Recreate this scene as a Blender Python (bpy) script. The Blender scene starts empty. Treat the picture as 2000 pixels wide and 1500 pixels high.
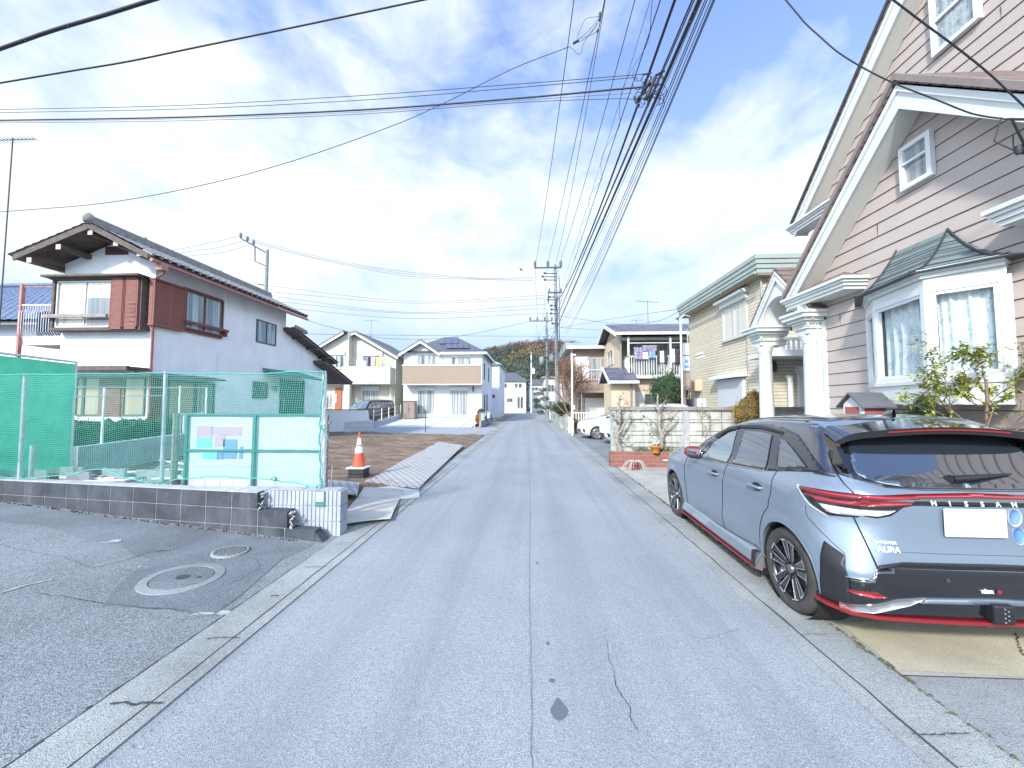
import bpy, bmesh, math, random
from mathutils import Vector, Matrix, noise
from mathutils.bvhtree import BVHTree
S = bpy.context.scene
R = math.radians
# ---------------------------------------------------------------- camera
EYE = Vector((0, 0, 1.6)); PITCH = math.atan(40/750); YAW = math.atan(35/750*math.cos(PITCH))
cam = bpy.data.objects.new('camera', bpy.data.cameras.new('camera'))
S.collection.objects.link(cam)
cam.location = EYE; cam.rotation_euler = (math.pi/2+PITCH, 0, YAW)
cam.data.sensor_width = 36; cam.data.lens = 13.5; cam.data.clip_start = .05; cam.data.clip_end = 2000
S.camera = cam
# ---------------------------------------------------------------- exposure
S.view_settings.view_transform = 'Standard'; S.view_settings.look = 'None'
S.view_settings.exposure = 1.85; S.view_settings.gamma = 1
# ---------------------------------------------------------------- sun
SUN_EL, SUN_AZ = R(33), R(207)      # azimuth of the sun, clockwise from +Y (behind the camera, a little left)
sv = Vector((math.sin(SUN_AZ)*math.cos(SUN_EL), math.cos(SUN_AZ)*math.cos(SUN_EL), math.sin(SUN_EL)))
sun = bpy.data.objects.new('sun', bpy.data.lights.new('sun', 'SUN'))
S.collection.objects.link(sun)
sun.data.energy = 1.5; sun.data.angle = R(5); sun.data.color = (1, .95, .87)
sun.rotation_euler = sv.to_track_quat('Z', 'Y').to_euler(); sun.location = sv*50
# ---------------------------------------------------------------- sky
W = bpy.data.worlds.new('World'); S.world = W; W.use_nodes = True
nt = W.node_tree; nt.nodes.clear()
def N(t, **k):
    n = nt.nodes.new(t)
    for a, b in k.items(): setattr(n, a, b)
    return n
def L(a, b): nt.links.new(a, b)
def MN(op, a, b=None, c=None, clamp=False):
    n = N('ShaderNodeMath', operation=op, use_clamp=clamp)
    for i, v in enumerate((a, b, c)):
        if v is None: continue
        if isinstance(v, (int, float)): n.inputs[i].default_value = v
        else: L(v, n.inputs[i])
    return n.outputs[0]
sky = N('ShaderNodeTexSky', sky_type='NISHITA', sun_disc=False, sun_elevation=SUN_EL, sun_rotation=SUN_AZ)
bg = N('ShaderNodeBackground'); out = N('ShaderNodeOutputWorld')
bg.inputs[1].default_value = .1
tc = N('ShaderNodeTexCoord'); sp = N('ShaderNodeSeparateXYZ'); L(tc.outputs['Generated'], sp.inputs[0])
zz = MN('MAXIMUM', sp.outputs[2], .02)
# project onto a cloud deck
cb = N('ShaderNodeCombineXYZ'); L(sp.outputs[0], cb.inputs[0]); L(sp.outputs[1], cb.inputs[1]); L(MN('MULTIPLY', sp.outputs[2], 1.7), cb.inputs[2])
def NZ(scale, detail, rough, off, dist=0):
    mp = N('ShaderNodeMapping'); mp.inputs['Location'].default_value = off
    L(cb.outputs[0], mp.inputs[0])
    n = N('ShaderNodeTexNoise'); n.inputs['Scale'].default_value = scale
    n.inputs['Detail'].default_value = detail; n.inputs['Roughness'].default_value = rough
    n.inputs['Distortion'].default_value = dist
    L(mp.outputs[0], n.inputs['Vector']); return n.outputs[0]
n1 = NZ(3.2, 6, .5, (3.2, 1.7, 0), .3); n3 = NZ(9, 8, .55, (1.2, 6.7, 4), .5)
# bank of bright cloud at mid height, broken clouds above it, pale blue below
rise = MN('MULTIPLY', MN('SUBTRACT', zz, .15), 6.5, None, True); fall = MN('MULTIPLY', MN('SUBTRACT', zz, .40), 4.2, None, True)
nz = MN('ADD', MN('MULTIPLY', MN('SUBTRACT', n1, .5), 3.2), MN('MULTIPLY', MN('SUBTRACT', n3, .5), 1.2))
nz = MN('MULTIPLY', nz, MN('ADD', .3, MN('MULTIPLY', rise, .8)))
dens = MN('ADD', MN('SUBTRACT', MN('MULTIPLY', rise, 1.12), MN('MULTIPLY', fall, 1.15)), nz)
dens = MN('ADD', dens, MN('MULTIPLY', sp.outputs[0], -.22))
dens = MN('SUBTRACT', dens, .02, None, True)
back = MN('MULTIPLY', MN('SUBTRACT', .42, sp.outputs[1]), 1.1, None, True)      # sky behind and beside, round the veiled sun, brightened as unseen fill light
tint = N('ShaderNodeMix', data_type='RGBA', blend_type='MULTIPLY'); tint.inputs[0].default_value = 1
L(sky.outputs[0], tint.inputs[6]); tint.inputs[7].default_value = (.72, .89, 1.25, 1)
hz = N('ShaderNodeMix', data_type='RGBA'); L(MN('SUBTRACT', 1.02, MN('MULTIPLY', zz, 1.05), None, True), hz.inputs[0])
L(tint.outputs[2], hz.inputs[6]); hz.inputs[7].default_value = (1.64, 2.05, 2.72, 1)
cl = N('ShaderNodeMix', data_type='RGBA'); L(dens, cl.inputs[0]); L(hz.outputs[2], cl.inputs[6])
wh = N('ShaderNodeMix', data_type='RGBA'); L(back, wh.inputs[0]); wh.inputs[6].default_value = (2.9, 3.15, 3.42, 1); wh.inputs[7].default_value = (9.8, 11.5, 12.7, 1)
L(wh.outputs[2], cl.inputs[7])
L(cl.outputs[2], bg.inputs[0]); L(bg.outputs[0], out.inputs[0])
# ---------------------------------------------------------------- pixel-to-place helpers (photo is 2000 x 1500)
_f = Vector((-math.sin(YAW)*math.cos(PITCH), math.cos(YAW)*math.cos(PITCH), math.sin(PITCH)))
_r = Vector((math.cos(YAW), math.sin(YAW), 0)); _u = _r.cross(_f)
def P(x, y, Y=None, X=None, Z=None):
    d = _f+_r*((x-1000)/750)-_u*((y-750)/750)
    t = Y/d.y if Y is not None else X/d.x if X is not None else (Z-1.6)/d.z
    return EYE+d*t
# ---------------------------------------------------------------- materials
M = {}
def lin(*c): return tuple(((v/255+.055)/1.055)**2.4 if v > 10 else v/255/12.92 for v in c)
def mat(name, col, rough=.6, var=0, vs=4, bump=0, bs=60, metal=0, coat=0, spec=.5, col2=None, stretch=(1, 1, 1), detail=5, trans=0, emit=None, bd=.01):
    m = bpy.data.materials.new(name); m.use_nodes = True; M[name] = m
    t = m.node_tree; b = t.nodes['Principled BSDF']
    def nn(ty, **k):
        n = t.nodes.new(ty)
        for a, v in k.items(): setattr(n, a, v)
        return n
    m['nn'] = 0
    b.inputs['Base Color'].default_value = (*col, 1); b.inputs['Roughness'].default_value = rough
    b.inputs['Metallic'].default_value = metal; b.inputs['Coat Weight'].default_value = coat
    b.inputs['Coat Roughness'].default_value = .03
    b.inputs['Specular IOR Level'].default_value = spec
    if trans: b.inputs['Transmission Weight'].default_value = trans
    tcn = nn('ShaderNodeTexCoord'); mp = nn('ShaderNodeMapping'); mp.inputs['Scale'].default_value = stretch
    t.links.new(tcn.outputs['Object'], mp.inputs[0])
    if var or col2:
        n = nn('ShaderNodeTexNoise'); n.inputs['Scale'].default_value = vs; n.inputs['Detail'].default_value = detail
        n.inputs['Roughness'].default_value = .62
        t.links.new(mp.outputs[0], n.inputs['Vector'])
        cr = nn('ShaderNodeValToRGB'); cr.color_ramp.elements[0].position = .33; cr.color_ramp.elements[1].position = .67
        c2 = col2 or tuple(v*(1+var) for v in col); c1 = col if col2 else tuple(v*(1-var) for v in col)
        cr.color_ramp.elements[0].color = (*c1, 1); cr.color_ramp.elements[1].color = (*c2, 1)
        t.links.new(n.outputs[0], cr.inputs[0]); t.links.new(cr.outputs[0], b.inputs['Base Color'])
    if bump:
        n = nn('ShaderNodeTexNoise'); n.inputs['Scale'].default_value = bs; n.inputs['Detail'].default_value = 3
        t.links.new(mp.outputs[0], n.inputs['Vector'])
        bp = nn('ShaderNodeBump'); bp.inputs['Strength'].default_value = bump; bp.inputs['Distance'].default_value = bd
        t.links.new(n.outputs[0], bp.inputs['Height']); t.links.new(bp.outputs[0], b.inputs['Normal'])
    return m
class TW:                      # small wrapper to extend a material's node tree
    def __init__(s, m): s.m = m; s.t = m.node_tree; s.b = s.t.nodes['Principled BSDF']
    def n(s, ty, **k):
        n = s.t.nodes.new(ty)
        for a, v in k.items():
            if isinstance(a, str) and a.startswith('i_'): n.inputs[a[2:].replace('_', ' ')].default_value = v
            else: setattr(n, a, v)
        return n
    def l(s, a, b): s.t.links.new(a, b)
    def src(s, sock):
        return s.b.inputs[sock].links[0].from_socket if s.b.inputs[sock].is_linked else None
    def mixcol(s, fac, col, sock='Base Color', mode='MIX'):
        mx = s.n('ShaderNodeMix', data_type='RGBA', blend_type=mode)
        src = s.src(sock)
        if src: s.l(src, mx.inputs[6])
        else: mx.inputs[6].default_value = s.b.inputs[sock].default_value
        if isinstance(fac, (int, float)): mx.inputs[0].default_value = fac
        else: s.l(fac, mx.inputs[0])
        if isinstance(col, tuple): mx.inputs[7].default_value = (*col, 1)
        else: s.l(col, mx.inputs[7])
        s.l(mx.outputs[2], s.b.inputs[sock]); return mx
    def ramp(s, src, a, b, ca=(0, 0, 0), cb=(1, 1, 1)):
        r = s.n('ShaderNodeValToRGB'); e = r.color_ramp.elements
        e[0].position = a; e[1].position = b; e[0].color = (*ca, 1); e[1].color = (*cb, 1)
        s.l(src, r.inputs[0]); return r.outputs[0]
    def noise(s, scale, detail=4, rough=.55, stretch=(1, 1, 1), loc=(0, 0, 0)):
        tcn = s.n('ShaderNodeTexCoord'); mp = s.n('ShaderNodeMapping')
        mp.inputs['Scale'].default_value = stretch; mp.inputs['Location'].default_value = loc
        s.l(tcn.outputs['Object'], mp.inputs[0])
        n = s.n('ShaderNodeTexNoise', i_Scale=scale, i_Detail=detail, i_Roughness=rough); s.l(mp.outputs[0], n.inputs['Vector']); return n.outputs[0]
    def vor(s, scale, feature='F1', stretch=(1, 1, 1)):
        tcn = s.n('ShaderNodeTexCoord'); mp = s.n('ShaderNodeMapping'); mp.inputs['Scale'].default_value = stretch
        s.l(tcn.outputs['Object'], mp.inputs[0])
        n = s.n('ShaderNodeTexVoronoi', feature=feature, i_Scale=scale); s.l(mp.outputs[0], n.inputs['Vector']); return n
    def bump(s, h, strength=.5, dist=.01):
        bp = s.n('ShaderNodeBump', i_Strength=strength, i_Distance=dist)
        src = s.src('Normal')
        if src: s.l(src, bp.inputs['Normal'])
        s.l(h, bp.inputs['Height']); s.l(bp.outputs[0], s.b.inputs['Normal'])
# asphalt with chippings

def asphalt(name, col, speck=.5, patch=.18, cs=260, spk=(.62, .66, .72)):
    m = mat(name, col, rough=.85, var=patch, vs=.9, detail=6)
    w = TW(m); v = w.vor(cs)
    rc = w.n('ShaderNodeSeparateColor'); w.l(v.outputs['Color'], rc.inputs[0])
    w.mixcol(w.ramp(rc.outputs[0], .25, 1.0, cb=(speck,)*3), spk)
    w.mixcol(w.ramp(rc.outputs[1], .72, .95, cb=(.75,)*3), tuple(c*.42 for c in col))
    big = w.noise(.35, 3, .5, loc=(4, 1, 0)); w.mixcol(w.ramp(big, .45, .75, cb=(.28,)*3), tuple(c*.72 for c in col))
    w.bump(v.outputs['Distance'], .5, .006); return m
asphalt('road', (.25, .265, .284), .5, cs=260, spk=(.62, .67, .72), patch=.10)
w = TW(M['road']); w.mixcol(w.ramp(w.noise(1, 5, .6, (2.3, .07, 1), (.4, 2, 0)), .45, .7, cb=(.45,)*3), (.15, .165, .19)); w.mixcol(w.ramp(w.noise(1.3, 6, .65, loc=(7, 2, 0)), .55, .7, cb=(.22,)*3), (.3, .33, .36))
asphalt('lot', (.145, .157, .17), .6, .4, 150, (.44, .48, .5)); asphalt('lot_smooth', (.13, .143, .16), .5, .5, 180, (.34, .38, .42))
asphalt('concrete_gutter', (.255, .275, .275), .5, .4, 210, (.55, .56, .54))
asphalt('concrete_drive', (.40, .395, .36), .35, .3, 300, (.5, .5, .48))
m = asphalt('drive_sunlit_stain', (.50, .45, .33), .3, .35, 260, (.5, .47, .38))  # stained concrete with sunlight painted into its bright colour
asphalt('patch', (.25, .265, .275), .35, .3, 200, (.42, .44, .46))
asphalt('lane', (.30, .33, .38), .3, .15, 120)
asphalt('white_pad', (.62, .64, .64), .2, .08, 100, (.7, .7, .7))
mat('crack', (.05, .052, .055), .95); mat('seam_line', (.16, .18, .21), .95)
mat('moss', (.075, .078, .045), .95, var=.5, vs=30, bump=.6, bs=90)
mat('ground', (.22, .22, .20), .95, var=.3, vs=.6)
mat('soil', (.105, .073, .053), .95, col2=(.30, .225, .16), vs=1.7, detail=9, bump=1, bs=30, bd=.03, stretch=(.55, 1.6, 1))
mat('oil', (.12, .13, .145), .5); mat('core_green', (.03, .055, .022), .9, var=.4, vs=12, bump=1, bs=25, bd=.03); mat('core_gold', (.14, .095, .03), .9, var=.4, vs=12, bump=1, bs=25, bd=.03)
mat('white_line', (.33, .35, .35), .8, var=.3, vs=18)
mat('dark_block', (.028, .032, .042), .85, col2=(.075, .083, .10), vs=3, bump=.4, bs=120, detail=8)
w = TW(M['dark_block']); w.mixcol(w.ramp(w.noise(3, 6, .7, (1.5, 1.5, .3), (9, 1, 1)), .52, .72, cb=(.45,)*3), (.17, .18, .20)); w.mixcol(w.ramp(w.noise(14, 6, .7), .6, .75, cb=(.4,)*3), (.03, .045, .03))
mat('mortar', (.27, .285, .30), .9, var=.2, vs=20)
mat('pale_block', (.36, .385, .44), .85, var=.15, vs=4, bump=.3, bs=150)
mat('block_top', (.36, .38, .4), .9, var=.2, vs=8)
mat('plywood', (.50, .475, .42), .8, var=.14, vs=1.6, bump=.25, bs=60, detail=8, stretch=(1, 4, 1))
mat('mat_grey', (.52, .52, .5), .75, var=.12, vs=5)
mat('cone', (.72, .10, .05), .45, var=.05)
mat('reflective', (.82, .84, .84), .5)
mat('black_rubber', (.035, .038, .045), .8, var=.3, vs=20)
mat('galv', (.42, .47, .5), .4, var=.15, vs=12, metal=.5)
mat('galv_pale', (.62, .66, .68), .5, var=.1, vs=12)
mat('net_green', (.06, .36, .29), .6)
mat('sheet_green', (.12, .74, .44), .7, var=.12, vs=3, bump=.3, bs=14, bd=.03)
mat('green_steel', (.05, .2, .18), .5)
mat('sign_white', (.52, .58, .68), .5, var=.02)
mat('sign_pink', (.5, .33, .42), .6); mat('sign_blue', (.16, .28, .5), .6); mat('sign_teal', (.18, .62, .52), .6); mat('sign_pale', (.5, .64, .85), .6)
mat('stucco', (.76, .79, .84), .9, var=.07, vs=1.1, bump=.5, bs=180, detail=7)
w = TW(M['stucco']); w.mixcol(w.ramp(w.noise(5, 5, .7, (2.5, 2.5, .12), (1, 5, 1)), .55, .7, cb=(.22,)*3), (.42, .42, .42)); w.mixcol(w.ramp(w.noise(1.6, 6, .6, (2.5, 2.5, .35), (3, 5, 1)), .52, .78, cb=(.35,)*3), (.55, .54, .52))
mat('brown_wood', (.17, .062, .055), .7, var=.3, vs=8, stretch=(1, 1, 6))
mat('brown_shutter', (.22, .085, .07), .65, var=.3, vs=10, stretch=(1, 1, 8))
mat('dark_wood', (.10, .078, .07), .75, var=.3, vs=8)
mat('wood_grey', (.28, .25, .24), .85, var=.35, vs=14, stretch=(.3, .3, 3))
mat('beam_end', (.46, .42, .35), .8)
mat('copper_pipe', (.38, .18, .16), .5, var=.15)
mat('kawara', (.17, .162, .16), .85, col2=(.31, .30, .29), vs=7, detail=6)
mat('kawara_blue', (.05, .08, .15), .45, col2=(.12, .16, .25), vs=5)
mat('metal_dark', (.045, .05, .055), .5)
mat('pole', (.2, .235, .24), .85, var=.25, vs=8, stretch=(1, 1, .2))
mat('pole_pale', (.55, .58, .6), .7, var=.1)
mat('wire', (.022, .026, .035), .6)
mat('wire_grey', (.075, .085, .1), .6)
mat('insulator', (.1, .12, .14), .3)
mat('white_paint', (.72, .74, .76), .5)
mat('trim_white', (.64, .67, .65), .5, var=.04, vs=3)
mat('trim_sage', (.62, .65, .58), .6, var=.05, vs=3)
mat('soffit', (.66, .66, .60), .7)
mat('cream_wall', (.50, .48, .415), .8, var=.04, vs=1, bump=.2, bs=120)
mat('cream_shaded', (.45, .44, .37), .8, var=.05, vs=1)
mat('white_wall', (.63, .64, .63), .8, var=.03, vs=1, bump=.2, bs=120)
mat('bluish_wall', (.6, .64, .71), .8, var=.03, vs=1)
mat('tan_panel', (.30, .235, .18), .8, var=.12, vs=5, stretch=(1, 1, 7))
mat('shed_brown', (.24, .18, .16), .5)
mat('door_brown', (.33, .1, .05), .5, var=.2, vs=5, stretch=(6, 6, .5))
mat('door_green', (.03, .1, .09), .5)
mat('alu', (.6, .6, .58), .4, metal=.3)
mat('alu_dark', (.09, .085, .085), .45)
mat('slate_grey', (.1, .105, .12), .6, var=.2, vs=3)
mat('solar', (.025, .035, .075), .12, coat=1)
mat('peach_wall', (.56, .47, .34), .8, var=.04, vs=1, bump=.2, bs=120)
mat('terracotta', (.34, .255, .215), .85, var=.08, vs=2)
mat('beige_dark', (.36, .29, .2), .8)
mat('fascia_green', (.31, .365, .335), .5, var=.06, vs=2)
mat('shutter_grey', (.55, .58, .61), .5)
mat('yellow_box', (.52, .47, .3), .5); mat('red', (.62, .04, .03), .5); mat('blue', (.1, .22, .6), .5); mat('orange', (.55, .2, .03), .5)
mat('pinkish_red', (.35, .10, .10), .6)
mat('bark', (.2, .17, .13), .95, col2=(.4, .38, .32), vs=14, bump=.8, bs=40, detail=7)
mat('twig', (.18, .12, .09), .95, var=.2, vs=10)
mat('leaf_green', (.045, .09, .035), .55, var=.35, vs=9)
mat('leaf_dark', (.03, .05, .028), .5, col2=(.075, .095, .05), vs=2.5)
mat('leaf_brown', (.2, .095, .055), .8, col2=(.33, .2, .13), vs=2)
mat('hill_brown', (.13, .085, .07), .9, col2=(.22, .15, .125), vs=.3); mat('hill_gold', (.15, .125, .06), .9, col2=(.22, .18, .10), vs=.3); mat('hill_green', (.06, .08, .06), .9, col2=(.10, .12, .09), vs=.3)  # muted leaf colours with slight distance haze painted in
mat('leaf_gold', (.2, .13, .03), .8, col2=(.38, .27, .07), vs=6)
mat('leaf_yellow', (.42, .4, .05), .6, col2=(.22, .3, .06), vs=5)
mat('leaf_mid', (.06, .11, .035), .6, col2=(.14, .19, .07), vs=5)
mat('cloth_white', (.75, .76, .78), .9); mat('cloth_dark', (.05, .05, .06), .9); mat('cloth_plaid', (.25, .24, .33), .9, var=.5, vs=12)
mat('cloth_blue', (.2, .35, .65), .9); mat('cloth_lilac', (.5, .42, .7), .9); mat('cloth_yellow', (.75, .6, .15), .9); mat('cloth_navy', (.025, .03, .075), .9, var=.5, vs=9, stretch=(1, 1, .1))
# glass: dark glazing with pale curtains hanging just behind it
def glass(name, curtain, dark, scale=10, amt=.5, axis='X'):
    m = mat(name, dark, .25, coat=1, spec=.6); w = TW(m)
    st = {'X': (1, 0, 0), 'Y': (0, 1, 0)}[axis]
    n = w.noise(scale, 3, .6, (1, 1, .03)); w.mixcol(w.ramp(n, amt-.1, amt+.1), curtain)
    return m
glass('glass_curtain', (.40, .43, .43), (.08, .10, .12), 9, .5)
glass('glass_white', (.42, .44, .44), (.15, .18, .2), 9, .5)
glass('glass_dark', (.16, .18, .19), (.05, .06, .07), 3, .5)
glass('glass_cream', (.6, .58, .48), (.35, .34, .3), 3, .45)
glass('glass_beige', (.4, .34, .24), (.3, .26, .18), 3, .45)
glass('glass_blue', (.42, .52, .55), (.12, .18, .22), 5, .5)
m = mat('glass_lace', (.33, .39, .41), .2, coat=1, spec=.6); w = TW(m)
w.mixcol(w.ramp(w.noise(11, 3, .6, (1, 1, .04)), .42, .58), (.10, .15, .18))
v = w.vor(42, 'DISTANCE_TO_EDGE'); w.mixcol(w.ramp(v.outputs[0], .02, .12, (.6,)*3, (0, 0, 0)), (.5, .54, .54))
w.mixcol(w.ramp(w.noise(9, 4, .7), .5, .6, cb=(.6,)*3), (.52, .56, .57))
w.mixcol(w.ramp(w.noise(2.3, 4, .6, loc=(2, 3, 7)), .6, .68, cb=(.55,)*3), (.14, .2, .24))
m = bpy.data.materials.new('clear_glass'); m.use_nodes = True; M['clear_glass'] = m; t_ = m.node_tree; t_.nodes.clear()
o_ = t_.nodes.new('ShaderNodeOutputMaterial'); x_ = t_.nodes.new('ShaderNodeMixShader'); f_ = t_.nodes.new('ShaderNodeFresnel'); f_.inputs[0].default_value = 1.45; k_ = t_.nodes.new('ShaderNodeNewGeometry'); y_ = t_.nodes.new('ShaderNodeMath'); y_.operation = 'MULTIPLY_ADD'; y_.inputs[1].default_value = -1; y_.inputs[2].default_value = 1; z_ = t_.nodes.new('ShaderNodeMath'); z_.operation = 'MULTIPLY'; t_.links.new(k_.outputs['Backfacing'], y_.inputs[0]); t_.links.new(y_.outputs[0], z_.inputs[0]); t_.links.new(f_.outputs[0], z_.inputs[1])
a_ = t_.nodes.new('ShaderNodeBsdfTransparent'); a_.inputs[0].default_value = (.96, .98, .98, 1); g_ = t_.nodes.new('ShaderNodeBsdfGlossy'); g_.inputs['Roughness'].default_value = .01
t_.links.new(z_.outputs[0], x_.inputs[0]); t_.links.new(a_.outputs[0], x_.inputs[1]); t_.links.new(g_.outputs[0], x_.inputs[2]); t_.links.new(x_.outputs[0], o_.inputs[0])
m = mat('lace', (.74, .78, .78), .9); w = TW(m); v = w.vor(34, 'DISTANCE_TO_EDGE'); nz_ = w.ramp(w.noise(7, 4, .7), .42, .6, cb=(.7,)*3)
mm_ = w.n('ShaderNodeMath', operation='MULTIPLY'); w.l(w.ramp(v.outputs[0], .03, .16), mm_.inputs[0]); w.l(nz_, mm_.inputs[1]); w.mixcol(mm_.outputs[0], (.26, .33, .36))
mat('room_dark', (.03, .04, .045), .9)
# coursed surfaces drawn as joints in relief (brick texture)
def coursed(name, c1, c2, mortar, bw, rh, ms=.01, offset=.5, axis='XZ', rough=.8, bstr=.5, bias=0, squash=1):
    m = mat(name, c1, rough); w = TW(m)
    tcn = w.n('ShaderNodeTexCoord'); s = w.n('ShaderNodeSeparateXYZ'); w.l(tcn.outputs['Object'], s.inputs[0])
    c = w.n('ShaderNodeCombineXYZ')
    if axis == 'XZ':            # along whichever horizontal axis, up the wall
        a = w.n('ShaderNodeMath', operation='ADD'); w.l(s.outputs[0], a.inputs[0]); w.l(s.outputs[1], a.inputs[1])
        w.l(a.outputs[0], c.inputs[0]); w.l(s.outputs[2], c.inputs[1])
    elif axis == 'XY': w.l(s.outputs[0], c.inputs[0]); w.l(s.outputs[1], c.inputs[1])
    elif axis == 'YX': w.l(s.outputs[1], c.inputs[0]); w.l(s.outputs[0], c.inputs[1])
    b = w.n('ShaderNodeTexBrick', offset=offset, i_Scale=1, i_Mortar_Size=ms, i_Brick_Width=bw, i_Row_Height=rh, i_Bias=bias, i_Mortar_Smooth=.1)
    b.inputs['Color1'].default_value = (*c1, 1); b.inputs['Color2'].default_value = (*c2, 1); b.inputs['Mortar'].default_value = (*mortar, 1)
    w.l(c.outputs[0], b.inputs['Vector']); w.l(b.outputs[0], w.b.inputs['Base Color'])
    w.mixcol(w.ramp(w.noise(2.2, 6, .65), .45, .75, cb=(.35,)*3), tuple(v*.6 for v in c1))
    iv = w.n('ShaderNodeMath', operation='SUBTRACT'); iv.inputs[0].default_value = 1; w.l(b.outputs['Fac'], iv.inputs[1])
    w.bump(iv.outputs[0], bstr, .01); return m
coursed('red_brick', (.24, .085, .065), (.29, .11, .085), (.26, .17, .14), .23, .1, .012)
coursed('yellow_tile', (.56, .51, .40), (.61, .56, .45), (.27, .23, .16), 30, .105, .009, 0)
coursed('white_siding', (.62, .63, .61), (.59, .60, .59), (.5, .51, .52), 3.03, .455, .012, .5)
coursed('fence_panel', (.46, .47, .42), (.5, .5, .46), (.13, .13, .12), 30, .3, .012, 0)
w = TW(M['fence_panel']); w.mixcol(w.ramp(w.noise(4, 6, .7, (2.2, 2.2, .18)), .5, .66, cb=(.85,)*3), (.2, .19, .165)); w.mixcol(w.ramp(w.noise(2, 5, .7, loc=(8, 1, 1)), .5, .62, cb=(.6,)*3), (.62, .63, .6))
coursed('shingle', (.19, .14, .125), (.24, .185, .165), (.07, .04, .035), .3, .14, .012, .5, 'YX')
coursed('shingle_slope', (.19, .14, .125), (.24, .185, .165), (.07, .04, .035), .3, .13, .012, .5, 'XZ')
coursed('slate_tiles', (.1, .105, .14), (.17, .175, .22), (.04, .04, .05), .45, .18, .014, .5, 'XY')
coursed('bay_copper', (.15, .19, .2), (.19, .24, .24), (.04, .05, .055), 1.1, .1, .009, .5, 'XZ', .45)
coursed('grey_blocks', (.34, .38, .44), (.38, .42, .48), (.25, .28, .32), .4, .2, .01)
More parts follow.
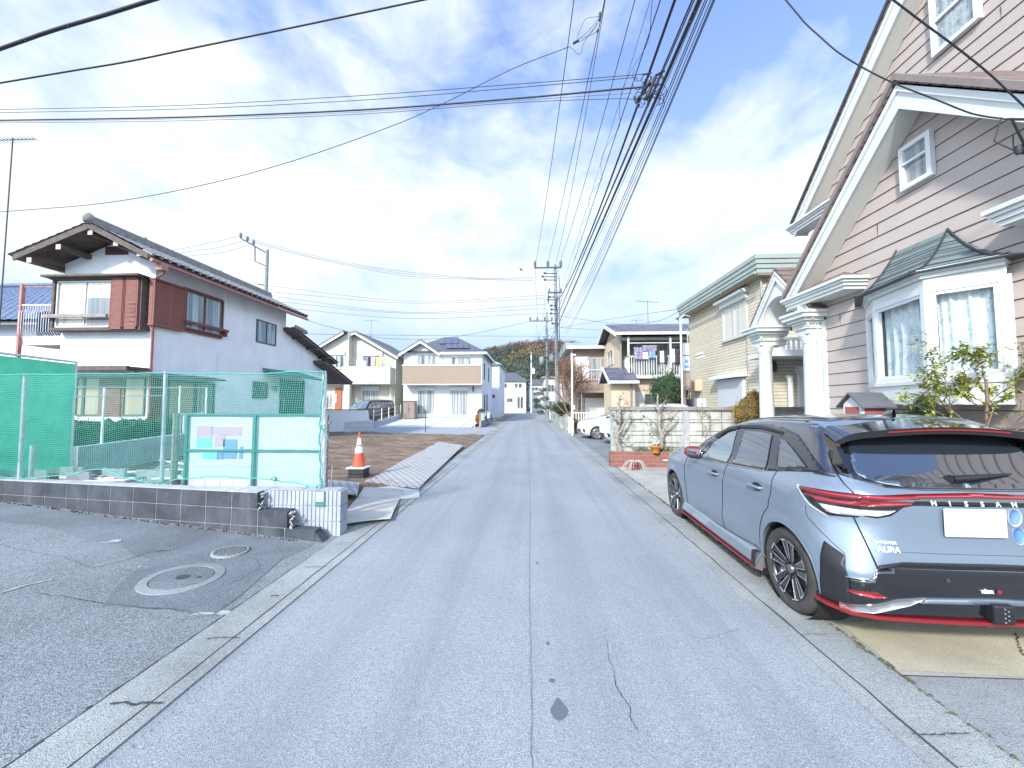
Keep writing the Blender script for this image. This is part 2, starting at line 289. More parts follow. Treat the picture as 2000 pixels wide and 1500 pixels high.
# ---------------------------------------------------------------- mesh builder
class MB:
    def __init__(s): s.v = []; s.f = []; s.sm = []
    def add(s, vs, fs, smooth=False):
        o = len(s.v); s.v += [tuple(p) for p in vs]; s.f += [tuple(o+i for i in f) for f in fs]; s.sm += [smooth]*len(fs); return s
    def hexa(s, p):                                    # 8 corners: bottom ring of four, then top ring
        return s.add(p, [(3, 2, 1, 0), (4, 5, 6, 7), (0, 1, 5, 4), (1, 2, 6, 5), (2, 3, 7, 6), (3, 0, 4, 7)])
    def box(s, x0, x1, y0, y1, z0, z1):
        x0, x1 = min(x0, x1), max(x0, x1); y0, y1 = min(y0, y1), max(y0, y1); z0, z1 = min(z0, z1), max(z0, z1)
        return s.hexa([(x0, y0, z0), (x1, y0, z0), (x1, y1, z0), (x0, y1, z0), (x0, y0, z1), (x1, y0, z1), (x1, y1, z1), (x0, y1, z1)])
    def prism(s, poly, d):                             # polygon extruded along vector d
        n = len(poly); d = Vector(d); a = [Vector(p) for p in poly]
        nrm = Vector((0, 0, 0))
        for i in range(n): nrm += a[i].cross(a[(i+1) % n])
        if nrm.dot(d) > 0: a.reverse()
        return s.add(a+[p+d for p in a], [tuple(range(n)), tuple(range(2*n-1, n-1, -1))]+[(i+n, (i+1) % n+n, (i+1) % n, i) for i in range(n)])
    def quad(s, *p): return s.add(p, [tuple(range(len(p)))])
    def tube(s, pts, r, n=8, cap=True, r1=None, smooth=True):
        pts = [Vector(p) for p in pts]; m = len(pts)
        rs = r if isinstance(r, (list, tuple)) else [r+((r1 if r1 is not None else r)-r)*i/max(1, m-1) for i in range(m)]
        vs = []; up = None
        for i, p in enumerate(pts):
            d = (pts[min(i+1, m-1)]-pts[max(i-1, 0)]); d = d.normalized() if d.length > 1e-9 else Vector((0, 0, 1))
            if up is None: up = Vector((0, 0, 1)) if abs(d.z) < .9 else Vector((1, 0, 0))
            a = d.cross(up)
            if a.length < 1e-4: a = d.cross(Vector((0, 1, 0)))
            a.normalize(); b = a.cross(d).normalized(); up = b
            for k in range(n):
                t = 2*math.pi*k/n; vs.append(p+(a*math.cos(t)+b*math.sin(t))*rs[i])
        fs = [(i*n+k, (i+1)*n+k, (i+1)*n+(k+1) % n, i*n+(k+1) % n) for i in range(m-1) for k in range(n)]
        s.add(vs, fs, smooth)
        if cap: s.add(vs[:n], [tuple(range(n))]); s.add(vs[-n:], [tuple(range(n-1, -1, -1))])
        return s
    def lathe(s, c, prof, n=24, smooth=True, flute=0, cap=True):  # prof: (r, z) list
        vs = []; c = Vector(c)
        for r, z in prof:
            for k in range(n):
                t = 2*math.pi*k/n; rr = r*(1-(flute if k % 2 else 0))
                vs.append(c+Vector((rr*math.cos(t), rr*math.sin(t), z)))
        m = len(prof)
        s.add(vs, [(i*n+k, i*n+(k+1) % n, (i+1)*n+(k+1) % n, (i+1)*n+k) for i in range(m-1) for k in range(n)], smooth)
        if cap: s.add(vs[:n], [tuple(range(n-1, -1, -1))]); s.add(vs[-n:], [tuple(range(n))])
        return s
    def grid(s, fn, nu, nv, smooth=True):
        vs = [fn(i/nu, j/nv) for j in range(nv+1) for i in range(nu+1)]
        return s.add(vs, [(j*(nu+1)+i, j*(nu+1)+i+1, (j+1)*(nu+1)+i+1, (j+1)*(nu+1)+i) for j in range(nv) for i in range(nu)], smooth)
    def wb(s, ax, pl, out, a0, a1, z0, z1, d0, d1):     # box on a wall: ax is the axis the wall faces
        if ax == 'x': return s.box(pl+out*d0, pl+out*d1, a0, a1, z0, z1)
        return s.box(a0, a1, pl+out*d0, pl+out*d1, z0, z1)
    def build(s, name, m, parent=None, local=False, bevel=0, label=None):
        off = Vector((0, 0, 0))
        if parent and not local:
            q = parent
            while q: off += q.location; q = q.parent
        me = bpy.data.meshes.new(name); me.from_pydata([Vector(p)-off for p in s.v], [], s.f)
        me.polygons.foreach_set('use_smooth', s.sm); me.materials.append(M[m] if isinstance(m, str) else m); me.update()
        o = bpy.data.objects.new(name, me); S.collection.objects.link(o)
        if parent: o.parent = parent
        if bevel:
            b = o.modifiers.new('bevel', 'BEVEL'); b.width = bevel; b.segments = 2; b.limit_method = 'ANGLE'; b.angle_limit = R(40)
        if label: o['label'] = label
        return o
def tag(o, label, cat, group=None, kind=None):
    o['label'] = label; o['category'] = cat
    if group: o['group'] = group
    if kind: o['kind'] = kind
    return o
def thing(name, loc, label, cat, group=None):
    o = bpy.data.objects.new(name, None); o.empty_display_size = .2; S.collection.objects.link(o)
    o.location = loc; return tag(o, label, cat, group)
def struct(name, mb, m, kind='structure'):
    o = mb.build(name, m); o['kind'] = kind; return o
def dup(o, loc=None, rz=None, label=None, parent=None):
    c = o.copy(); S.collection.objects.link(c)
    if parent: c.parent = parent
    if loc is not None: c.location = loc
    if rz is not None: c.rotation_euler = (0, 0, rz)
    if label: c['label'] = label
    for ch in o.children: dup(ch, parent=c)
    return c
def window(parent, ax, pl, out, a0, a1, z0, z1, fm='alu', gm='glass_curtain', n=2, fw=.05, sill=0, d=.05, sm=None, box=0, bm='alu'):
    a0, a1 = min(a0, a1), max(a0, a1); z0, z1 = min(z0, z1), max(z0, z1)
    f = MB()
    f.wb(ax, pl, out, a0, a1, z1-fw, z1, 0, d).wb(ax, pl, out, a0, a1, z0, z0+fw, 0, d)
    f.wb(ax, pl, out, a0, a0+fw, z0+fw, z1-fw, 0, d).wb(ax, pl, out, a1-fw, a1, z0+fw, z1-fw, 0, d)
    for k in range(1, n):
        a = a0+(a1-a0)*k/n; f.wb(ax, pl, out, a-fw*.5, a+fw*.5, z0+fw, z1-fw, 0, d*.85)
    w = f.build('window', fm, parent)
    MB().wb(ax, pl, out, a0+fw*.5, a1-fw*.5, z0+fw*.5, z1-fw*.5, 0, d*.35).build('pane', gm, w)
    if sill: MB().wb(ax, pl, out, a0-.05, a1+.05, z0-.06, z0-.002, 0, d+sill).build('sill', sm or fm, w)
    if box: MB().wb(ax, pl, out, a0-.03, a1+.03, z1+.002, z1+box, 0, .13).build('shutter_box', bm, w)
    return w
def rectY(Y, x0, y0, x1, y1):
    xm = (x0+x1)/2; ym = (y0+y1)/2
    return P(x0, ym, Y=Y).x, P(x1, ym, Y=Y).x, P(xm, y1, Y=Y).z, P(xm, y0, Y=Y).z
def rectX(X, x0, y0, x1, y1):
    xm = (x0+x1)/2; ym = (y0+y1)/2
    return P(x0, ym, X=X).y, P(x1, ym, X=X).y, P(xm, y1, X=X).z, P(xm, y0, X=X).z
def fbm(x, y, z=0): return noise.fractal(Vector((x, y, z)), 1, 2, 4)
# ================================================================ ground
random.seed(4)
struct('ground', MB().quad((-300, -60, -.03), (300, -60, -.03), (300, 400, -.03), (-300, 400, -.03)), 'ground')
struct('road', MB().quad((-1.93, -8, 0), (1.76, -8, 0), (1.76, 66, 0), (-1.93, 66, 0)).quad((-12, 66, 0), (4, 66, 0), (4, 71, 0), (-12, 71, 0)), 'road')
def lotz(x): return .05*max(0, -2.3-x)
struct('parking_lot', MB().grid(lambda u, v: (-2.3-u*11, -8+v*13.6, .004+lotz(-2.3-u*11)), 20, 20), 'lot')
def _sm():
    g = MB(); rn = random.Random(2)
    top = [(-2.45-.45*k, 4.33+.14*(.15+.45*k)) for k in range(22)]; bot = [(x-.15, y-.55-.25*noise.noise(Vector((x*.8, 3, 1)))-(.25 if x > -4 else 0)) for x, y in top]
    for i in range(21):
        q = [top[i], top[i+1], bot[i+1], bot[i]]; g.quad(*[(x, y, lotz(x)+.0065) for x, y in q])
    p = gl((330, 1075), (400, 1060), (500, 1075), (560, 1085), (520, 1120), (470, 1165), (420, 1200), (330, 1190), (200, 1184), (235, 1140), (290, 1095)); g.quad(*[(x, y, lotz(x)+.008) for x, y in p])
    struct('smooth_asphalt_patch', g, 'lot_smooth')
def gl(*a):
    o = []
    for x, y in a:
        q = P(x, y, Z=0)
        for _ in range(4): q = P(x, y, Z=lotz(q.x))
        o.append((q.x, q.y))
    return o
_sm()
g = MB()
for i in range(74):
    y = -8+i*.98; dz = random.uniform(-.003, .003)
    for a, b in ((-2.3, -2.03),): g.box(a, b, y, y+.975, -.05, .012+dz)
g.box(-2.022, -1.925, -8, 66, -.05, .010)
for i in range(120):
    y = -8+i*.6; dz = random.uniform(-.002, .003)
    g.box(1.872, 2.17, y, y+.594, -.05, .012+dz)
g.box(1.755, 1.864, -8, 66, -.05, .010)
struct('gutter', g, 'concrete_gutter')
struct('driveway', MB().quad((2.18, 2.46, .006), (5.2, 2.46, .006), (5.2, 10, .006), (2.18, 10, .006)).quad((5.2, 7, .006), (8, 7, .006), (8, 10.3, .006), (5.2, 10.3, .006)), 'concrete_drive')
struct('driveway_patch', MB().quad((2.18, -6, .006), (5.2, -6, .006), (5.2, 2.45, .006), (2.18, 2.45, .006)), 'patch')
struct('sunlit_stained_concrete', MB().quad((2.2, 2.5, .010), (2.85, 2.47, .010), (5.1, 2.47, .010), (5.1, 3.1, .010), (3.2, 3.1, .010), (2.25, 3.0, .010)), 'drive_sunlit_stain')  # stain behind the car; its sunlit brightness is put into the colour
struct('parking_ground', MB().quad((2.18, 10.3, .006), (9, 10.3, .006), (9, 21, .006), (2.18, 21, .006)), 'lot')
struct('lane', MB().quad((-30, 20.2, .02), (-2.3, 19.9, .02), (-2.3, 26.6, .02), (-30, 27, .02)), 'lane')
struct('concrete_pads', MB().quad((-12.0, 26.4, .03), (-4.0, 26.2, .03), (-4.0, 34, .4), (-12.0, 34, .4)).quad((-22, 27, .04), (-12.3, 26.5, .04), (-12.3, 36, .36), (-22, 36, .36)), 'white_pad')
g = MB()
for x in (-9.6, -7.2, -4.9): g.hexa([(x, 26.3, .034), (x+.09, 26.3, .034), (x+.09, 33.9, .399), (x, 33.9, .399), (x, 26.3, .04), (x+.09, 26.3, .04), (x+.09, 33.9, .406), (x, 33.9, .406)])
struct('pad_joint', g, 'block_top')
def sst(t): t = max(0, min(1, t)); return t*t*(3-2*t)
def dirtz(x, y):
    e = sst((-2.4-x)/.5)*sst((20.4-y)/.6)
    return .0+e*(.06+.26*sst((-2.9-x)/1.2)*sst((7.6-y)/1.6)+.12*sst((-4-x)/6)+.035*fbm(x*.9, y*.9)+.032*fbm(x*3.5, y*5))
struct('dirt_lot', MB().grid(lambda u, v: (-2.36-u*12, 4.62+v*15.6+(.14*u*12*(1-v)), dirtz(-2.36-u*12, 4.62+v*15.6+.14*u*12*(1-v))-.004), 150, 190), 'soil')
# clods and stones on the dirt, nobody could count them
g = MB()
for i in range(2600):
    x = -2.5-abs(random.gauss(0, 3.4)); y = random.uniform(5.2, 20)
    if x < -12: continue
    s_ = random.uniform(.006, .03)*(1 if i % 9 else 1.9); z = dirtz(x, y); a = random.uniform(0, 3)
    p = [Vector((x+s_*math.cos(a+k*1.57)*random.uniform(.7, 1.3), y+s_*math.sin(a+k*1.57)*random.uniform(.7, 1.3), z-.005)) for k in range(4)]
    g.add(p+[(x, y, z+s_*random.uniform(.4, .9))], [(0, 1, 4), (1, 2, 4), (2, 3, 4), (3, 0, 4)])
struct('soil_clods', g, 'soil', 'stuff')['label'] = 'small clods of earth scattered over the dirt lot'
# cracks and stains
def ribbon(mb, pts, w, zf, jit=.25, sub=9):
    P_ = []
    for a, b in zip(pts, pts[1:]):
        for k in range(sub): P_.append(Vector(a).lerp(Vector(b), k/sub))
    P_.append(Vector(pts[-1])); n = len(P_); ww = []
    L_ = sum((P_[i+1]-P_[i]).length for i in range(n-1))/n
    for i, p in enumerate(P_):
        if 0 < i < n-1: p.x += random.uniform(-1, 1)*jit*L_; p.y += random.uniform(-1, 1)*jit*L_
    vs = []
    for i, p in enumerate(P_):
        d = (P_[min(i+1, n-1)]-P_[max(i-1, 0)]).normalized(); q = Vector((-d.y, d.x))
        h = w*.5*random.uniform(.4, 1.4)*(0.25 if i in (0, n-1) else 1)
        for s_ in (1, -1): a = p+q*h*s_; vs.append((a.x, a.y, zf(a.x)))
    mb.add(vs, [(2*i, 2*i+1, 2*i+3, 2*i+2) for i in range(n-1)])
def gp(*a):
    o = []
    for x, y in a: q = P(x, y, Z=0); o.append((q.x, q.y))
    return o
def gl(*a):                                              # same, on the sloping parking lot
    o = []
    for x, y in a:
        q = P(x, y, Z=0)
        for _ in range(4): q = P(x, y, Z=lotz(q.x))
        o.append((q.x, q.y))
    return o
g = MB(); zr = lambda x: .004
g2_ = MB(); ribbon(g2_, [(0.0, .8), (.005, 2.2), (-.01, 3.5), (.0, 6), (-.01, 12), (-.02, 30)], .0045, zr, .03, 40); struct('pavement_seam', g2_, 'seam_line')
ribbon(g, gp((1198, 1310), (1203, 1340), (1215, 1362), (1232, 1383), (1230, 1400), (1245, 1428)), .005, zr, .4)
ribbon(g, gp((1180, 1240), (1198, 1310)), .002, zr, .4); ribbon(g, gp((1440, 1230), (1380, 1250), (1330, 1240)), .002, zr, .4)
zg = lambda x: .018
for pts, w_ in ((((212, 1381), (245, 1378), (262, 1384), (275, 1379), (316, 1380)), .014), (((402, 1252), (435, 1250), (468, 1250)), .01),
              (((590, 1111), (640, 1109)), .006), (((528, 1168), (545, 1167)), .014), (((650, 1068), (690, 1062)), .006), (((1610, 1193), (1625, 1180), (1618, 1165), (1640, 1192)), .006),
              (((1560, 1244), (1625, 1243)), .004), (((1780, 1440), (1835, 1443), (1850, 1440), (1895, 1440)), .008), (((1985, 1240), (1990, 1265), (2000, 1285)), .01)):
    ribbon(g, gp(*pts), w_, zg if pts[0][0] < 1900 else (lambda x: .014), .35)
zl = lambda x: lotz(x)+.009
for pts, w_ in ((((175, 1112), (240, 1097), (290, 1080), (330, 1077), (380, 1058)), .006), (((310, 1076), (335, 1078)), .014), (((65, 1160), (130, 1168), (185, 1178), (225, 1182), (290, 1190), (330, 1190), (400, 1203)), .007),
              (((443, 1145), (470, 1133), (510, 1110), (500, 1092)), .006), (((430, 1095), (450, 1080)), .01), (((490, 1085), (545, 1082)), .004), (((165, 1388), (215, 1370)), .02), (((0, 1065), (60, 1080), (130, 1090), (175, 1112)), .004)):
    ribbon(g, gl(*pts), w_, zl, .35)
# open joints between the lot, the gutter and the carriageway
ribbon(g, [(-2.31, -1), (-2.31, 1.3), (-2.315, 2.5), (-2.30, 4.3)], .012, zl, .1, 30)
ribbon(g, [(-2.026, -1), (-2.026, 6), (-2.02, 20)], .009, lambda x: .012, .02, 40)
ribbon(g, [(1.867, -1), (1.867, 6), (1.867, 20)], .011, lambda x: .012, .03, 40)
struct('pavement_cracks', g, 'crack')
g = MB()
for i in range(900):
    t = random.random(); y = random.uniform(-.5, 11) if t < .6 else random.uniform(2.4, 7); x = random.gauss(2.175, .012+.02*(3 < y < 5.5)); s_ = random.uniform(.004, .016)
    g.add([(x-s_, y, .012), (x+s_, y-s_, .012), (x+s_*.5, y+s_, .012), (x, y, .012+s_*.9)], [(0, 1, 3), (1, 2, 3), (2, 0, 3)])
for i in range(260):
    X = random.uniform(-8, -2.7); y = 4.36+(-2.3-X)*.14-abs(random.gauss(0, .02)); s_ = random.uniform(.005, .02); z = lotz(X)
    g.add([(X-s_, y, z), (X+s_, y-s_, z), (X+s_*.5, y+s_, z), (X, y, z+s_*1.4)], [(0, 1, 3), (1, 2, 3), (2, 0, 3)])
g3_ = MB()
for i in range(1100):
    side_ = random.random() < .5; y = random.uniform(.6, 14)**1.0; x = (-1.9+abs(random.gauss(0, .06))) if side_ else (1.74-abs(random.gauss(0, .06)))
    s_ = random.uniform(.002, .007); a = random.uniform(0, 3)
    g3_.add([(x+s_*math.cos(a+q*2.1), y+s_*math.sin(a+q*2.1), .002) for q in range(3)]+[(x, y, .002+s_)], [(0, 1, 3), (1, 2, 3), (2, 0, 3)])
struct('roadside_grit', g3_, 'concrete_gutter', 'stuff')['label'] = 'loose grit gathered along both edges of the road'
struct('moss_strip', g, 'moss', 'stuff')['label'] = 'thin strip of moss and dirt along the gutter edge'
g = MB()
def blob(mb, c, rx, ry, z, seed, n=22, tail=0):
    v = [(c[0]+rx*math.cos(6.283*k/n)*(1+.12*noise.noise(Vector((math.cos(6.283*k/n), math.sin(6.283*k/n), seed)))*2)*(1-tail*max(0, math.sin(6.283*k/n))),
          c[1]+ry*math.sin(6.283*k/n)*(1+.15*noise.noise(Vector((math.cos(6.283*k/n)+5, math.sin(6.283*k/n), seed)))), z) for k in range(n)]
    mb.quad(*v)
blob(g, gp((1092, 1385))[0], .045, .075, .003, 1, tail=.6); blob(g, gp((1078, 1330))[0], .018, .018, .003, 2); blob(g, gp((1070, 1257))[0], .013, .02, .003, 3); blob(g, gp((1048, 1100))[0], .012, .02, .003, 4)
struct('oil_stain', g, 'oil')
g = MB(); ribbon(g, gl((0, 1160), (50, 1145), (105, 1133)), .028, zl, .1); 
for c, a, b in (((215, 1058), .12, .05), ((395, 1200), .1, .02), ((278, 1108), .05, .02), ((435, 1198), .07, .03)): q = gl(c)[0]; blob(g, q, a, b, zl(q[0])-.002, c[0])
struct('chalky_mark', g, 'white_line')
# ---------------------------------------------------------------- manhole and drain in the lot
def lotlathe(mb, c, prof, n=40, cap=True):
    t = MB(); t.lathe((c[0], c[1], 0), prof, n, cap=cap); mb.add([(x, y, z+lotz(x)) for x, y, z in t.v], t.f, False)
c = gl((357, 1131))[0]
t = thing('manhole', (c[0], c[1], lotz(c[0])), 'large round concrete-rimmed manhole in the parking lot', 'manhole cover')
g = MB(); lotlathe(g, c, [(.31, 0), (.305, .014), (.235, .018), (.231, .010)], cap=False); g.build('rim', 'patch', t)
g = MB(); lotlathe(g, c, [(.226, .0), (.225, .016), (.2, .0175), (0.01, .018)]); g.build('lid', 'lot_smooth', t)
g = MB(); lotlathe(g, c, [(.05, .01), (.05, .021), (.042, .022), (.04, .0195), (.005, .0195)]); g.build('lid_boss', 'metal_dark', t)
g = MB(); lotlathe(g, (c[0]+.13, c[1]+.02), [(.02, .01), (.02, .0195), (.002, .0195)], 12); g.build('lifting_hole', 'crack', t)
c = gl((450, 1080))[0]
t = thing('drain_grate', (c[0], c[1], lotz(c[0])), 'small round drain with a metal grid beside the manhole', 'drain')
g = MB(); lotlathe(g, c, [(.168, 0), (.165, .022), (.142, .024), (.14, .01)], cap=False); g.build('rim', 'concrete_gutter', t)
g = MB(); lotlathe(g, c, [(.14, .0), (.14, .0105), (.001, .0105)]); g.build('pit', 'crack', t)
g = MB()
for k in range(-4, 5):
    o = k*.03; h = math.sqrt(max(0, .138**2-o*o))
    for a in (0, 1):
        x0, x1, y0, y1 = (c[0]+o-.003, c[0]+o+.003, c[1]-h, c[1]+h) if a else (c[0]-h, c[0]+h, c[1]+o-.003, c[1]+o+.003)
        z = lotz(c[0])+.016+.003*a; g.hexa([(x0, y0, z), (x1, y0, z), (x1, y1, z), (x0, y1, z), (x0, y0, z+.007), (x1, y0, z+.007), (x1, y1, z+.007), (x0, y1, z+.007)])
g.build('grid', 'patch', t)
# ================================================================ block wall along the lot
def wy(x): return 4.40+(-2.3-x)*.14
t = thing('block_wall', (-4.5, 4.7, .1), 'low dark stained concrete block wall behind the parking lot', 'wall')
g = MB(); mo = MB(); g2 = MB()
def wblk(mb, x0, x1, z0, z1, d0=0, d1=.15, top=None):
    x0, x1 = min(x0, x1), max(x0, x1); t0 = top or z1
    mb.hexa([(x0, wy(x0)+d0, z0), (x1, wy(x1)+d0, z0), (x1, wy(x1)+d1, z0), (x0, wy(x0)+d1, z0), (x0, wy(x0)+d0, z1), (x1, wy(x1)+d0, t0), (x1, wy(x1)+d1, t0), (x0, wy(x0)+d1, z1)])
rows = [(.345, .535, -3.27), (.145, .338, -2.86), (-.06, .138, -2.49)]
for z0, z1, xe in rows:
    x = xe; k = 0
    joints = [-3.27-.372*i for i in range(-3, 30)]
    js = sorted([j for j in joints if j < xe-.05], reverse=True)
    prev = xe
    for j in js:
        if j < -12: break
        wblk(g, j+.005, prev-.004, z0, z1); prev = j
    wblk(mo, -12, xe-.01, z0-.006, z1-.001, .006, .14)
wblk(g, -2.49, -2.36, -.06, .115, top=-.02)
g.build('blocks', 'dark_block', t, bevel=.006); mo.build('mortar', 'mortar', t)
c_ = MB(); wblk(c_, -12, -3.275, .536, .548, -.004, .155); c_.build('coping', 'block_top', t)
g = MB()
for i in range(40):                                      # crumbled broken ends of the two upper courses
    for xe, z0, z1 in ((-3.262, .345, .53), (-2.852, .145, .33)):
        x = xe+random.uniform(-.01, .045); y = wy(x)+random.uniform(.005, .14); z = random.uniform(z0, z1); s_ = random.uniform(.008, .022)
        g.add([(x-s_, y-s_, z-s_), (x+s_, y-s_, z), (x, y+s_, z-s_), (x, y, z+s_)], [(0, 1, 3), (1, 2, 3), (2, 0, 3), (0, 2, 1)])
g.build('broken_edge', 'concrete_gutter', t)
# ribbed pale corner wall
t = thing('ribbed_wall', (-2.7, 4.7, 0), 'pale ribbed concrete block wall end beside the road', 'wall')
g = MB(); g.box(-3.6, -2.33, 4.66, 4.84, -.05, .545)
x = -3.6
while x < -2.34:
    for z0, z1 in ((-.05, .17), (.18, .355), (.365, .54)): g.box(x, x+.044, 4.648, 4.66, z0, z1)
    x += .052
y = 4.665
while y < 4.83:
    for z0, z1 in ((-.05, .17), (.18, .355), (.365, .54)): g.box(-2.33, -2.312, y, y+.034, z0, z1)
    y += .047
g.build('ribbed_blocks', 'pale_block', t, bevel=.004)
g = MB()
for x0, x1 in ((-3.6, -3.25), (-3.23, -2.82), (-2.8, -2.34)): g.box(x0, x1, 4.65, 4.84, .546, .552)
g.build('top_course', 'block_top', t)
g = MB().box(-2.62, -2.5, 4.634, 4.6395, .36, .54); o = tag(g.build('notice_tag', 'green_steel'), 'small green and white tag fixed to the ribbed wall end', 'tag')
MB().box(-2.607, -2.513, 4.628, 4.6335, .42, .535).build('label_plate', 'sign_white', o)
# ================================================================ net fence on the wall
t = thing('net_fence', (-4.5, 5, .55), 'see-through green net strung on metal posts behind the dark block wall', 'fence')
def ny(x): return 4.78+(-2.6-x)*.075
px_ = [(-2.62, 2.03), (-4.93, 2.05), (-7.2, 2.04), (-9.6, 2.04)]
for i, (x, z) in enumerate(px_):
    MB().tube([(x, ny(x)+.03, .3), (x-.02, ny(x)+.03, z)], .024, 12).build('post', 'galv' if i != 0 else 'galv_pale', t)
def nbot(x):                                              # lower hem of the net, lifted between ties
    k = [(-9.6, .62), (-9.0, .5), (-8.2, .62), (-7.3, .56), (-6.4, .62), (-5.9, .72), (-5.3, .60), (-4.95, .53), (-4.6, .62), (-4.1, .665), (-3.5, .65), (-3.0, .60), (-2.66, .535)]
    for (a, b), (c, d) in zip(k, k[1:]):
        if a <= x <= c: return b+(d-b)*sst((x-a)/(c-a))
    return .55
def ntop(x):
    return 2.03-.012*abs(math.sin(x*3.1))-.02*sst(1-abs(x+3.7))
def npt(x, t_):
    b = nbot(x); z = b+(ntop(x)-b)*t_
    return Vector((x-.035*math.sin(math.pi*t_)*sst((x+3.6)/1.2), ny(x)+.05*fbm(x*.8, z*1.2)-.08*math.sin(math.pi*t_)*abs(math.sin((x+2.6)*1.35)), z))
g = MB(); nx = 236; nz = 50; wv = .0017
for i in range(nx+1):
    x = -9.6+(6.98)*i/nx; vs = []
    for j in range(17):
        p = npt(x, j/16); vs += [p+Vector((-wv, 0, 0)), p+Vector((wv, 0, 0))]
    g.add(vs, [(2*j, 2*j+1, 2*j+3, 2*j+2) for j in range(16)])
for j in range(nz+1):
    vs = []
    for i in range(71):
        x = -9.6+6.98*i/70; p = npt(x, j/nz)+Vector((0, .002, 0)); vs += [p+Vector((0, 0, -wv)), p+Vector((0, 0, wv))]
    g.add(vs, [(2*j_, 2*j_+1, 2*j_+3, 2*j_+2) for j_ in range(70)])
g.build('net', 'net_green', t)
g = MB()
g.tube([npt(-9.6+6.98*i/90, 1)+Vector((0, -.004, .004*math.sin(i*1.9))) for i in range(91)], .009, 6)
g.tube([npt(-9.6+6.98*i/90, 0)+Vector((0, -.004, .004*math.sin(i*2.1))) for i in range(91)], .008, 6)
g.tube([npt(-2.62, j/20)+Vector((.012*math.sin(j*2.1), -.02, 0)) for j in range(21)], .009, 6)
g.build('edge_rope', 'net_green', t)
for x, z in ((-2.6, 1.31), (-2.63, .56), (-3.25, .655), (-4.93, .55)):
    y = ny(x)-.03; g = MB()
    for k in range(3):
        a = random.uniform(0, 6); r_ = random.uniform(.03, .06)
        g.tube([(x+r_*math.cos(a+q*.9)*.8, y-.01*k, z+r_*math.sin(a+q*.9)*.7) for q in range(6)], .0045, 5)
    g.tube([(x, y, z), (x+.03, y-.01, z-.08), (x+.06, y-.02, z-.1), (x+.08, y-.02, z-.17)], .004, 5)
    g.build('knotted_cord', 'net_green', t)
# olive steel posts standing behind the net
t0 = MB().box(-2.78, -2.70, 5.02, 5.07, .05, 1.46).box(-2.70, -2.67, 5.03, 5.06, 1.34, 1.38).build('steel_post', 'wood_grey')
tag(t0, 'grey-brown flat steel post at the road end of the net fence', 'post')
tag(MB().box(-4.93, -4.86, 5.10, 5.14, .1, 1.48).build('steel_post', 'wood_grey'), 'grey-brown flat steel post at the left edge of the site sign', 'post')
t0 = MB(); t0.tube([(-2.61, 5.0, .02), (-2.61, 5.0, .55), (-2.6, 5.0, .80)], .012, 8).tube([(-2.66, 5.0, .42), (-2.54, 5.0, .44)], .02, 8)
tag(t0.build('ground_stake', 'wood_grey'), 'thin metal stake with a clamp beside the ribbed wall end', 'stake')
# site sign behind the net
t = thing('site_sign', (-3.85, 5.2, .3), 'white building-site sign board with coloured plan blocks behind the net', 'sign')
MB().box(-4.79, -2.86, 5.2, 5.215, .32, 1.46).build('board', 'sign_white', t)
f = MB()
for z in (1.46, .965, .40): f.box(-4.80, -2.82, 5.165, 5.19, z-.012, z+.012)
f.box(-3.83, -3.79, 5.155, 5.18, .35, 1.46); f.box(-4.80, -4.775, 5.16, 5.19, .35, 1.46); f.build('frame', 'green_steel', t)
def sx(px): return P(px, 880, Y=5.19).x
def szz(py): return P(450, py, Y=5.19).z
for col, rs in (('sign_pink', ((382, 832, 412, 856), (414, 834, 470, 850), (418, 851, 438, 872))), ('sign_teal', ((382, 856, 412, 875), (396, 878, 425, 897))),
                ('sign_blue', ((435, 858, 462, 896), (424, 878, 436, 897), (467, 872, 474, 896))), ('sign_pale', ((373, 919, 493, 934), (476, 858, 492, 876), (382, 885, 394, 893), (384, 908, 488, 912))),
                ('white_paint', ((384, 937, 400, 942), (404, 938, 432, 941), (436, 937, 456, 942), (462, 938, 484, 941), (380, 944, 402, 950), (405, 944, 430, 950), (434, 944, 458, 950), (461, 944, 486, 950)))):
    g = MB()
    for x0, y0, x1, y1 in rs: g.box(sx(x0), sx(x1), 5.194, 5.199, szz(y1), szz(y0))
    g.build('printed_block', col, t)
# ================================================================ site behind the wall
t = thing('sheet_panel', (-8.5, 6, .3), 'opaque bright green sheeting stretched on a pipe frame at the far left', 'construction sheet')
A = Vector((-8.05, 4.9, 0)); B_ = Vector((-8.58, 6.85, 0))
def shp(u, v): p = A.lerp(B_, u); b = .40+.07*math.sin(u*3.1)+.03*fbm(u*6, 1); return (p.x+.05*fbm(u*3, v*3)*math.sin(3.14*v)+.012*math.sin(v*30+u*4)*(v < .25), p.y, b+(2.36-b)*v)
MB().grid(shp, 50, 40).build('sheeting', 'sheet_green', t)
f = MB()
f.tube([(A.x, A.y, 2.4), (B_.x, B_.y, 2.4)], .02, 8).tube([(A.x, A.y, .2), (A.x, A.y, 2.4)], .022, 8).tube([(B_.x, B_.y, .2), (B_.x, B_.y, 2.4)], .022, 8)
f.build('pipe_frame', 'galv_pale', t)
g = MB().tube([(-7.3, 5.35, .2), (-7.3, 5.35, 1.0)], .03, 10); tag(g.build('pipe_stub', 'galv'), 'short grey pipe standing in front of the green sheeting', 'pipe')
t = thing('boundary_wall', (-9, 8.8, .2), 'pale ribbed boundary wall sloping up behind the net', 'wall')
g = MB(); a = Vector((-8.65, 7.0, 0)); b = Vector((-9.55, 10.8, 0)); d = (b-a); nn_ = Vector((d.y, -d.x, 0)).normalized(); 
n_ = 80
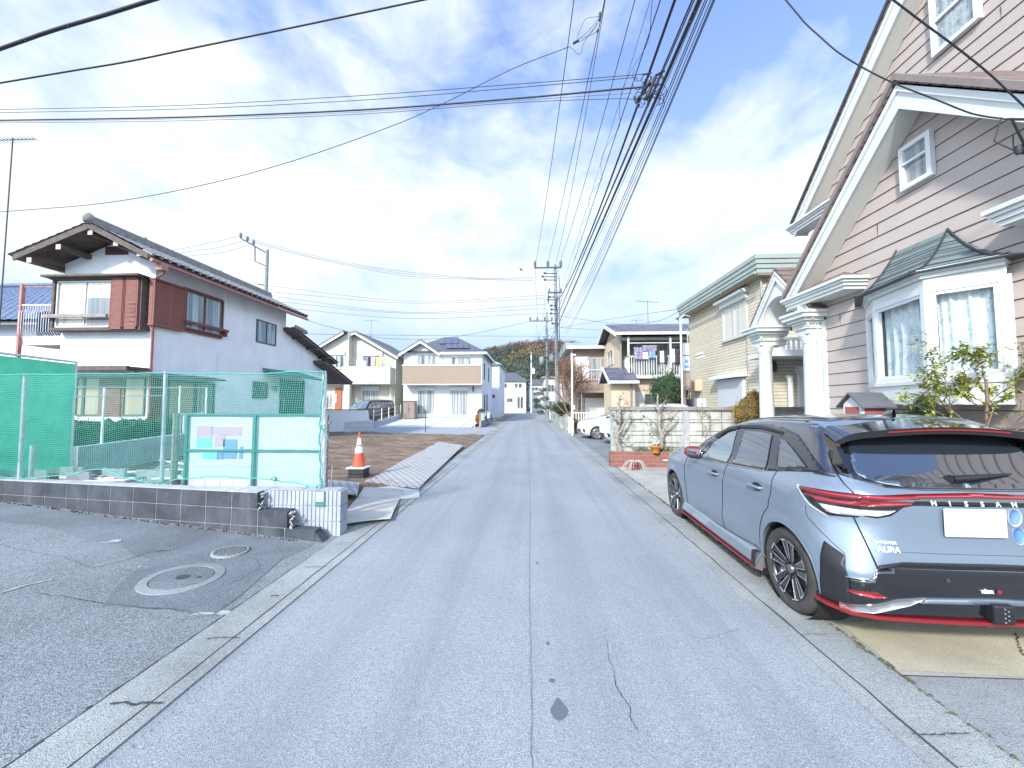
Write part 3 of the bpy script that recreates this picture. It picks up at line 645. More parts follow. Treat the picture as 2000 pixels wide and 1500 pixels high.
for i in range(n_):
    p = a+d*(i/n_); q = a+d*((i+.75)/n_); w_ = nn_*.02
    for s0, s1 in ((.0, .3), (.31, .52)):
        h = .27+.03*i/n_
        g.hexa([(p.x+w_.x, p.y+w_.y, h+s0), (q.x+w_.x, q.y+w_.y, h+s0), (q.x-w_.x*5, q.y-w_.y*5, h+s0), (p.x-w_.x*5, p.y-w_.y*5, h+s0), (p.x+w_.x, p.y+w_.y, h+s1), (q.x+w_.x, q.y+w_.y, h+s1), (q.x-w_.x*5, q.y-w_.y*5, h+s1), (p.x-w_.x*5, p.y-w_.y*5, h+s1)])
g.prism([(a.x, a.y, .2), (b.x, b.y, .23), (b.x, b.y, .81), (a.x, a.y, .79)], nn_*-.09)
g.build('ribbed_blocks', 'pale_block', t)
# fence posts and rails inside the site
t = thing('pipe_fence', (-8.9, 8.2, .3), 'thin galvanised pipe fence standing on the sloping ribbed wall', 'fence')
for x, y, h in ((-8.86, 7.6, 1.95), (-9.4, 9.9, 2.1), (-9.62, 11.0, 2.1)): MB().tube([(x, y, .5), (x, y, h)], .022, 8).build('post', 'galv_pale', t)
MB().tube([(-8.7, 6.9, 1.93), (-9.6, 11, 2.1)], .015, 6).tube([(-8.7, 6.9, 1.75), (-9.2, 9.2, 1.82)], .012, 6).build('rail', 'galv_pale', t)
t = thing('white_gate', (-10, 10.4, .3), 'small white picket gate beside the clipped hedge', 'gate')
g = MB()
for k in range(6): g.box(-9.75+k*.0, -9.72, 10.25+k*.14, 10.31+k*.14, .45, 1.3)
g.build('pickets', 'white_paint', t); MB().box(-9.76, -9.715, 10.2, 11.05, 1.31, 1.36).build('rail', 'white_paint', t)
# heap of scaffold pipes and boards
t = thing('pipe_heap', (-5.6, 6.2, .33), 'heap of white and grey scaffold pipes lying on the ground behind the net', 'pipes')
random.seed(9)
for k in range(22):
    x = random.uniform(-6.9, -5.0); y = random.uniform(5.5, 7.4); a = random.uniform(-.5, .5)+(1.57 if k % 5 == 0 else 0); l_ = random.uniform(.7, 1.5); z = .35+random.uniform(0, .16)*(y < 7)
    d = Vector((math.cos(a), math.sin(a), random.uniform(-.03, .05)))*l_/2; c = Vector((x, y, z+.03))
    MB().tube([c-d, c+d], .022, 8).build('pipe', random.choice(['galv_pale', 'white_paint', 'galv', 'galv_pale']), t)
g = MB()
for k in range(3): g.grid(lambda u, v: (-5.9+u*.7+k*.2, 6.3+v*.8, .42+.12*fbm(u*3+k, v*3)+.1*math.sin(3.1*u)), 14, 14)
g = g.build('crumpled_net', 'net_green'); tag(g, 'crumpled green netting dumped on the heap of pipes', 'netting')
t = thing('timber_boards', (-6.2, 8.2, .35), 'pale timber boards laid on the soil beyond the pipes', 'boards')
for k in range(3): MB().box(-7.6+k*.3, -5.2+k*.2, 8.0+k*.25, 8.18+k*.25, .34+k*.03, .38+k*.03).build('board', 'plywood', t)
for k in range(9):
    x = -8.2+k*.42; g = MB().box(x, x+.36, 5.5+(k % 3)*.12, 5.54+(k % 3)*.12, .3, .62-.03*(k % 2))
    tag(g.build('form_panel', 'galv'), 'low grey form panel in the row behind the wall at the left', 'panel', 'grey form panels behind the wall')
# ================================================================ mats, plywood, cone
def sheetobj(name, pts, z, th, m, label, cat, fn=None, group=None):
    q = [Vector((x, y, z)) for x, y in pts]
    def f(u, v):
        p = (q[0].lerp(q[1], u)).lerp(q[3].lerp(q[2], u), v); return (p.x, p.y, p.z+(fn(u, v) if fn else 0))
    g = MB().grid(f, 24, 24, False); o = g.build(name, m); s = o.modifiers.new('thick', 'SOLIDIFY'); s.thickness = th; s.offset = -1
    return tag(o, label, cat, group)
w = TW(mat('perforated', (.46, .465, .46), .75, var=.1, vs=4))
tcn = w.n('ShaderNodeTexCoord'); br = w.n('ShaderNodeTexBrick', offset=.5, i_Scale=1, i_Mortar_Size=.016, i_Brick_Width=.15, i_Row_Height=.12, i_Mortar_Smooth=.2); w.l(tcn.outputs['Object'], br.inputs['Vector'])
w.mixcol(br.outputs['Fac'], (.17, .165, .16))
sheetobj('perforated_mat', [(-3.66, 15.4), (-2.47, 14.2), (-2.06, 7.1), (-3.3, 7.6)], .05, .014, 'perforated', 'long white perforated ground mat laid beside the gutter', 'ground mat', lambda u, v: .008*math.sin(v*13)*math.sin(u*5+1)+.005*math.sin(v*31)+.012*(1-u)+.03*(1-v))
sheetobj('perforated_mat', [(-4.5, 7.15), (-3.2, 7.15), (-2.8, 6.2), (-3.9, 6.2)], .12, .02, 'perforated', 'white perforated ground mat beside the steel stake and net fence', 'ground mat', lambda u, v: .10*(1-u)+.01*math.sin(v*9))
a = gp((656, 1032), (763, 1020), (788, 961), (735, 940), (668, 985))
sheetobj('plywood_sheet', [a[0], a[1], a[2], (-3.0, 6.9)], .045, .012, 'plywood', 'large worn plywood sheet laid over the gutter beside the ribbed wall', 'plywood sheet', lambda u, v: .02*math.sin(u*2.5+v)+.035*v*(1-u)+.01*math.sin(7*v))
a = gp((700, 985), (783, 977), (820, 973), (815, 939), (712, 948))
sheetobj('plywood_sheet', [a[0], a[2], a[3], a[4]], .035, .012, 'mat_grey', 'paler sheet half under the worn plywood nearer the cone', 'plywood sheet', lambda u, v: .015*math.sin(u*5))
cx_, cy_ = -3.62, 8.05
t = thing('traffic_cone', (cx_, cy_, .27), 'orange traffic cone with two white reflective bands', 'traffic cone')
def ring(z0, z1, o_=0): r_ = lambda z: .135-.165*(z-.02)/.7*.78+o_; return MB().lathe((cx_, cy_, .28), [(r_(z0), z0), (r_(z1), z1)], 28)
ring(.02, .7).build('cone_body', 'cone', t); MB().lathe((cx_, cy_, .28), [(.017, .69), (.02, .7), (.02, .72), (.012, .73)], 16).build('tip', 'cone', t)
ring(.30, .44, .003).build('white_band', 'reflective', t); ring(.47, .61, .003).build('white_band', 'reflective', t)
MB().box(cx_-.19, cx_+.19, cy_-.19, cy_+.19, .262, .29).build('cone_base', 'reflective', t, bevel=.008)
t = tag(MB().box(cx_-.17, cx_+.17, cy_-.16, cy_+.17, .03, .14).box(cx_-.16, cx_+.165, cy_-.155, cy_+.16, .145, .257).build('rubber_weight', 'black_rubber', bevel=.015), 'black stacked rubber blocks under the traffic cone', 'weight')
# ================================================================ old stucco house on the left
def slab(mb, pts, th):                                    # roof slab, thickness downwards
    return mb.prism(pts, (0, 0, -th))
def tiles(mb, p00, p10, p01, p11, pitch=.27, row=.26, h=.03):   # wavy pan tiles; u along the eave, v down the slope
    p00, p10, p01, p11 = map(Vector, (p00, p10, p01, p11))
    lu = ((p10-p00).length+(p11-p01).length)/2; lv = (p01-p00).length
    nr = (p10-p00).cross(p01-p00).normalized()
    if nr.z < 0: nr = -nr
    nu = int(lu/pitch*5); nv = int(lv/row)*4
    def f(u, v):
        p = p00.lerp(p10, u).lerp(p01.lerp(p11, u), v)
        a = (u*lu/pitch) % 1; b = (v*lv/row) % 1
        return p+nr*(h*(.5+.5*math.cos(a*6.283))**.6+.028*b+.01+.006*noise.noise(p*2))
    mb.grid(f, nu, nv)
def louvre(mb, ax, pl, out, a0, a1, z0, z1, step=.05, d=.03, broken=()):
    a0, a1 = min(a0, a1), max(a0, a1); z0, z1 = min(z0, z1), max(z0, z1); k = 0
    z = z0+.02
    while z < z1-.02:
        dz = .012*math.sin(k*2.3) if any(b0 < (z-z0)/(z1-z0) < b1 for b0, b1 in broken) else 0
        if ax == 'x': mb.hexa([(pl, a0, z), (pl+out*d, a0, z-.012), (pl+out*d, a1, z-.012+dz), (pl, a1, z+dz), (pl, a0, z+step*.7), (pl+out*d, a0, z+step*.6), (pl+out*d, a1, z+step*.6+dz), (pl, a1, z+step*.7+dz)])
        else: mb.hexa([(a0, pl+out*d, z-.012), (a1, pl+out*d, z-.012+dz), (a1, pl, z+dz), (a0, pl, z), (a0, pl+out*d, z+step*.6), (a1, pl+out*d, z+step*.6+dz), (a1, pl, z+step*.7+dz), (a0, pl, z+step*.7)])
        z += step; k += 1
t = thing('stucco_house', (-13.4, 14.6, .3), 'old white stucco house with grey tiled gable roof and red-brown shutters', 'house')
xL, xR, yF, yB = -14.85, -11.8, 11.4, 17.9
wl = MB(); wl.box(xL, xR, yF, yB, .3, 6.1); wl.prism([(xL, yF, 6.1), (xR, yF, 6.1), (-13.1, yF, 6.8)], (0, 6.5, 0)); wl.box(xL, xR, yB, 21.8, .3, 3.7); wl.prism([(xR, yB, 3.7), (xR, 21.8, 3.7), (xR, 21.3, 4.1), (xR, yB, 5.1)], (-3, 0, 0))
wl.box(-16.2, xL, 13.2, 17.9, .3, 5.5); wl.build('wall', 'stucco', t)
RX, RZ = -13.07, 6.95; EL = (-15.45, 6.02); ER = (-11.12, 5.98); Y0, Y1 = 10.55, 18.5
r_ = MB(); slab(r_, [(RX, Y0, RZ), (ER[0], Y0, ER[1]), (ER[0], Y1, ER[1]), (RX, Y1, RZ)], .07); slab(r_, [(RX, Y0, RZ), (RX, Y1, RZ), (EL[0], Y1, EL[1]), (EL[0], Y0, EL[1])], .07)
r_.prism([(RX, Y0-.02, RZ+.05), (ER[0]-.05, Y0-.02, ER[1]+.05), (ER[0]-.05, Y0-.02, ER[1]-.12), (RX, Y0-.02, RZ-.13)], (0, .05, 0)).prism([(RX, Y0-.02, RZ+.05), (EL[0]+.05, Y0-.02, EL[1]+.05), (EL[0]+.05, Y0-.02, EL[1]-.12), (RX, Y0-.02, RZ-.13)], (0, .05, 0))
rf = r_.build('roof', 'dark_wood', t)
g = MB(); tiles(g, (RX, Y0-.05, RZ+.02), (RX, Y1, RZ+.02), (ER[0]+.08, Y0-.05, ER[1]), (ER[0]+.08, Y1, ER[1])); tiles(g, (RX, Y0-.05, RZ+.02), (RX, Y1, RZ+.02), (EL[0]-.08, Y0-.05, EL[1]), (EL[0]-.08, Y1, EL[1]))
g.build('roof_tiles', 'kawara', rf)
g = MB(); g.box(RX-.12, RX+.12, Y0-.05, Y1, RZ+.02, RZ+.16); g.tube([(RX, Y0-.1, RZ+.2), (RX, Y1, RZ+.2)], .09, 10)
for y, s_ in ((Y0-.02, .14), (12.2, .09), (15.4, .09)): g.lathe((RX, y, RZ+.04), [(.02, 0), (s_*.9, .02), (s_, .14), (s_*.6, .25), (.02, .3)], 10)
k = Y0
while k < Y1: g.tube([(ER[0]+.1, k, ER[1]+.01), (ER[0]-.2, k, ER[1]+.15)], .05, 6); k += .27
g.build('ridge_tiles', 'kawara', rf)
for x in (-13.07, -14.05, -14.95, -12.25, -11.5):
    zz_ = RZ-(abs(x-RX))*(RZ-6.0)/2.2-.30; MB().box(x-.075, x+.075, Y0+.04, yF+.2, zz_, zz_+.15).build('purlin', 'dark_wood', rf)
    MB().box(x-.077, x+.077, Y0+.03, Y0+.037, zz_-.002, zz_+.152).build('purlin_end', 'beam_end', rf)
g = MB(); g.tube([(ER[0]+.03, Y0, ER[1]-.13), (ER[0]+.03, Y1, ER[1]-.15)], .055, 8).tube([(ER[0]+.03, Y0+.35, ER[1]-.15), (ER[0]-.05, Y0+.5, ER[1]-.35), (xR+.06, yF-.07, ER[1]-.45), (xR+.06, yF-.07, .6)], .04, 8); g.box(ER[0]-.08, ER[0]+.12, Y0+.25, Y0+.45, ER[1]-.34, ER[1]-.12)
g.build('gutter_pipe', 'copper_pipe', t)
slab(MB(), [(-15.5, 12.9, 6.25), (-15.5, 17.9, 6.25), (-16.9, 17.9, 5.5), (-16.9, 12.9, 5.5)], .08).build('rear_roof', 'dark_wood', t)
g = MB(); tiles(g, (-15.4, 12.85, 6.28), (-15.4, 17.9, 6.28), (-17.0, 12.85, 5.53), (-17.0, 17.9, 5.53)); g.build('rear_roof_tiles', 'kawara', t)
# gable vent
a = (-13.5, -12.75, 6.36, 6.62); g = MB().box(a[0], a[1], yF-.03, yF+.0, a[2], a[3]); v_ = g.build('gable_vent', 'dark_wood', t)
g = MB(); k = a[0]+.03
while k < a[1]-.03: g.box(k, k+.02, yF-.045, yF-.03, a[2]+.02, a[3]-.02); k += .045
g.build('vent_bars', 'brown_wood', v_)
# upper front bay window
a = rectY(11.1, 118, 546, 217, 640); fb = 11.1
g = MB().box(xL-.02, xR-.12, fb-.05, yF, a[3]+.0, a[3]+.05).box(xL-.15, xR-.05, fb-.2, yF, a[3]+.05, a[3]+.11).box(xL+.0, xR-.1, fb-.02, yF, a[2]-.08, a[2]).box(xL+.0, xL+.08, fb, yF, a[2], a[3]).box(xR-.2, xR-.12, fb, yF, a[2], a[3]).box(xL+.05, xR-.15, fb+.1, yF, a[2], a[3])
bw = g.build('window_bay', 'dark_wood', t)
w_ = window(t, 'y', fb+.1, -1, xL+.1, a[1], a[2]+.02, a[3]-.02, 'alu', 'glass_cream', 2, .045, d=.06); MB().box((xL+.1+a[1])/2+.08, a[1]-.08, fb+.07, fb+.078, a[2]+.08, a[2]+.95).build('open_gap', 'glass_dark', w_)
g = MB().box(xL-.12, a[1]-.02, fb-.12, fb-.05, a[2]+.30, a[2]+.40); g.box(xL-.05, xL, fb-.1, fb+.1, a[2]+.3, a[2]+.38); g.build('handrail', 'wood_grey', w_)
s0 = a[1]+.02; s1 = xR-.18
g = MB(); mid = (s0+s1)/2
for q0, q1 in ((s0, mid-.015), (mid+.015, s1)):
    g.box(q0, q0+.04, fb-.06, fb+.0, a[2]-.05, a[3]); g.box(q1-.04, q1, fb-.06, fb+.0, a[2]-.05, a[3]); g.box(q0, q1, fb-.06, fb, a[2]-.06, a[2]); g.box(q0, q1, fb-.06, fb, a[3]-.04, a[3])
louvre(g, 'y', fb-.03, -1, s0+.03, mid-.03, a[2], a[3]-.03); louvre(g, 'y', fb-.03, -1, mid+.03, s1-.03, a[2], a[3]-.03, broken=((.05, .5),))
g.build('shutter', 'brown_shutter', t)
# upper side window with louvred shutter box (wall facing the road)
def rXX(X, p0, p1, pr, yt, yb): return P(p0, 600, X=X).y, P(p1, 600, X=X).y, P(pr, yb, X=X).z, P(pr, yt, X=X).z
XS = xR+.16
a = rXX(XS, 300, 362, 300, 545, 632); g = MB(); g.box(xR, XS-.04, a[0], a[1], a[2], a[3]).box(xR, XS+.03, a[0]-.02, a[1]+.02, a[3], a[3]+.05).box(xR, XS+.02, a[0]-.02, a[1], a[2]-.05, a[2])
m0 = (a[0]+a[1])/2
for q in (a[0], m0-.02, a[1]-.05): g.box(XS-.05, XS+.01, q, q+.05, a[2], a[3])
louvre(g, 'x', XS-.02, 1, a[0]+.04, m0-.02, a[2], a[3]); louvre(g, 'x', XS-.02, 1, m0+.03, a[1]-.04, a[2], a[3]); g.build('shutter', 'brown_shutter', t)
b = rXX(XS, 362, 438, 362, 568, 640); w_ = window(t, 'x', XS-.1, 1, b[0]+.02, b[1], b[2]-.02, b[3]+.08, 'brown_wood', 'glass_blue', 2, .05, d=.1)
MB().box(xR, XS-.06, b[0], b[1]+.04, b[2]-.1, b[2]-.021).box(xR, XS-.06, b[0], b[1]+.04, b[3]+.081, b[3]+.15).box(xR, XS-.1, b[0], b[1]+.02, b[2], b[3]+.08).box(XS+.04, XS+.11, b[0]-.03, b[1]+.15, b[2]+.16, b[2]+.25).box(XS-.1, XS+.1, b[1]+.02, b[1]+.09, b[2]-.02, b[2]+.22).build('handrail', 'brown_wood', w_)
b = rXX(xR+.03, 503, 541, 503, 623, 668); window(t, 'x', xR, 1, b[0], b[1], b[2], b[3], 'alu_dark', 'glass_blue', 2, .045)
# far lean-to roofs
g = MB(); g.prism([(-11.25, 17.7, 5.25), (-11.25, 21.9, 4.05), (-11.25, 21.9, 3.95), (-11.25, 17.7, 5.13)], (-4.2, 0, 0)).prism([(-11.1, 20.3, 3.95), (-11.1, 23.5, 2.95), (-11.1, 23.5, 2.85), (-11.1, 20.3, 3.83)], (-4.2, 0, 0))
for y, z in ((18.4, 4.9), (19.6, 4.55), (20.8, 4.2)): g.box(-11.8, -11.15, y, y+.1, z-.06, z+.05)
rf = g.build('lean_to_roof', 'dark_wood', t)
g = MB(); tiles(g, (-15.4, 17.7, 5.27), (-11.2, 17.7, 5.27), (-15.4, 22.0, 4.03), (-11.2, 22.0, 4.03)); tiles(g, (-15.3, 20.3, 3.97), (-11.05, 20.3, 3.97), (-15.3, 23.6, 2.93), (-11.05, 23.6, 2.93))
for k in range(9): g.lathe((-11.2, 17.75+k*.1, 5.2-k*.01), [(.02, 0), (.09, .03), (.1, .12), (.04, .2)], 8)
g.build('roof_tiles', 'kawara', rf)
# ground floor, mostly seen through the net
g = MB().box(xL-.3, xR+.05, yF-.75, yF, 2.66, 2.72).box(xL-.3, xR+.05, yF-.78, yF-.7, 2.6, 2.73); g.build('front_hood', 'dark_wood', t)
for p0, p1, m_ in ((150, 165, 'glass_beige'), (198, 243, 'brown_shutter'), (243, 285, 'glass_beige')):
    b = rectY(yF, p0, 737, p1, 812)
    if m_ == 'brown_shutter': g = MB(); g.box(b[0], b[1], yF-.05, yF, b[2], b[3]); louvre(g, 'y', yF-.05, -1, b[0]+.05, b[1]-.05, b[2], b[3], .07); g.build('shutter', 'brown_shutter', t)
    else: window(t, 'y', yF, -1, b[0], b[1], b[2], b[3], 'alu_dark', m_, 1, .04)
b = rectY(yF, 165, 737, 198, 812); window(t, 'y', yF, -1, b[0], b[1], b[2], b[3], 'alu_dark', 'glass_beige', 1, .04)
h = rXX(xR+.5, 300, 448, 300, 731, 736); MB().prism([(xR, h[0], h[3]+.1), (xR+.5, h[0], h[3]-.0), (xR+.5, h[0], h[3]-.05), (xR, h[0], h[3]-.02)], (0, h[1]-h[0], 0)).build('side_hood', 'dark_wood', t)
for p0, p1, m_ in ((302, 334, 'sh'), (337, 390, 'glass_beige'), (391, 427, 'glass_white')):
    b = rXX(xR+.05, p0, p1, 302, 739, 818)
    if m_ == 'sh': g = MB(); g.box(xR, xR+.1, b[0], b[1], b[2], b[3]-.02); louvre(g, 'x', xR+.1, 1, b[0]+.04, b[1]-.04, b[2]+.03, b[3]-.05, .07); g.build('shutter', 'brown_shutter', t)
    else: window(t, 'x', xR, 1, b[0], b[1], b[2], b[3]-.02, 'alu_dark', m_, 1, .05)
b = rXX(xR+.03, 500, 527, 500, 745, 778); w_ = window(t, 'x', xR, 1, b[0], b[1], b[2], b[3], 'alu_dark', 'glass_dark', 1, .04); g = MB()
k = b[0]+.06
while k < b[1]: g.box(xR+.08, xR+.1, k, k+.015, b[2], b[3]); k += .1
g.build('window_bars', 'metal_dark', w_)
b = rXX(xR+.05, 555, 597, 555, 742, 812); d_ = MB().box(xR, xR+.06, b[0], b[1], b[2]-.3, b[3]).box(xR, xR+.09, b[0]-.06, b[0], b[2]-.3, b[3]+.06).box(xR, xR+.09, b[1], b[1]+.06, b[2]-.3, b[3]+.06).build('door', 'door_green', t)
MB().box(xR+.07, xR+.1, b[0]+.1, b[0]+.13, b[2]+.3, b[2]+.8).build('handle', 'alu', d_)
h = rXX(xR+1, 545, 600, 555, 740, 745); MB().prism([(xR, h[0]+.5, h[3]+.5), (xR+1.1, h[0]+.5, h[3]+.15), (xR+1.1, h[0]+.5, h[3]+.09), (xR, h[0]+.5, h[3]+.4)], (0, 3.0, 0)).build('porch_awning', 'green_steel', t)
b = P(536, 756, X=xR+.1); MB().box(xR, xR+.1, b.y-.04, b.y+.04, b.z-.02, b.z+.04).lathe((xR+.16, b.y, b.z-.16), [(.05, 0), (.09, .05), (.09, .18), (.03, .24)], 10).build('wall_lamp', 'green_steel', t)
g = MB()
for yy_, z0, z1 in ((13.9, 2.7, 3.5), (19.2, 2.8, 4.3)): ribbon_pts = [(xR+.005, yy_+.02*math.sin(k*1.7), z0+(z1-z0)*k/10) for k in range(11)]; g.tube(ribbon_pts, .004, 4)
g.build('hairline_crack', 'block_top', t)
# balcony beside it
t = thing('iron_balcony', (-16, 12.6, 3), 'red and white balcony with bent railings beside the stucco house', 'balcony')
g = MB().box(-17.3, -14.88, 12.2, 14, 3.62, 3.78); g.build('floor', 'white_paint', t)
g = MB()
for i in range(27):
    x = -17.25+i*.09; g.tube([(x, 12.2, 3.8), (x, 12.12, 3.95), (x, 12.05, 4.05), (x, 12.05, 4.7), (x, 12.15, 4.82), (x, 12.15, 4.97)], .0085, 5, False)
g.box(-17.3, -14.9, 12.12, 12.18, 4.96, 5.0); g.build('railing', 'white_paint', t)
MB().box(-17.36, -17.28, 12.1, 12.2, 2.9, 5.7).box(-17.36, -14.9, 12.14, 12.18, 5.6, 5.63).build('frame_post', 'copper_pipe', t)
tag(MB().grid(lambda u, v: (-17.2+u*1.3, 12.5+.08*math.sin(u*20), 4.0+v*.85), 30, 6).build('bedding', 'cloth_navy'), 'dark blue quilts hung behind the balcony railings', 'bedding')
tag(MB().grid(lambda u, v: (-15.8+u*.8, 12.45+.05*math.sin(u*14), 3.95+v*1.0), 20, 6).build('bedding', 'pinkish_red'), 'dull red blanket hung behind the balcony railings', 'bedding')
t = thing('low_annex', (-16.5, 13, .3), 'low brown annex with a flat dark roof under the balcony', 'annex')
MB().box(-19, -14.87, 12.6, 17, .3, 2.7).build('wall', 'terracotta', t); MB().box(-19.2, -14.86, 12.2, 17, 2.72, 2.8).prism([(-19.2, 12.2, 2.9), (-19.2, 16, 3.4), (-14.86, 16, 3.4), (-14.86, 12.2, 2.9)], (0, 0, -.08)).build('roof', 'dark_wood', t)
def antenna(loc, h, label, arm=.9, n=9, rz=0, m_='metal_dark', r=.015, r2=.006):
    t = thing('tv_antenna', loc, label, 'antenna'); x, y, z = loc
    MB().tube([(x, y, z), (x, y, z+h)], r, 6).build('mast', m_, t)
    g = MB(); c, s_ = math.cos(rz), math.sin(rz)
    g.tube([(x-c*arm*.5, y-s_*arm*.5, z+h-.05), (x+c*arm*.5, y+s_*arm*.5, z+h-.05)], r*.7, 5)
    for k in range(n):
        o = -arm*.5+arm*k/(n-1); l_ = .18-.006*k
        g.tube([(x+c*o-s_*l_, y+s_*o+c*l_, z+h-.05), (x+c*o+s_*l_, y+s_*o-c*l_, z+h-.05)], r2, 4)
    g.build('aerial', m_, t)
p = P(25, 270, Y=11.6); antenna((p.x, p.y, 3.8), p.z-3.8, 'tall thin television antenna mast at the far left above the balcony', 1.6, 13, 0, 'metal_dark', .02, .008)
t = thing('blue_roof_house', (-23, 18, 0), 'house with glazed blue tiled roof at the far left edge', 'house')
MB().box(-30, -19.3, 15.6, 22, 0, 5.1).build('wall', 'bluish_wall', t)
rf = slab(MB(), [(-31, 15, 5.1), (-18.6, 15, 5.1), (-23.3, 19, 7.8), (-31, 19, 7.8)], .1).build('roof', 'dark_wood', t)
g = MB(); tiles(g, (-31, 19, 7.85), (-23.3, 19, 7.85), (-31, 14.9, 5.12), (-18.5, 14.9, 5.12), .34, .32, .04); g.tube([(-23.3, 19, 7.95), (-18.5, 14.9, 5.25)], .12, 8).tube([(-31, 19, 7.95), (-23.3, 19, 7.95)], .13, 8); g.build('roof_tiles', 'kawara_blue', rf)
# ================================================================ cream house
t = thing('cream_house', (-17, 38, .3), 'cream two-storey house with twin gables and laundry on its balcony', 'house')
yc = 36.0; x0, x1 = -20.9, -12.85; xm = P(681, 700, Y=35.2).x
MB().box(x0, xm, 35.2, 44, .2, 6.3).box(xm+.002, x1, yc, 44, .2, 6.3).prism([(x0, 35.2, 6.3), (xm, 35.2, 6.3), (xm, 35.2, 8.35)], (0, 8, 0)).prism([(xm+.002, yc, 6.3), (x1, yc, 6.3), (-16.6, yc, 8.35), (xm+.002, yc, 8.2)], (0, 8, 0)).build('wall', 'cream_wall', t)
MB().box(x1+.003, x1+.02, yc+.02, 44, .4, 6.25).build('shaded_side_wall', 'cream_shaded', t)  # thin sheet on the side: shade painted in as a dimmer cream
rf = MB(); ap = (-17.0, 8.62)
rf.prism([(x0-.35, 34.7, 6.25), (-17.35, 34.7, 8.5), (-17.35, 34.7, 8.35), (x0-.35, 34.7, 6.08)], (0, 9.8, 0)).prism([(-17.3, 35.4, 8.33), (-16.6, 35.4, 8.62), (x1+.45, 35.4, 6.2), (x1+.45, 35.4, 6.05), (-16.6, 35.4, 8.47), (-17.3, 35.4, 8.2)], (0, 9.2, 0)); rf = rf.build('roof', 'slate_grey', t)
g = MB(); g.prism([(x0-.35, 34.66, 6.07), (-17.35, 34.66, 8.34), (-17.35, 34.66, 8.15), (x0-.35, 34.66, 5.88)], (0, .1, 0)).prism([(-16.6, 35.36, 8.46), (x1+.45, 35.36, 6.04), (x1+.45, 35.36, 5.85), (-16.6, 35.36, 8.25)], (0, .1, 0)).prism([(-16.6, 35.36, 8.46), (-17.3, 35.36, 8.19), (-17.3, 35.36, 8.0), (-16.6, 35.36, 8.25)], (0, .1, 0)); g.build('barge_board', 'white_paint', rf)
b = rectY(34.5, 668, 717, 762, 750); bl = MB().box(b[0], b[1], 34.5, yc, b[2], b[3]).build('balcony', 'cream_wall', t); MB().box(b[0]-.03, b[1]+.03, 34.47, 34.6, b[3]+.002, b[3]+.07).build('balcony_rail', 'alu', bl)
MB().box(x0-.3, b[0]-.01, 34.4, 35.3, b[2]-.05, b[2]+.15).box(P(671, 780, Y=34.5).x, P(682, 780, Y=34.5).x, 34.5, 34.9, .3, b[2]-.06).build('porch', 'cream_wall', t)
b = rectY(35.2, 639, 693, 673, 719); window(t, 'y', 35.2, -1, *b, n=2, sill=.06, box=.35)
b = rectY(yc, 708, 695, 747, 720); window(t, 'y', yc, -1, *b, n=2, box=.4)
b = rectY(yc, 706, 762, 741, 800); window(t, 'y', yc, -1, *b, n=2, box=.35, gm='glass_white')
b = rectY(35.2, 655, 758, 668, 800); d_ = MB().box(b[0], b[1], 35.12, 35.2, b[2], b[3]).build('door', 'door_brown', t); MB().box(b[0]+.1, b[0]+.16, 35.06, 35.12, b[2]+.6, b[2]+1.5).build('handle', 'white_paint', d_)
b = rectY(35.2, 643, 767, 650, 793); window(t, 'y', 35.2, -1, *b, n=1, fw=.08, gm='glass_blue')
g = MB().tube([(x1+.08, yc-.1, 6.0), (x1+.08, yc-.1, 3.6), (x1-.3, yc-.3, 3.2), (x1-.3, yc-.3, .4)], .05, 6); g.build('drain_pipe', 'white_paint', t)
p = P(725, 640, Y=38); antenna((p.x, 38, 7.6), 2.6, 'thin television antenna on the cream house roof', 1.3, 7)
def hang(name, px0, px1, py0, py1, Y, m_, label, cat='laundry', grp=None):
    b = rectY(Y, px0, py0, px1, py1); x0_, x1_ = b[0], b[1]
    g = MB().grid(lambda u, v: (x0_+(x1_-x0_)*(u+.06*math.sin(v*3)*(.5-u)), Y+.02*math.sin(u*9+v*2), b[3]+(b[2]-b[3])*v-.02*math.sin(u*3.1)), 12, 8)
    o = g.build(name, m_); s_ = o.modifiers.new('thick', 'SOLIDIFY'); s_.thickness = .012; return tag(o, label, cat, grp)
for i, (a_, b_, c_, d_, m_, lb) in enumerate(((696, 705, 703, 716, 'cloth_white', 'pale lilac towel leftmost on the cream balcony'), (706, 716, 704, 716, 'cloth_lilac', 'lilac towel second from left on the cream balcony'), (718, 724, 697, 715, 'cloth_dark', 'dark garment hanging on the cream balcony'),
        (725, 733, 697, 715, 'cloth_lilac', 'lilac shirt hanging next to the dark garment'), (734, 741, 698, 715, 'cloth_yellow', 'yellow garment hanging on the cream balcony'), (742, 746, 696, 714, 'cloth_white', 'white garment rightmost on the cream balcony'))):
    hang('laundry', a_, b_, c_, d_, 35.0, m_, lb, 'laundry', 'laundry on the cream house balcony')
# ================================================================ white house with tan balcony
t = thing('white_house', (-7.8, 38, .4), 'white two-storey house with tan balcony and solar panels', 'house')
yb = 34.0; x0, x1 = -11.36, -4.27
MB().box(x0, x1, yb, 43, .5, 6.3).prism([(x0, yb, 6.3), (-8.1, yb, 6.3), (-9.73, yb, 7.3)], (0, 5, 0)).build('wall', 'white_siding', t)
MB().box(x1+.003, x1+.02, yb+.01, 43, .5, 6.28).build('shaded_side_wall', 'bluish_wall', t); MB().box(x0+.01, x1-.01, yb+.03, 42.9, .2, .5).build('foundation', 'block_top', t)  # side sheet carries the bluish shade of the road-facing wall as colour
rf = MB(); rf.prism([(x0-.35, yb-.5, 6.2), (-9.73, yb-.5, 7.42), (-8.0, yb-.5, 6.25), (-8.0, yb-.5, 6.1), (-9.73, yb-.5, 7.27), (x0-.35, yb-.5, 6.05)], (0, 5.5, 0))
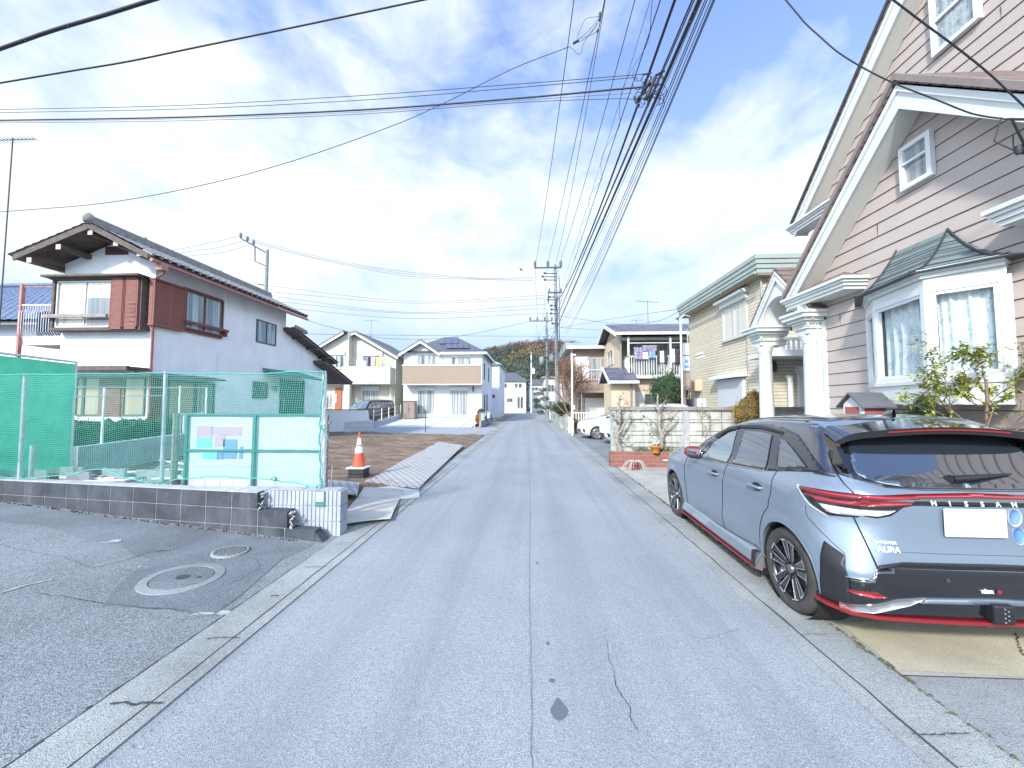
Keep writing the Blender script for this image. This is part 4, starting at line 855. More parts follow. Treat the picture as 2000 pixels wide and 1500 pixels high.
xa, xb, ya_, ye = -9.4, x1+.45, yb-.4, 43.5; zr_ = 8.35; ry0, ry1 = 38, 40; rx0, rx1 = P(868, 655, Y=38).x, P(893, 655, Y=38).x
rf.add([(x0-.3, ya_, 6.25), (xb, ya_, 6.25), (xb, ye, 6.25), (x0-.3, ye, 6.25), (rx0, ry0, zr_), (rx1, ry0, zr_), (rx1, ry1, zr_), (rx0, ry1, zr_)], [(0, 1, 5, 4), (1, 2, 6, 5), (2, 3, 7, 6), (3, 0, 4, 7), (4, 5, 6, 7), (3, 2, 1, 0)])
rf = rf.build('roof', 'slate_grey', t)
g = MB(); g.prism([(x0-.35, yb-.54, 6.04), (-9.73, yb-.54, 7.26), (-9.73, yb-.54, 7.06), (x0-.35, yb-.54, 5.84)], (0, .08, 0)).prism([(-9.73, yb-.54, 7.26), (-8.0, yb-.54, 6.09), (-8.0, yb-.54, 5.9), (-9.73, yb-.54, 7.06)], (0, .08, 0)).box(-8.0, xb+.02, ya_-.08, ya_-.01, 6.05, 6.24).box(xb-.02, xb+.05, ya_, ye, 6.05, 6.24); g.build('fascia', 'white_paint', rf)
nrm = Vector((0, -(zr_-6.25), (ry0-ya_))).normalized()
def onroof(px, py):
    d = P(px, py, Y=1)-EYE; o_ = Vector((0, ya_, 6.25)); tt = (o_-EYE).dot(nrm)/d.dot(nrm); return EYE+d*tt+nrm*.06
for x_a, x_b, yt, yb_, n_ in ((858, 896, 666, 673, 3), (872, 917, 674, 682, 4), (878, 893, 661, 666, 1)):
    for k in range(n_):
        u0 = x_a+(x_b-x_a)*k/n_+.4; u1 = x_a+(x_b-x_a)*(k+1)/n_-.4
        MB().prism([onroof(u0, yb_), onroof(u1, yb_), onroof(u1-1.5, yt), onroof(u0-1.5, yt)], nrm*.05).build('solar_panel', 'solar', rf)
b = rectY(32.9, 787, 714, 940, 750); bl = MB().box(b[0]-.05, b[1], 32.9, yb, b[2], b[3]).build('balcony', 'tan_panel', t)
MB().box(b[0]-.09, b[1]+.04, 32.86, yb, b[3]+.002, b[3]+.09).box(b[1]+.003, b[1]+.06, 32.86, yb, b[2]-.03, b[3]).box(b[0]-.05, b[1], 32.89, yb, b[2]-.06, b[2]-.004).build('balcony_trim', 'white_paint', bl)
g = MB()
for k in (1, 2): x = b[0]+(b[1]-b[0])*(.14 if k == 1 else .57); g.box(x, x+.03, 32.885, 32.9, b[2], b[3])
g.build('panel_joint', 'beige_dark', bl)
for q in ((815, 693, 852, 722), (881, 697, 920, 722)): b = rectY(yb, *q); window(t, 'y', yb, -1, *b, n=2, box=.28)
for q in ((815, 762, 849, 809), (878, 762, 915, 811)): b = rectY(yb, *q); window(t, 'y', yb, -1, *b, n=2, box=.3, gm='glass_white')
for y, z0, z1 in ((35.2, 3.9, 5.4), (39, 3.9, 5.3), (35.4, 1.0, 2.5), (37.5, 1.0, 2.6)): window(t, 'x', x1+.02, 1, y, y+.5, z0, z1, 'alu_dark', 'glass_dark', 1, .04)
b = rectY(yb, 922, 752, 930, 765); MB().box(b[0]+.05, b[0]+.15, yb-.15, yb, b[2], b[3]-.1).build('porch_lamp', 'metal_dark', t)
b = rectY(33, 790, 784, 812, 818); o = MB().box(b[0], b[1], 32.6, 33.4, .38, b[3]).build('storage_shed', 'shed_brown', bevel=.02); tag(o, 'brown storage locker by the white house front wall', 'locker')
MB().box(b[0]+.45, b[0]+.47, 32.58, 32.598, .5, b[3]-.08).box(b[0]+.52, b[0]+.56, 32.57, 32.598, 1.1, 1.3).box(b[0]-.02, b[1]+.02, 32.56, 33.42, b[3]+.002, b[3]+.05).build('door_trim', 'alu_dark', o)
t = thing('white_house', (-6, 50, 0), 'tall narrow white house just beyond the tan balcony house', 'house')
MB().box(-11, -3.75, 47, 57, 0, 6.5).build('wall', 'bluish_wall', t); MB().prism([(-11.3, 46.6, 6.5), (-3.35, 46.6, 6.5), (-7.3, 46.6, 8.2)], (0, 10.8, 0)).build('roof', 'fascia_green', t)
window(t, 'y', 47, -1, -4.6, -4.3, 2.4, 2.8, 'alu_dark', 'glass_dark', 1); window(t, 'x', -3.75, 1, 49, 50, 4, 5.3, 'alu', 'glass_dark', 1)
def farhouse(name, label, x0, x1, y0, y1, zt, zr, wm, rm, wins, ridge=.4, cat='house', eave=.4):
    t = thing(name, ((x0+x1)/2, (y0+y1)/2, 0), label, cat)
    MB().box(x0, x1, y0, y1, 0, zt).build('wall', wm, t); e = eave; xm = (x0+x1)/2; h = (x1-x0)/2*ridge; ym = (y0+y1)/2
    MB().add([(x0-e, y0-e, zt), (x1+e, y0-e, zt), (x1+e, y1+e, zt), (x0-e, y1+e, zt), (xm-h, ym, zr), (xm+h, ym, zr), (x0-e, y0-e, zt+.15), (x1+e, y0-e, zt+.15), (x1+e, y1+e, zt+.15), (x0-e, y1+e, zt+.15)], [(3, 2, 1, 0), (0, 1, 7, 6), (1, 2, 8, 7), (2, 3, 9, 8), (3, 0, 6, 9), (6, 7, 5, 4), (7, 8, 5), (8, 9, 4, 5), (9, 6, 4)]).build('roof', rm, t)
    for w_ in wins: window(t, 'y', y0, -1, *w_[:4], fm=w_[4] if len(w_) > 4 else 'alu', gm='glass_dark', n=2, fw=.07)
    return t
def fx(px, Y): return P(px, 760, Y=Y).x
def fz(py, Y): return P(1020, py, Y=Y).z
Y = 75
t = farhouse('white_house', 'white house with grey hip roof closing the end of the road', fx(958, Y), fx(1027, Y), Y, 84, fz(745, Y), fz(728, 80), 'white_wall', 'slate_grey', [], .35)
for a_, b_, c_, d_ in ((984, 990, 749, 757), (1005, 1011, 749, 757), (1013, 1019, 749, 757), (990, 1001, 778, 785)): window(t, 'y', Y, -1, fx(a_, Y), fx(b_, Y), fz(d_, Y), fz(c_, Y), gm='glass_dark', fw=.06, fm='alu_dark')
window(t, 'y', Y, -1, fx(1009, Y), fx(1023, Y), fz(800, Y), fz(774, Y), gm='glass_dark', fw=.16, fm='alu', n=2)
farhouse('grey_house', 'small pale house with blue-grey roof right of the end house', fx(1033, 84), fx(1060, 84), 84, 92, fz(752, 84), fz(741, 88), 'white_wall', 'slate_grey', [(fx(1037, 84), fx(1051, 84), fz(763, 84), fz(756, 84)), (fx(1043, 84), fx(1050, 84), fz(798, 84), fz(777, 84))])
farhouse('distant_house', 'pale flat-topped house partly behind the second utility pole', 2.3, 9, 62, 70, 5.9, 6.3, 'cream_wall', 'fascia_green', [(2.8, 4.0, 3.6, 4.8), (5, 6.2, 3.6, 4.8), (3, 4.4, .6, 2.2)])
farhouse('distant_house', 'far slate-grey building rising behind the main utility pole', 5.2, 9.4, 46, 54, 8.4, 9.2, 'bluish_wall', 'slate_grey', [(5.4, 6.6, 5.6, 7), (5.4, 6.6, 2, 3.4)])
# roofs glimpsed at the left horizon
farhouse('distant_house', 'dark roofed house peeping between the stucco and cream houses', -31, -23, 44, 52, 6.4, 8.6, 'cream_wall', 'slate_grey', [])
# ================================================================ walls and bits by the van
t = thing('boundary_wall', (-9.5, 20, 0), 'pale lavender rendered wall in front of the dark van', 'wall')
MB().prism([(-11.2, 20.3, .05), (-8.6, 20.3, .05), (-8.62, 20.3, .55), (-8.75, 20.3, 1.28), (-11.2, 20.3, 1.3)], (0, .15, 0)).build('render', 'bluish_wall', t); MB().box(-11.22, -8.75, 20.27, 20.48, 1.302, 1.34).build('coping', 'alu_dark', t)
t = thing('block_wall', (-9, 19.6, 0), 'short step of new grey concrete blocks at the edge of the dirt lot', 'wall')
MB().hexa([(-9.5, 19.35, .05), (-8.2, 19.9, .05), (-8.25, 20.05, .05), (-9.55, 19.5, .05), (-9.5, 19.35, .68), (-8.2, 19.9, .78), (-8.25, 20.05, .78), (-9.55, 19.5, .68)]).build('blocks', 'grey_blocks', t)
t = thing('block_wall', (-11, 29, .1), 'low grey block kerb wall with thin fence posts between van and white house', 'wall')
MB().hexa([(-10.85, 26.0, .03), (-10.7, 26.0, .03), (-11.3, 33.5, .3), (-11.45, 33.5, .3), (-10.85, 26.0, .38), (-10.7, 26.0, .38), (-11.3, 33.5, .75), (-11.45, 33.5, .75)]).build('blocks', 'grey_blocks', t)
g = MB()
for k in range(5): y = 26.1+k*1.8; z = .38+.05*k*1.8; xx = -10.77-(y-26)*.08; g.box(xx-.025, xx+.025, y, y+.05, z, z+.85)
g.build('post', 'galv_pale', t)
g = MB()
for k in range(3): g.tube([(-10.77, 26.1, .5+.3*k), (-11.35, 33.3, .85+.3*k)], .008, 4)
g.build('mesh_wires', 'galv_pale', t)
p = P(831, 845, Z=0); tag(MB().tube([(p.x, p.y, 0), (p.x, p.y, 1.3)], .02, 6).build('metal_rod', 'metal_dark'), 'thin dark rod standing at the back edge of the dirt lot', 'rod')
p = P(937, 850, Z=0); tag(MB().box(p.x-.02, p.x+.02, p.y-.02, p.y+.02, 0, 1.15).build('marker_stake', 'orange'), 'thin orange survey stake at the road corner of the dirt lot', 'stake')
p = P(927, 832, Y=26.6); tag(MB().box(p.x-.03, p.x+.03, 26.55, 26.6, 0, 2.1).build('slim_post', 'white_paint'), 'slim white post on the pad before the white house', 'post')
t = thing('ladder_rack', (-20, 34.6, .3), 'dark folding ladder leaning left of the brown front door', 'ladder')
g = MB(); b = rectY(34.9, 632, 772, 640, 798)
for x in (b[0], b[1]): g.box(x, x+.06, 34.85, 34.9, b[2], b[3])
for k in range(5): z = b[2]+.2+k*.2; g.box(b[0], b[1], 34.85, 34.88, z, z+.04)
g.build('rails', 'metal_dark', t)
# low walls and pots right of the white house
t = thing('garden_wall', (-3.4, 30, 0), 'low concrete garden wall beside the road before the white house', 'wall')
MB().box(-3.6, -3.45, 27, 33.5, 0, .45).build('blocks', 'grey_blocks', t)
g = MB()
for k in range(9): g.box(-3.55, -3.5, 27+k*.8, 27.05+k*.8, .45, 1.0)
g.box(-3.55, -3.5, 27, 33.5, .98, 1.02); g.build('railing', 'galv_pale', t)
o = MB().grid(lambda u, v: ((-3.9+.5*math.cos(6.283*u)*(1-v)**.4*(1+.1*math.sin(9*u)), 30.5+.55*math.sin(6.283*u)*(1-v)**.4, .25+1.05*v**.7)), 20, 10).build('tarp_cover', 'black_rubber'); tag(o, 'black tarpaulin over a rounded heap beside the white house', 'tarp')
tag(MB().box(-4.3, -4.0, 29.4, 30.0, .1, .9).build('planter_box', 'block_top', bevel=.02), 'grey box standing beside the black tarpaulin', 'box')
t = thing('bicycle_stand', (-3.2, 38, 0), 'low pale barrier beside the road beyond the white house', 'barrier')
g = MB()
for k in range(7): g.box(-3.4, -3.35, 36+k*1.6, 36.06+k*1.6, 0, .8)
g.box(-3.4, -3.36, 36, 46, .75, .8); g.build('bars', 'alu', t)
t = thing('mesh_fence', (-4, 68, 0), 'low white mesh fence in front of the end house', 'fence')
g = MB(); 
for k in range(24): g.box(-6+k*.22, -5.97+k*.22, 72, 72.03, 0, .9)
g.box(-6, -1, 71.98, 72.02, .9, .95).box(-6, -1, 71.98, 72.05, 0, .25); g.build('bars', 'galv_pale', t)
# ================================================================ pink clapboard house on the right
mat('clapboard', (.475, .41, .375), .75, var=.045, vs=1.3, bump=.25, bs=130)
mat('shingle_edge', (.24, .20, .185), .8, var=.1, vs=9)
mat('clap_joint', (.07, .05, .05), .9)
def boards(mb, back, X, yr, z0, z1, pitch=.19, gap=.009):
    z = z0
    while z < z1:
        za, zb = z+gap, min(z+pitch, z1)
        a0, a1 = yr(za); b0, b1 = yr(zb)
        if a1-a0 < .05: break
        if b1 <= b0: b0 = b1 = (a0+a1)/2
        mb.add([(X-.016, a0, za), (X-.016, a1, za), (X-.002, b1, zb), (X-.002, b0, zb), (X, a0, za), (X, a1, za)], [(1, 0, 3, 2), (0, 1, 5, 4)])
        z += pitch
    q0, q1 = yr(z0); n = 12
    for k in range(n):
        s0 = z0+(z1-z0)*k/n; s1 = z0+(z1-z0)*(k+1)/n; a = yr(s0); b = yr(s1)
        if b[1] <= b[0]: m_ = (a[0]+a[1])/2; b = (m_, m_)
        back.add([(X, a[0], s0), (X, a[1], s0), (X, b[1], s1), (X, b[0], s1)], [(1, 0, 3, 2)])
t = thing('clapboard_house', (7, 4.7, 0), 'pink-beige clapboard house with steep white-trimmed gables and a bay window', 'house')
CY = 4.90
def lowr(z):
    if z < 3.5: return (2.6, 6.72)
    h = max(0, (5.52-z)/.93); return (CY-min(h, 2.06), min(6.72, CY+h))
def upr(z):
    if z < 5.45: return (1.3, 8.04)
    h = max(0, (8.9-z)/1.0); return (CY-min(3.38, h), min(8.04, CY+h))
g = MB(); bk = MB(); boards(g, bk, 5.0, lowr, .2, 5.5); boards(g, bk, 6.0, upr, .22, 8.85)
wl = g.build('wall', 'clapboard', t); bk.build('board_joint', 'clap_joint', wl)
for (x, y, z) in ((5.0, 6.35, 2.85), (5.0, 5.62, 4.0), (6.0, 4.9, 6.4), (6.0, 6.3, 6.0)): MB().box(x-.0175, x-.01, y, y+.0025, .209+.19*round((z-.2)/.19), .2+.19*round((z-.2)/.19)+.185).build('board_seam', 'clap_joint', wl)
MB().box(5.03, 5.98, 2.6, 6.70, 0, 3.6).box(6.03, 12, 1.3, 8.02, 0, 5.5).box(4.97, 5.0, 2.6, 6.7, 0, .2).build('wall_core', 'terracotta', t)
MB().box(4.965, 5.06, 6.655, 6.745, .1, 3.36).box(5.94, 6.03, 7.97, 8.06, 3.0, 5.35).build('corner_board', 'trim_white', t)
# lower and upper roofs
def gableroof(xf, xb, cy, hw, ze, za, th=.1, name='roof'):
    r_ = MB(); r_.prism([(xf, cy+hw, ze), (xf, cy, za), (xf, cy, za-th), (xf, cy+hw, ze-th)], (xb-xf, 0, 0)); r_.prism([(xf, cy-hw, ze), (xf, cy, za), (xf, cy, za-th), (xf, cy-hw, ze-th)], (xb-xf, 0, 0))
    return r_
def barge(xf, xw, cy, hw, ze, za, w1=.30, w2=.09):
    """white fascia boards on the rake, and the soffit behind them"""
    f = MB(); s_ = MB()
    for q in (1, -1):
        f.prism([(xf, cy+q*hw, ze-.10), (xf, cy, za-.10), (xf, cy, za-.10-w1), (xf, cy+q*(hw-.0), ze-.10-w1*.75)], (.03, 0, 0))
        f.prism([(xf-.022, cy+q*hw, ze-.09), (xf-.022, cy, za-.09), (xf-.022, cy, za-.09-w2), (xf-.022, cy+q*hw, ze-.09-w2)], (.02, 0, 0))
        f.prism([(xf-.012, cy+q*hw, ze-.10-w1*.75+.03), (xf-.012, cy, za-.10-w1+.035), (xf-.012, cy, za-.10-w1-.012), (xf-.012, cy+q*hw, ze-.10-w1*.75-.012)], (.012, 0, 0))
        s_.prism([(xf+.031, cy+q*hw, ze-.10-w1*.62), (xf+.031, cy, za-.10-w1*.9), (xf+.031, cy, za-.10-w1*.9-.03), (xf+.031, cy+q*hw, ze-.10-w1*.62-.03)], (xw-xf-.031, 0, 0))
    return f, s_
rf = gableroof(4.66, 6.0, CY, 2.28, 3.62, 5.80).build('roof', 'shingle_slope', t)
f, s_ = barge(4.69, 4.985, CY, 2.25, 3.62, 5.76); f.build('barge_board', 'trim_white', rf); s_.build('soffit', 'soffit', rf)
g = MB()
for q in (1, -1): g.prism([(4.63, CY+q*2.30, 3.60), (4.63, CY, 5.82), (4.63, CY, 5.73), (4.63, CY+q*2.30, 3.51)], (.06, 0, 0))
g.build('roof_edge', 'shingle_edge', rf)
rf = gableroof(5.68, 12, CY, 3.5, 5.56, 9.12).build('roof', 'shingle_slope', t)
f, s_ = barge(5.71, 5.985, CY, 3.48, 5.58, 9.10, .36, .1); f.build('barge_board', 'trim_white', rf); s_.build('soffit', 'soffit', rf)
g = MB()
for q in (1, -1): g.prism([(5.65, CY+q*3.52, 5.54), (5.65, CY, 9.14), (5.65, CY, 9.07), (5.65, CY+q*3.52, 5.47)], (.06, 0, 0))
g.build('roof_edge', 'metal_dark', rf)
def eave_return(x0, x1, ya, yb_, z, cap=.2):
    g = MB(); y0_, y1_ = min(ya, yb_), max(ya, yb_)
    for k, (o, a, b) in enumerate(((.0, .09, .135), (.03, .05, .088), (.055, 0, .048), (.08, -.05, -.002))): g.box(x0+o, x1, y0_+(o if y0_ != ya else o), y1_-o, z+a, z+b)
    r_ = g.build('eave_return', 'trim_white', t)
    if cap:
        c = MB(); zt = z+.14; xm = x1; ym = (y0_+y1_)/2
        c.add([(x0+.02, y0_+.03, zt), (x1, y0_+.03, zt), (x1, y1_-.03, zt), (x0+.02, y1_-.03, zt), (x1, ym-.25, zt+cap), (x1, ym+.1, zt+cap)], [(0, 1, 4), (0, 4, 5, 3), (3, 5, 2), (0, 3, 2, 1)]); c.build('return_cap', 'shingle', r_)
    return r_
eave_return(4.60, 5.0, 7.2, 5.78, 3.37); eave_return(4.60, 5.0, 4.04, 2.5, 3.42); eave_return(5.62, 6.0, 8.55, 7.2, 5.34, .12)
g = MB().lathe((4.75, 6.86, 3.1), [(.035, -.02), (.05, .05), (.065, .14), (.08, .24)], 10).tube([(4.75, 6.86, 3.15), (4.82, 6.80, 2.99), (4.93, 6.74, 2.86), (4.93, 6.76, .2)], .034, 8); g.build('downpipe', 'trim_white', t)
window(t, 'x', 4.985, -1, 4.80, 5.20, 4.42, 5.0, 'white_paint', 'glass_white', 1, .055, d=.06)
MB().box(4.915, 4.93, 4.85, 5.15, 4.74, 4.765).build('glazing_bar', 'white_paint', t)
window(t, 'x', 5.985, -1, 5.08, 5.68, 6.70, 7.75, 'white_paint', 'glass_lace', 1, .06, d=.06)
MB().box(5.93, 5.96, 5.14, 5.62, 7.18, 7.23).build('glazing_bar', 'white_paint', t)
# bay window
bay = [(5.0, 5.9), (4.66, 5.38), (4.46, 4.50), (4.86, 4.08), (5.0, 4.2)]
def bprism(mb, off, z0, z1, sc=0):
    pts = []
    for i, (x, y) in enumerate(bay): pts.append((x-off if i not in (0, 4) else x, y+(off if y > 4.6 else -off)*(.7 if i not in (2,) else 0), z0))
    return mb.prism(pts, (0, 0, z1-z0))
g = MB(); bprism(g, .0, 1.66, 1.83); bprism(g, .03, 1.60, 1.66); bprism(g, .02, 1.832, 1.875); bprism(g, -.002, 2.93, 3.02); bprism(g, .035, 3.022, 3.06); bprism(g, .07, 3.062, 3.12)
by = g.build('bay_frame', 'trim_white', t)
for i in range(4):
    a = Vector((*bay[i], 0)); b = Vector((*bay[i+1], 0)); d = b-a; n_ = Vector((-d.y, d.x, 0)).normalized()
    if n_.x > 0: n_ = -n_
    d.normalize(); L_ = (b-a).length
    def fr(mb, u0, u1, z0, z1, o0, o1):
        p = [a+d*u0+n_*o0, a+d*u1+n_*o0, a+d*u1+n_*o1, a+d*u0+n_*o1]; return mb.hexa([(q.x, q.y, z0) for q in p]+[(q.x, q.y, z1) for q in p])
    f = MB(); pw = .055 if L_ > .5 else .03
    if i == 3: fr(f, 0, L_, 1.876, 2.929, -.03, .005); f.build('end_panel', 'white_paint', by); continue
    fr(f, 0, pw, 1.876, 2.929, -.05, .005); fr(f, L_-pw, L_, 1.876, 2.929, -.05, .005); fr(f, pw, L_-pw, 2.86, 2.929, -.05, .003); fr(f, pw, L_-pw, 1.876, 1.93, -.05, .003)
    s0, s1 = pw+.035, L_-pw-.035
    if L_ > .5:
        fr(f, pw, s0, 1.93, 2.86, -.045, -.01); fr(f, s1, L_-pw, 1.93, 2.86, -.045, -.01); fr(f, s0, s1, 2.825, 2.86, -.045, -.01); fr(f, s0, s1, 1.93, 1.965, -.045, -.01)
    w_ = f.build('window', 'white_paint', by); pn = MB(); fr(pn, pw, L_-pw, 1.93, 2.86, -.04, -.036); pn.build('pane', 'clear_glass', w_)
    def cf(u, v):
        s_ = .02+(L_-.04)*u; gth = (.5-abs(v-.45))*(.10 if i == 1 else .03); p = a+d*(s_+gth*math.sin(u*3.1))+n_*(-.12+.018*math.sin(s_*42)+.012*math.sin(s_*95+2)); return (p.x, p.y, 1.90+1.0*v)
    if i: MB().grid(lambda u, v: cf((.0 if i == 1 else .13)+u*(.72 if i == 1 else .87), v), 90, 8).build('curtain', 'lace', w_)
g = MB(); rl = MB()
eo = [(5.0, 6.08), (4.54, 5.52), (4.33, 4.50), (4.76, 3.96), (5.0, 3.93)]; tp = [(5.36, 5.36), (5.36, 4.74), (4.74, 4.74), (4.74, 4.74)]
def bayp(ex, ey, ty, v): return (4.995+(ex-4.995)*v, ty+(ey-ty)*v, 3.10+.59*(1-v)**1.75)
for i in range(4):
    (x0_, y0_), (x1_, y1_) = eo[i], eo[i+1]; t0_, t1_ = tp[i]
    g.grid(lambda u, v: bayp(x0_+(x1_-x0_)*u, y0_+(y1_-y0_)*u, t0_+(t1_-t0_)*u, v), 6, 20)
for (ex, ey), ty in ((eo[1], 5.36), (eo[2], 4.72), (eo[3], 4.72)): rl.tube([Vector(bayp(ex, ey, ty, k/14))+Vector((-.008, 0, .008)) for k in range(15)], .011, 6)
for k in range(1, 8):
    v = k/8
    for i in range(4):
        (x0_, y0_), (x1_, y1_) = eo[i], eo[i+1]; t0_, t1_ = tp[i]
        rl.tube([Vector(bayp(x0_, y0_, t0_, v))+Vector((-.002, 0, .002)), Vector(bayp(x1_, y1_, t1_, v))+Vector((-.002, 0, .002))], .0035, 4)
r_ = g.build('bay_roof', 'bay_copper', t); MB().box(4.955, 4.97, 4.35, 5.6, 1.88, 2.93).build('dark_room', 'room_dark', by); rl.build('seam', 'metal_dark', r_)
MB().prism([(eo[i][0], eo[i][1], 3.085) for i in range(5)], (0, 0, .014)).build('bay_soffit', 'metal_dark', r_)
# service wire bracket
g = MB().tube([(4.3, 3.5, 4.15), (4.45, 3.55, 3.95), (4.5, 3.6, 3.88)], .01, 6).tube([(4.36, 3.62, 4.25), (4.33, 3.66, 4.05), (4.42, 3.6, 3.92), (4.5, 3.55, 3.9)], .006, 5).tube([(4.45, 3.4, 4.1), (4.4, 3.58, 4.05), (4.42, 3.6, 3.92)], .006, 5).lathe((4.44, 3.58, 3.87), [(.02, 0), (.03, .04), (.02, .08)], 8)
tag(g.build('service_wires', 'wire'), 'tangle of service drop wires on the near rake of the clapboard house', 'cable')
# ---------------------------------------------------------------- portico
t = thing('entrance_portico', (4.9, 7.5, 0), 'white arched entrance portico on two fluted columns', 'portico')
for cy, lb in ((6.88, None), (8.2, None)):
    c = MB().lathe((4.9, cy, 0), [(.17, 0), (.17, .08), (.15, .12), (.138, .2), (.135, 1.2), (.118, 2.66)], 40, flute=.07).lathe((4.9, cy, 2.66), [(.125, 0), (.125, .03), (.14, .05), (.135, .07), (.17, .13), (.17, .15)], 32).build('column', 'trim_white', t)
    e = MB()
    for o, z0, z1 in ((.16, 2.812, 2.90), (.19, 2.902, 2.93), (.20, 2.99, 3.03), (.25, 3.032, 3.08), (.31, 3.082, 3.15), (.34, 3.152, 3.20)): e.box(4.9-o, 5.25, cy-o*.9, cy+o*.9, z0, z1)
    e.build('capital', 'trim_white', c); d_ = MB().box(4.74, 5.2, cy-.14, cy+.14, 2.932, 2.988)
    k = -4
    while k <= 4: y = cy+k*.045; d_.box(4.715, 4.738, y-.013, y+.013, 2.934, 2.986); k += 1
    for k in range(9): d_.box(4.75+k*.05, 4.776+k*.05, cy-.165, cy-.142, 2.934, 2.986)
    d_.build('dentils', 'trim_sage', c)
py_, hw_, zb_, za_ = 7.55, .92, 3.21, 4.2; ar = .47
g = MB(); N_ = 28; xs = 4.80
def rake(y): return za_-(abs(y-py_))*(za_-zb_)/hw_
vs = []
for k in range(N_+1):
    a = math.pi*k/N_; y = py_+ar*math.cos(a); z = zb_+ar*math.sin(a)
    # matching point on the gable outline, found radially
    r = ar
    while True:
        yy = py_+r*math.cos(a); zz2 = zb_+r*math.sin(a)
        if zz2 > rake(yy)-.02 or abs(yy-py_) > hw_: break
        r += .01
    vs += [(xs, y, z), (xs, py_+r*math.cos(a), zb_+r*math.sin(a)), (xs+.1, y, z)]
g.add(vs, [(3*k, 3*k+1, 3*k+4, 3*k+3) for k in range(N_)]+[(3*k, 3*k+3, 3*k+5, 3*k+2) for k in range(N_)]); g.build('arch_face', 'white_paint', t)
g = MB(); g.grid(lambda u, v: (xs+.1+v*1.2, py_+ar*math.cos(math.pi*u), zb_+ar*math.sin(math.pi*u)), 24, 2).prism([(5.98, py_-ar, zb_-.1), (5.98, py_+ar, zb_-.1), (5.98, py_+ar, zb_+ar), (5.98, py_-ar, zb_+ar)], (.01, 0, 0)); g.build('vault', 'soffit', t)
g = MB()
for r_a, r_b, o in ((ar, ar+.05, .02), (ar+.05, ar+.075, .012)):
    v2 = []
    for k in range(N_+1):
        a = math.pi*k/N_; v2 += [(xs-o, py_+r_a*math.cos(a), zb_+r_a*math.sin(a)), (xs-o, py_+r_b*math.cos(a), zb_+r_b*math.sin(a))]
    g.add(v2, [(2*k, 2*k+1, 2*k+3, 2*k+2) for k in range(N_)])
g.build('arch_moulding', 'trim_white', t)
rf = gableroof(4.74, 6.0, py_, hw_+.02, zb_+.04, za_+.05, .06).build('roof', 'shingle_slope', t)
f, s_ = barge(4.76, 4.8, py_, hw_, zb_+.06, za_+.07, .16, .05); f.build('barge_board', 'trim_white', rf)
g = MB()
for k in range(36):
    z = 3.1-k*.08; g.tube([(4.62+.01*math.cos(k*2+j), 8.36+.02*math.sin(j*1.57), z-.02*j) for j in range(4)], .006, 4)
tag(g.build('rain_chain', 'metal_dark'), 'rain chain hanging beside the far fluted column', 'rain chain')
# small house-shaped post box
t = thing('post_box', (4.25, 5.1, 0), 'house-shaped box with grey roof and dull red front beside the bay window', 'post box')
bx = (4.12, 4.42, 4.98, 5.26)
MB().box(bx[0], bx[1], bx[2], bx[3], 1.36, 1.60).prism([(bx[0], bx[2], 1.60), (bx[0], bx[3], 1.60), (bx[0], 5.12, 1.72)], (.3, 0, 0)).build('body', 'trim_white', t)
MB().prism([(4.07, 5.32, 1.575), (4.07, 5.12, 1.755), (4.07, 5.12, 1.735), (4.07, 5.32, 1.555)], (.42, 0, 0)).prism([(4.07, 4.92, 1.575), (4.07, 5.12, 1.755), (4.07, 5.12, 1.735), (4.07, 4.92, 1.555)], (.42, 0, 0)).build('roof', 'slate_grey', t)
MB().box(4.11, 4.119, 5.02, 5.22, 1.40, 1.57).box(4.15, 4.4, 4.972, 4.979, 1.40, 1.57).build('front_panel', 'pinkish_red', t); MB().box(4.2, 4.3, 5.07, 5.17, 0, 1.36).build('post', 'trim_white', t)
# ================================================================ yellow-beige tiled house
t = thing('tiled_house', (10, 15, 0), 'yellow-beige tiled house with green-grey metal fascia', 'house')
MB().box(7.25, 14, 12.18, 17.7, 0, 6.0).build('wall', 'yellow_tile', t)
g = MB()
for k, o in enumerate((.30, .33, .36, .39)): g.box(7.25-o, 14.3, 12.18-o, 17.7+o, 5.62+.14*k, 5.755+.14*k)
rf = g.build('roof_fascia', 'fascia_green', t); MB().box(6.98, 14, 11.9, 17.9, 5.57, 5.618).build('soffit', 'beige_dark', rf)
MB().tube([(6.84, 11.8, 5.6), (6.84, 18.1, 5.6)], .05, 6).tube([(6.84, 17.95, 5.6), (7.0, 17.9, 5.3), (7.2, 17.75, 5.1), (7.2, 17.75, .2)], .035, 6).tube([(7.2, 12.12, 5.6), (7.2, 12.12, .2)], .03, 6).build('drain_pipe', 'fascia_green', t)
w_ = window(t, 'x', 7.25, -1, 13.0, 14.6, 3.95, 5.15, 'alu', 'glass_cream', 2, .05, box=.2, bm='trim_white', sill=.05); 
MB().prism([(7.25, 12.85, 5.52), (6.95, 12.85, 5.42), (6.95, 12.85, 5.34), (7.25, 12.85, 5.34)], (0, 1.9, 0)).build('window_hood', 'trim_white', w_)
a = rectX(7.25, 1406, 735, 1456, 795); g = MB().box(7.17, 7.25, a[1], a[0], .9, a[3]-.1); louvre(g, 'x', 7.17, -1, a[1]+.05, a[0]-.05, .95, a[3]-.15, .045, .012); s_ = g.build('roller_shutter', 'shutter_grey', t); MB().prism([(7.25, a[1]-.15, a[3]+.12), (6.9, a[1]-.15, a[3]+.02), (6.9, a[1]-.15, a[3]-.08), (7.25, a[1]-.15, a[3]-.06)], (0, a[0]-a[1]+.3, 0)).build('shutter_hood', 'trim_white', s_)
g = MB(); random.seed(3)
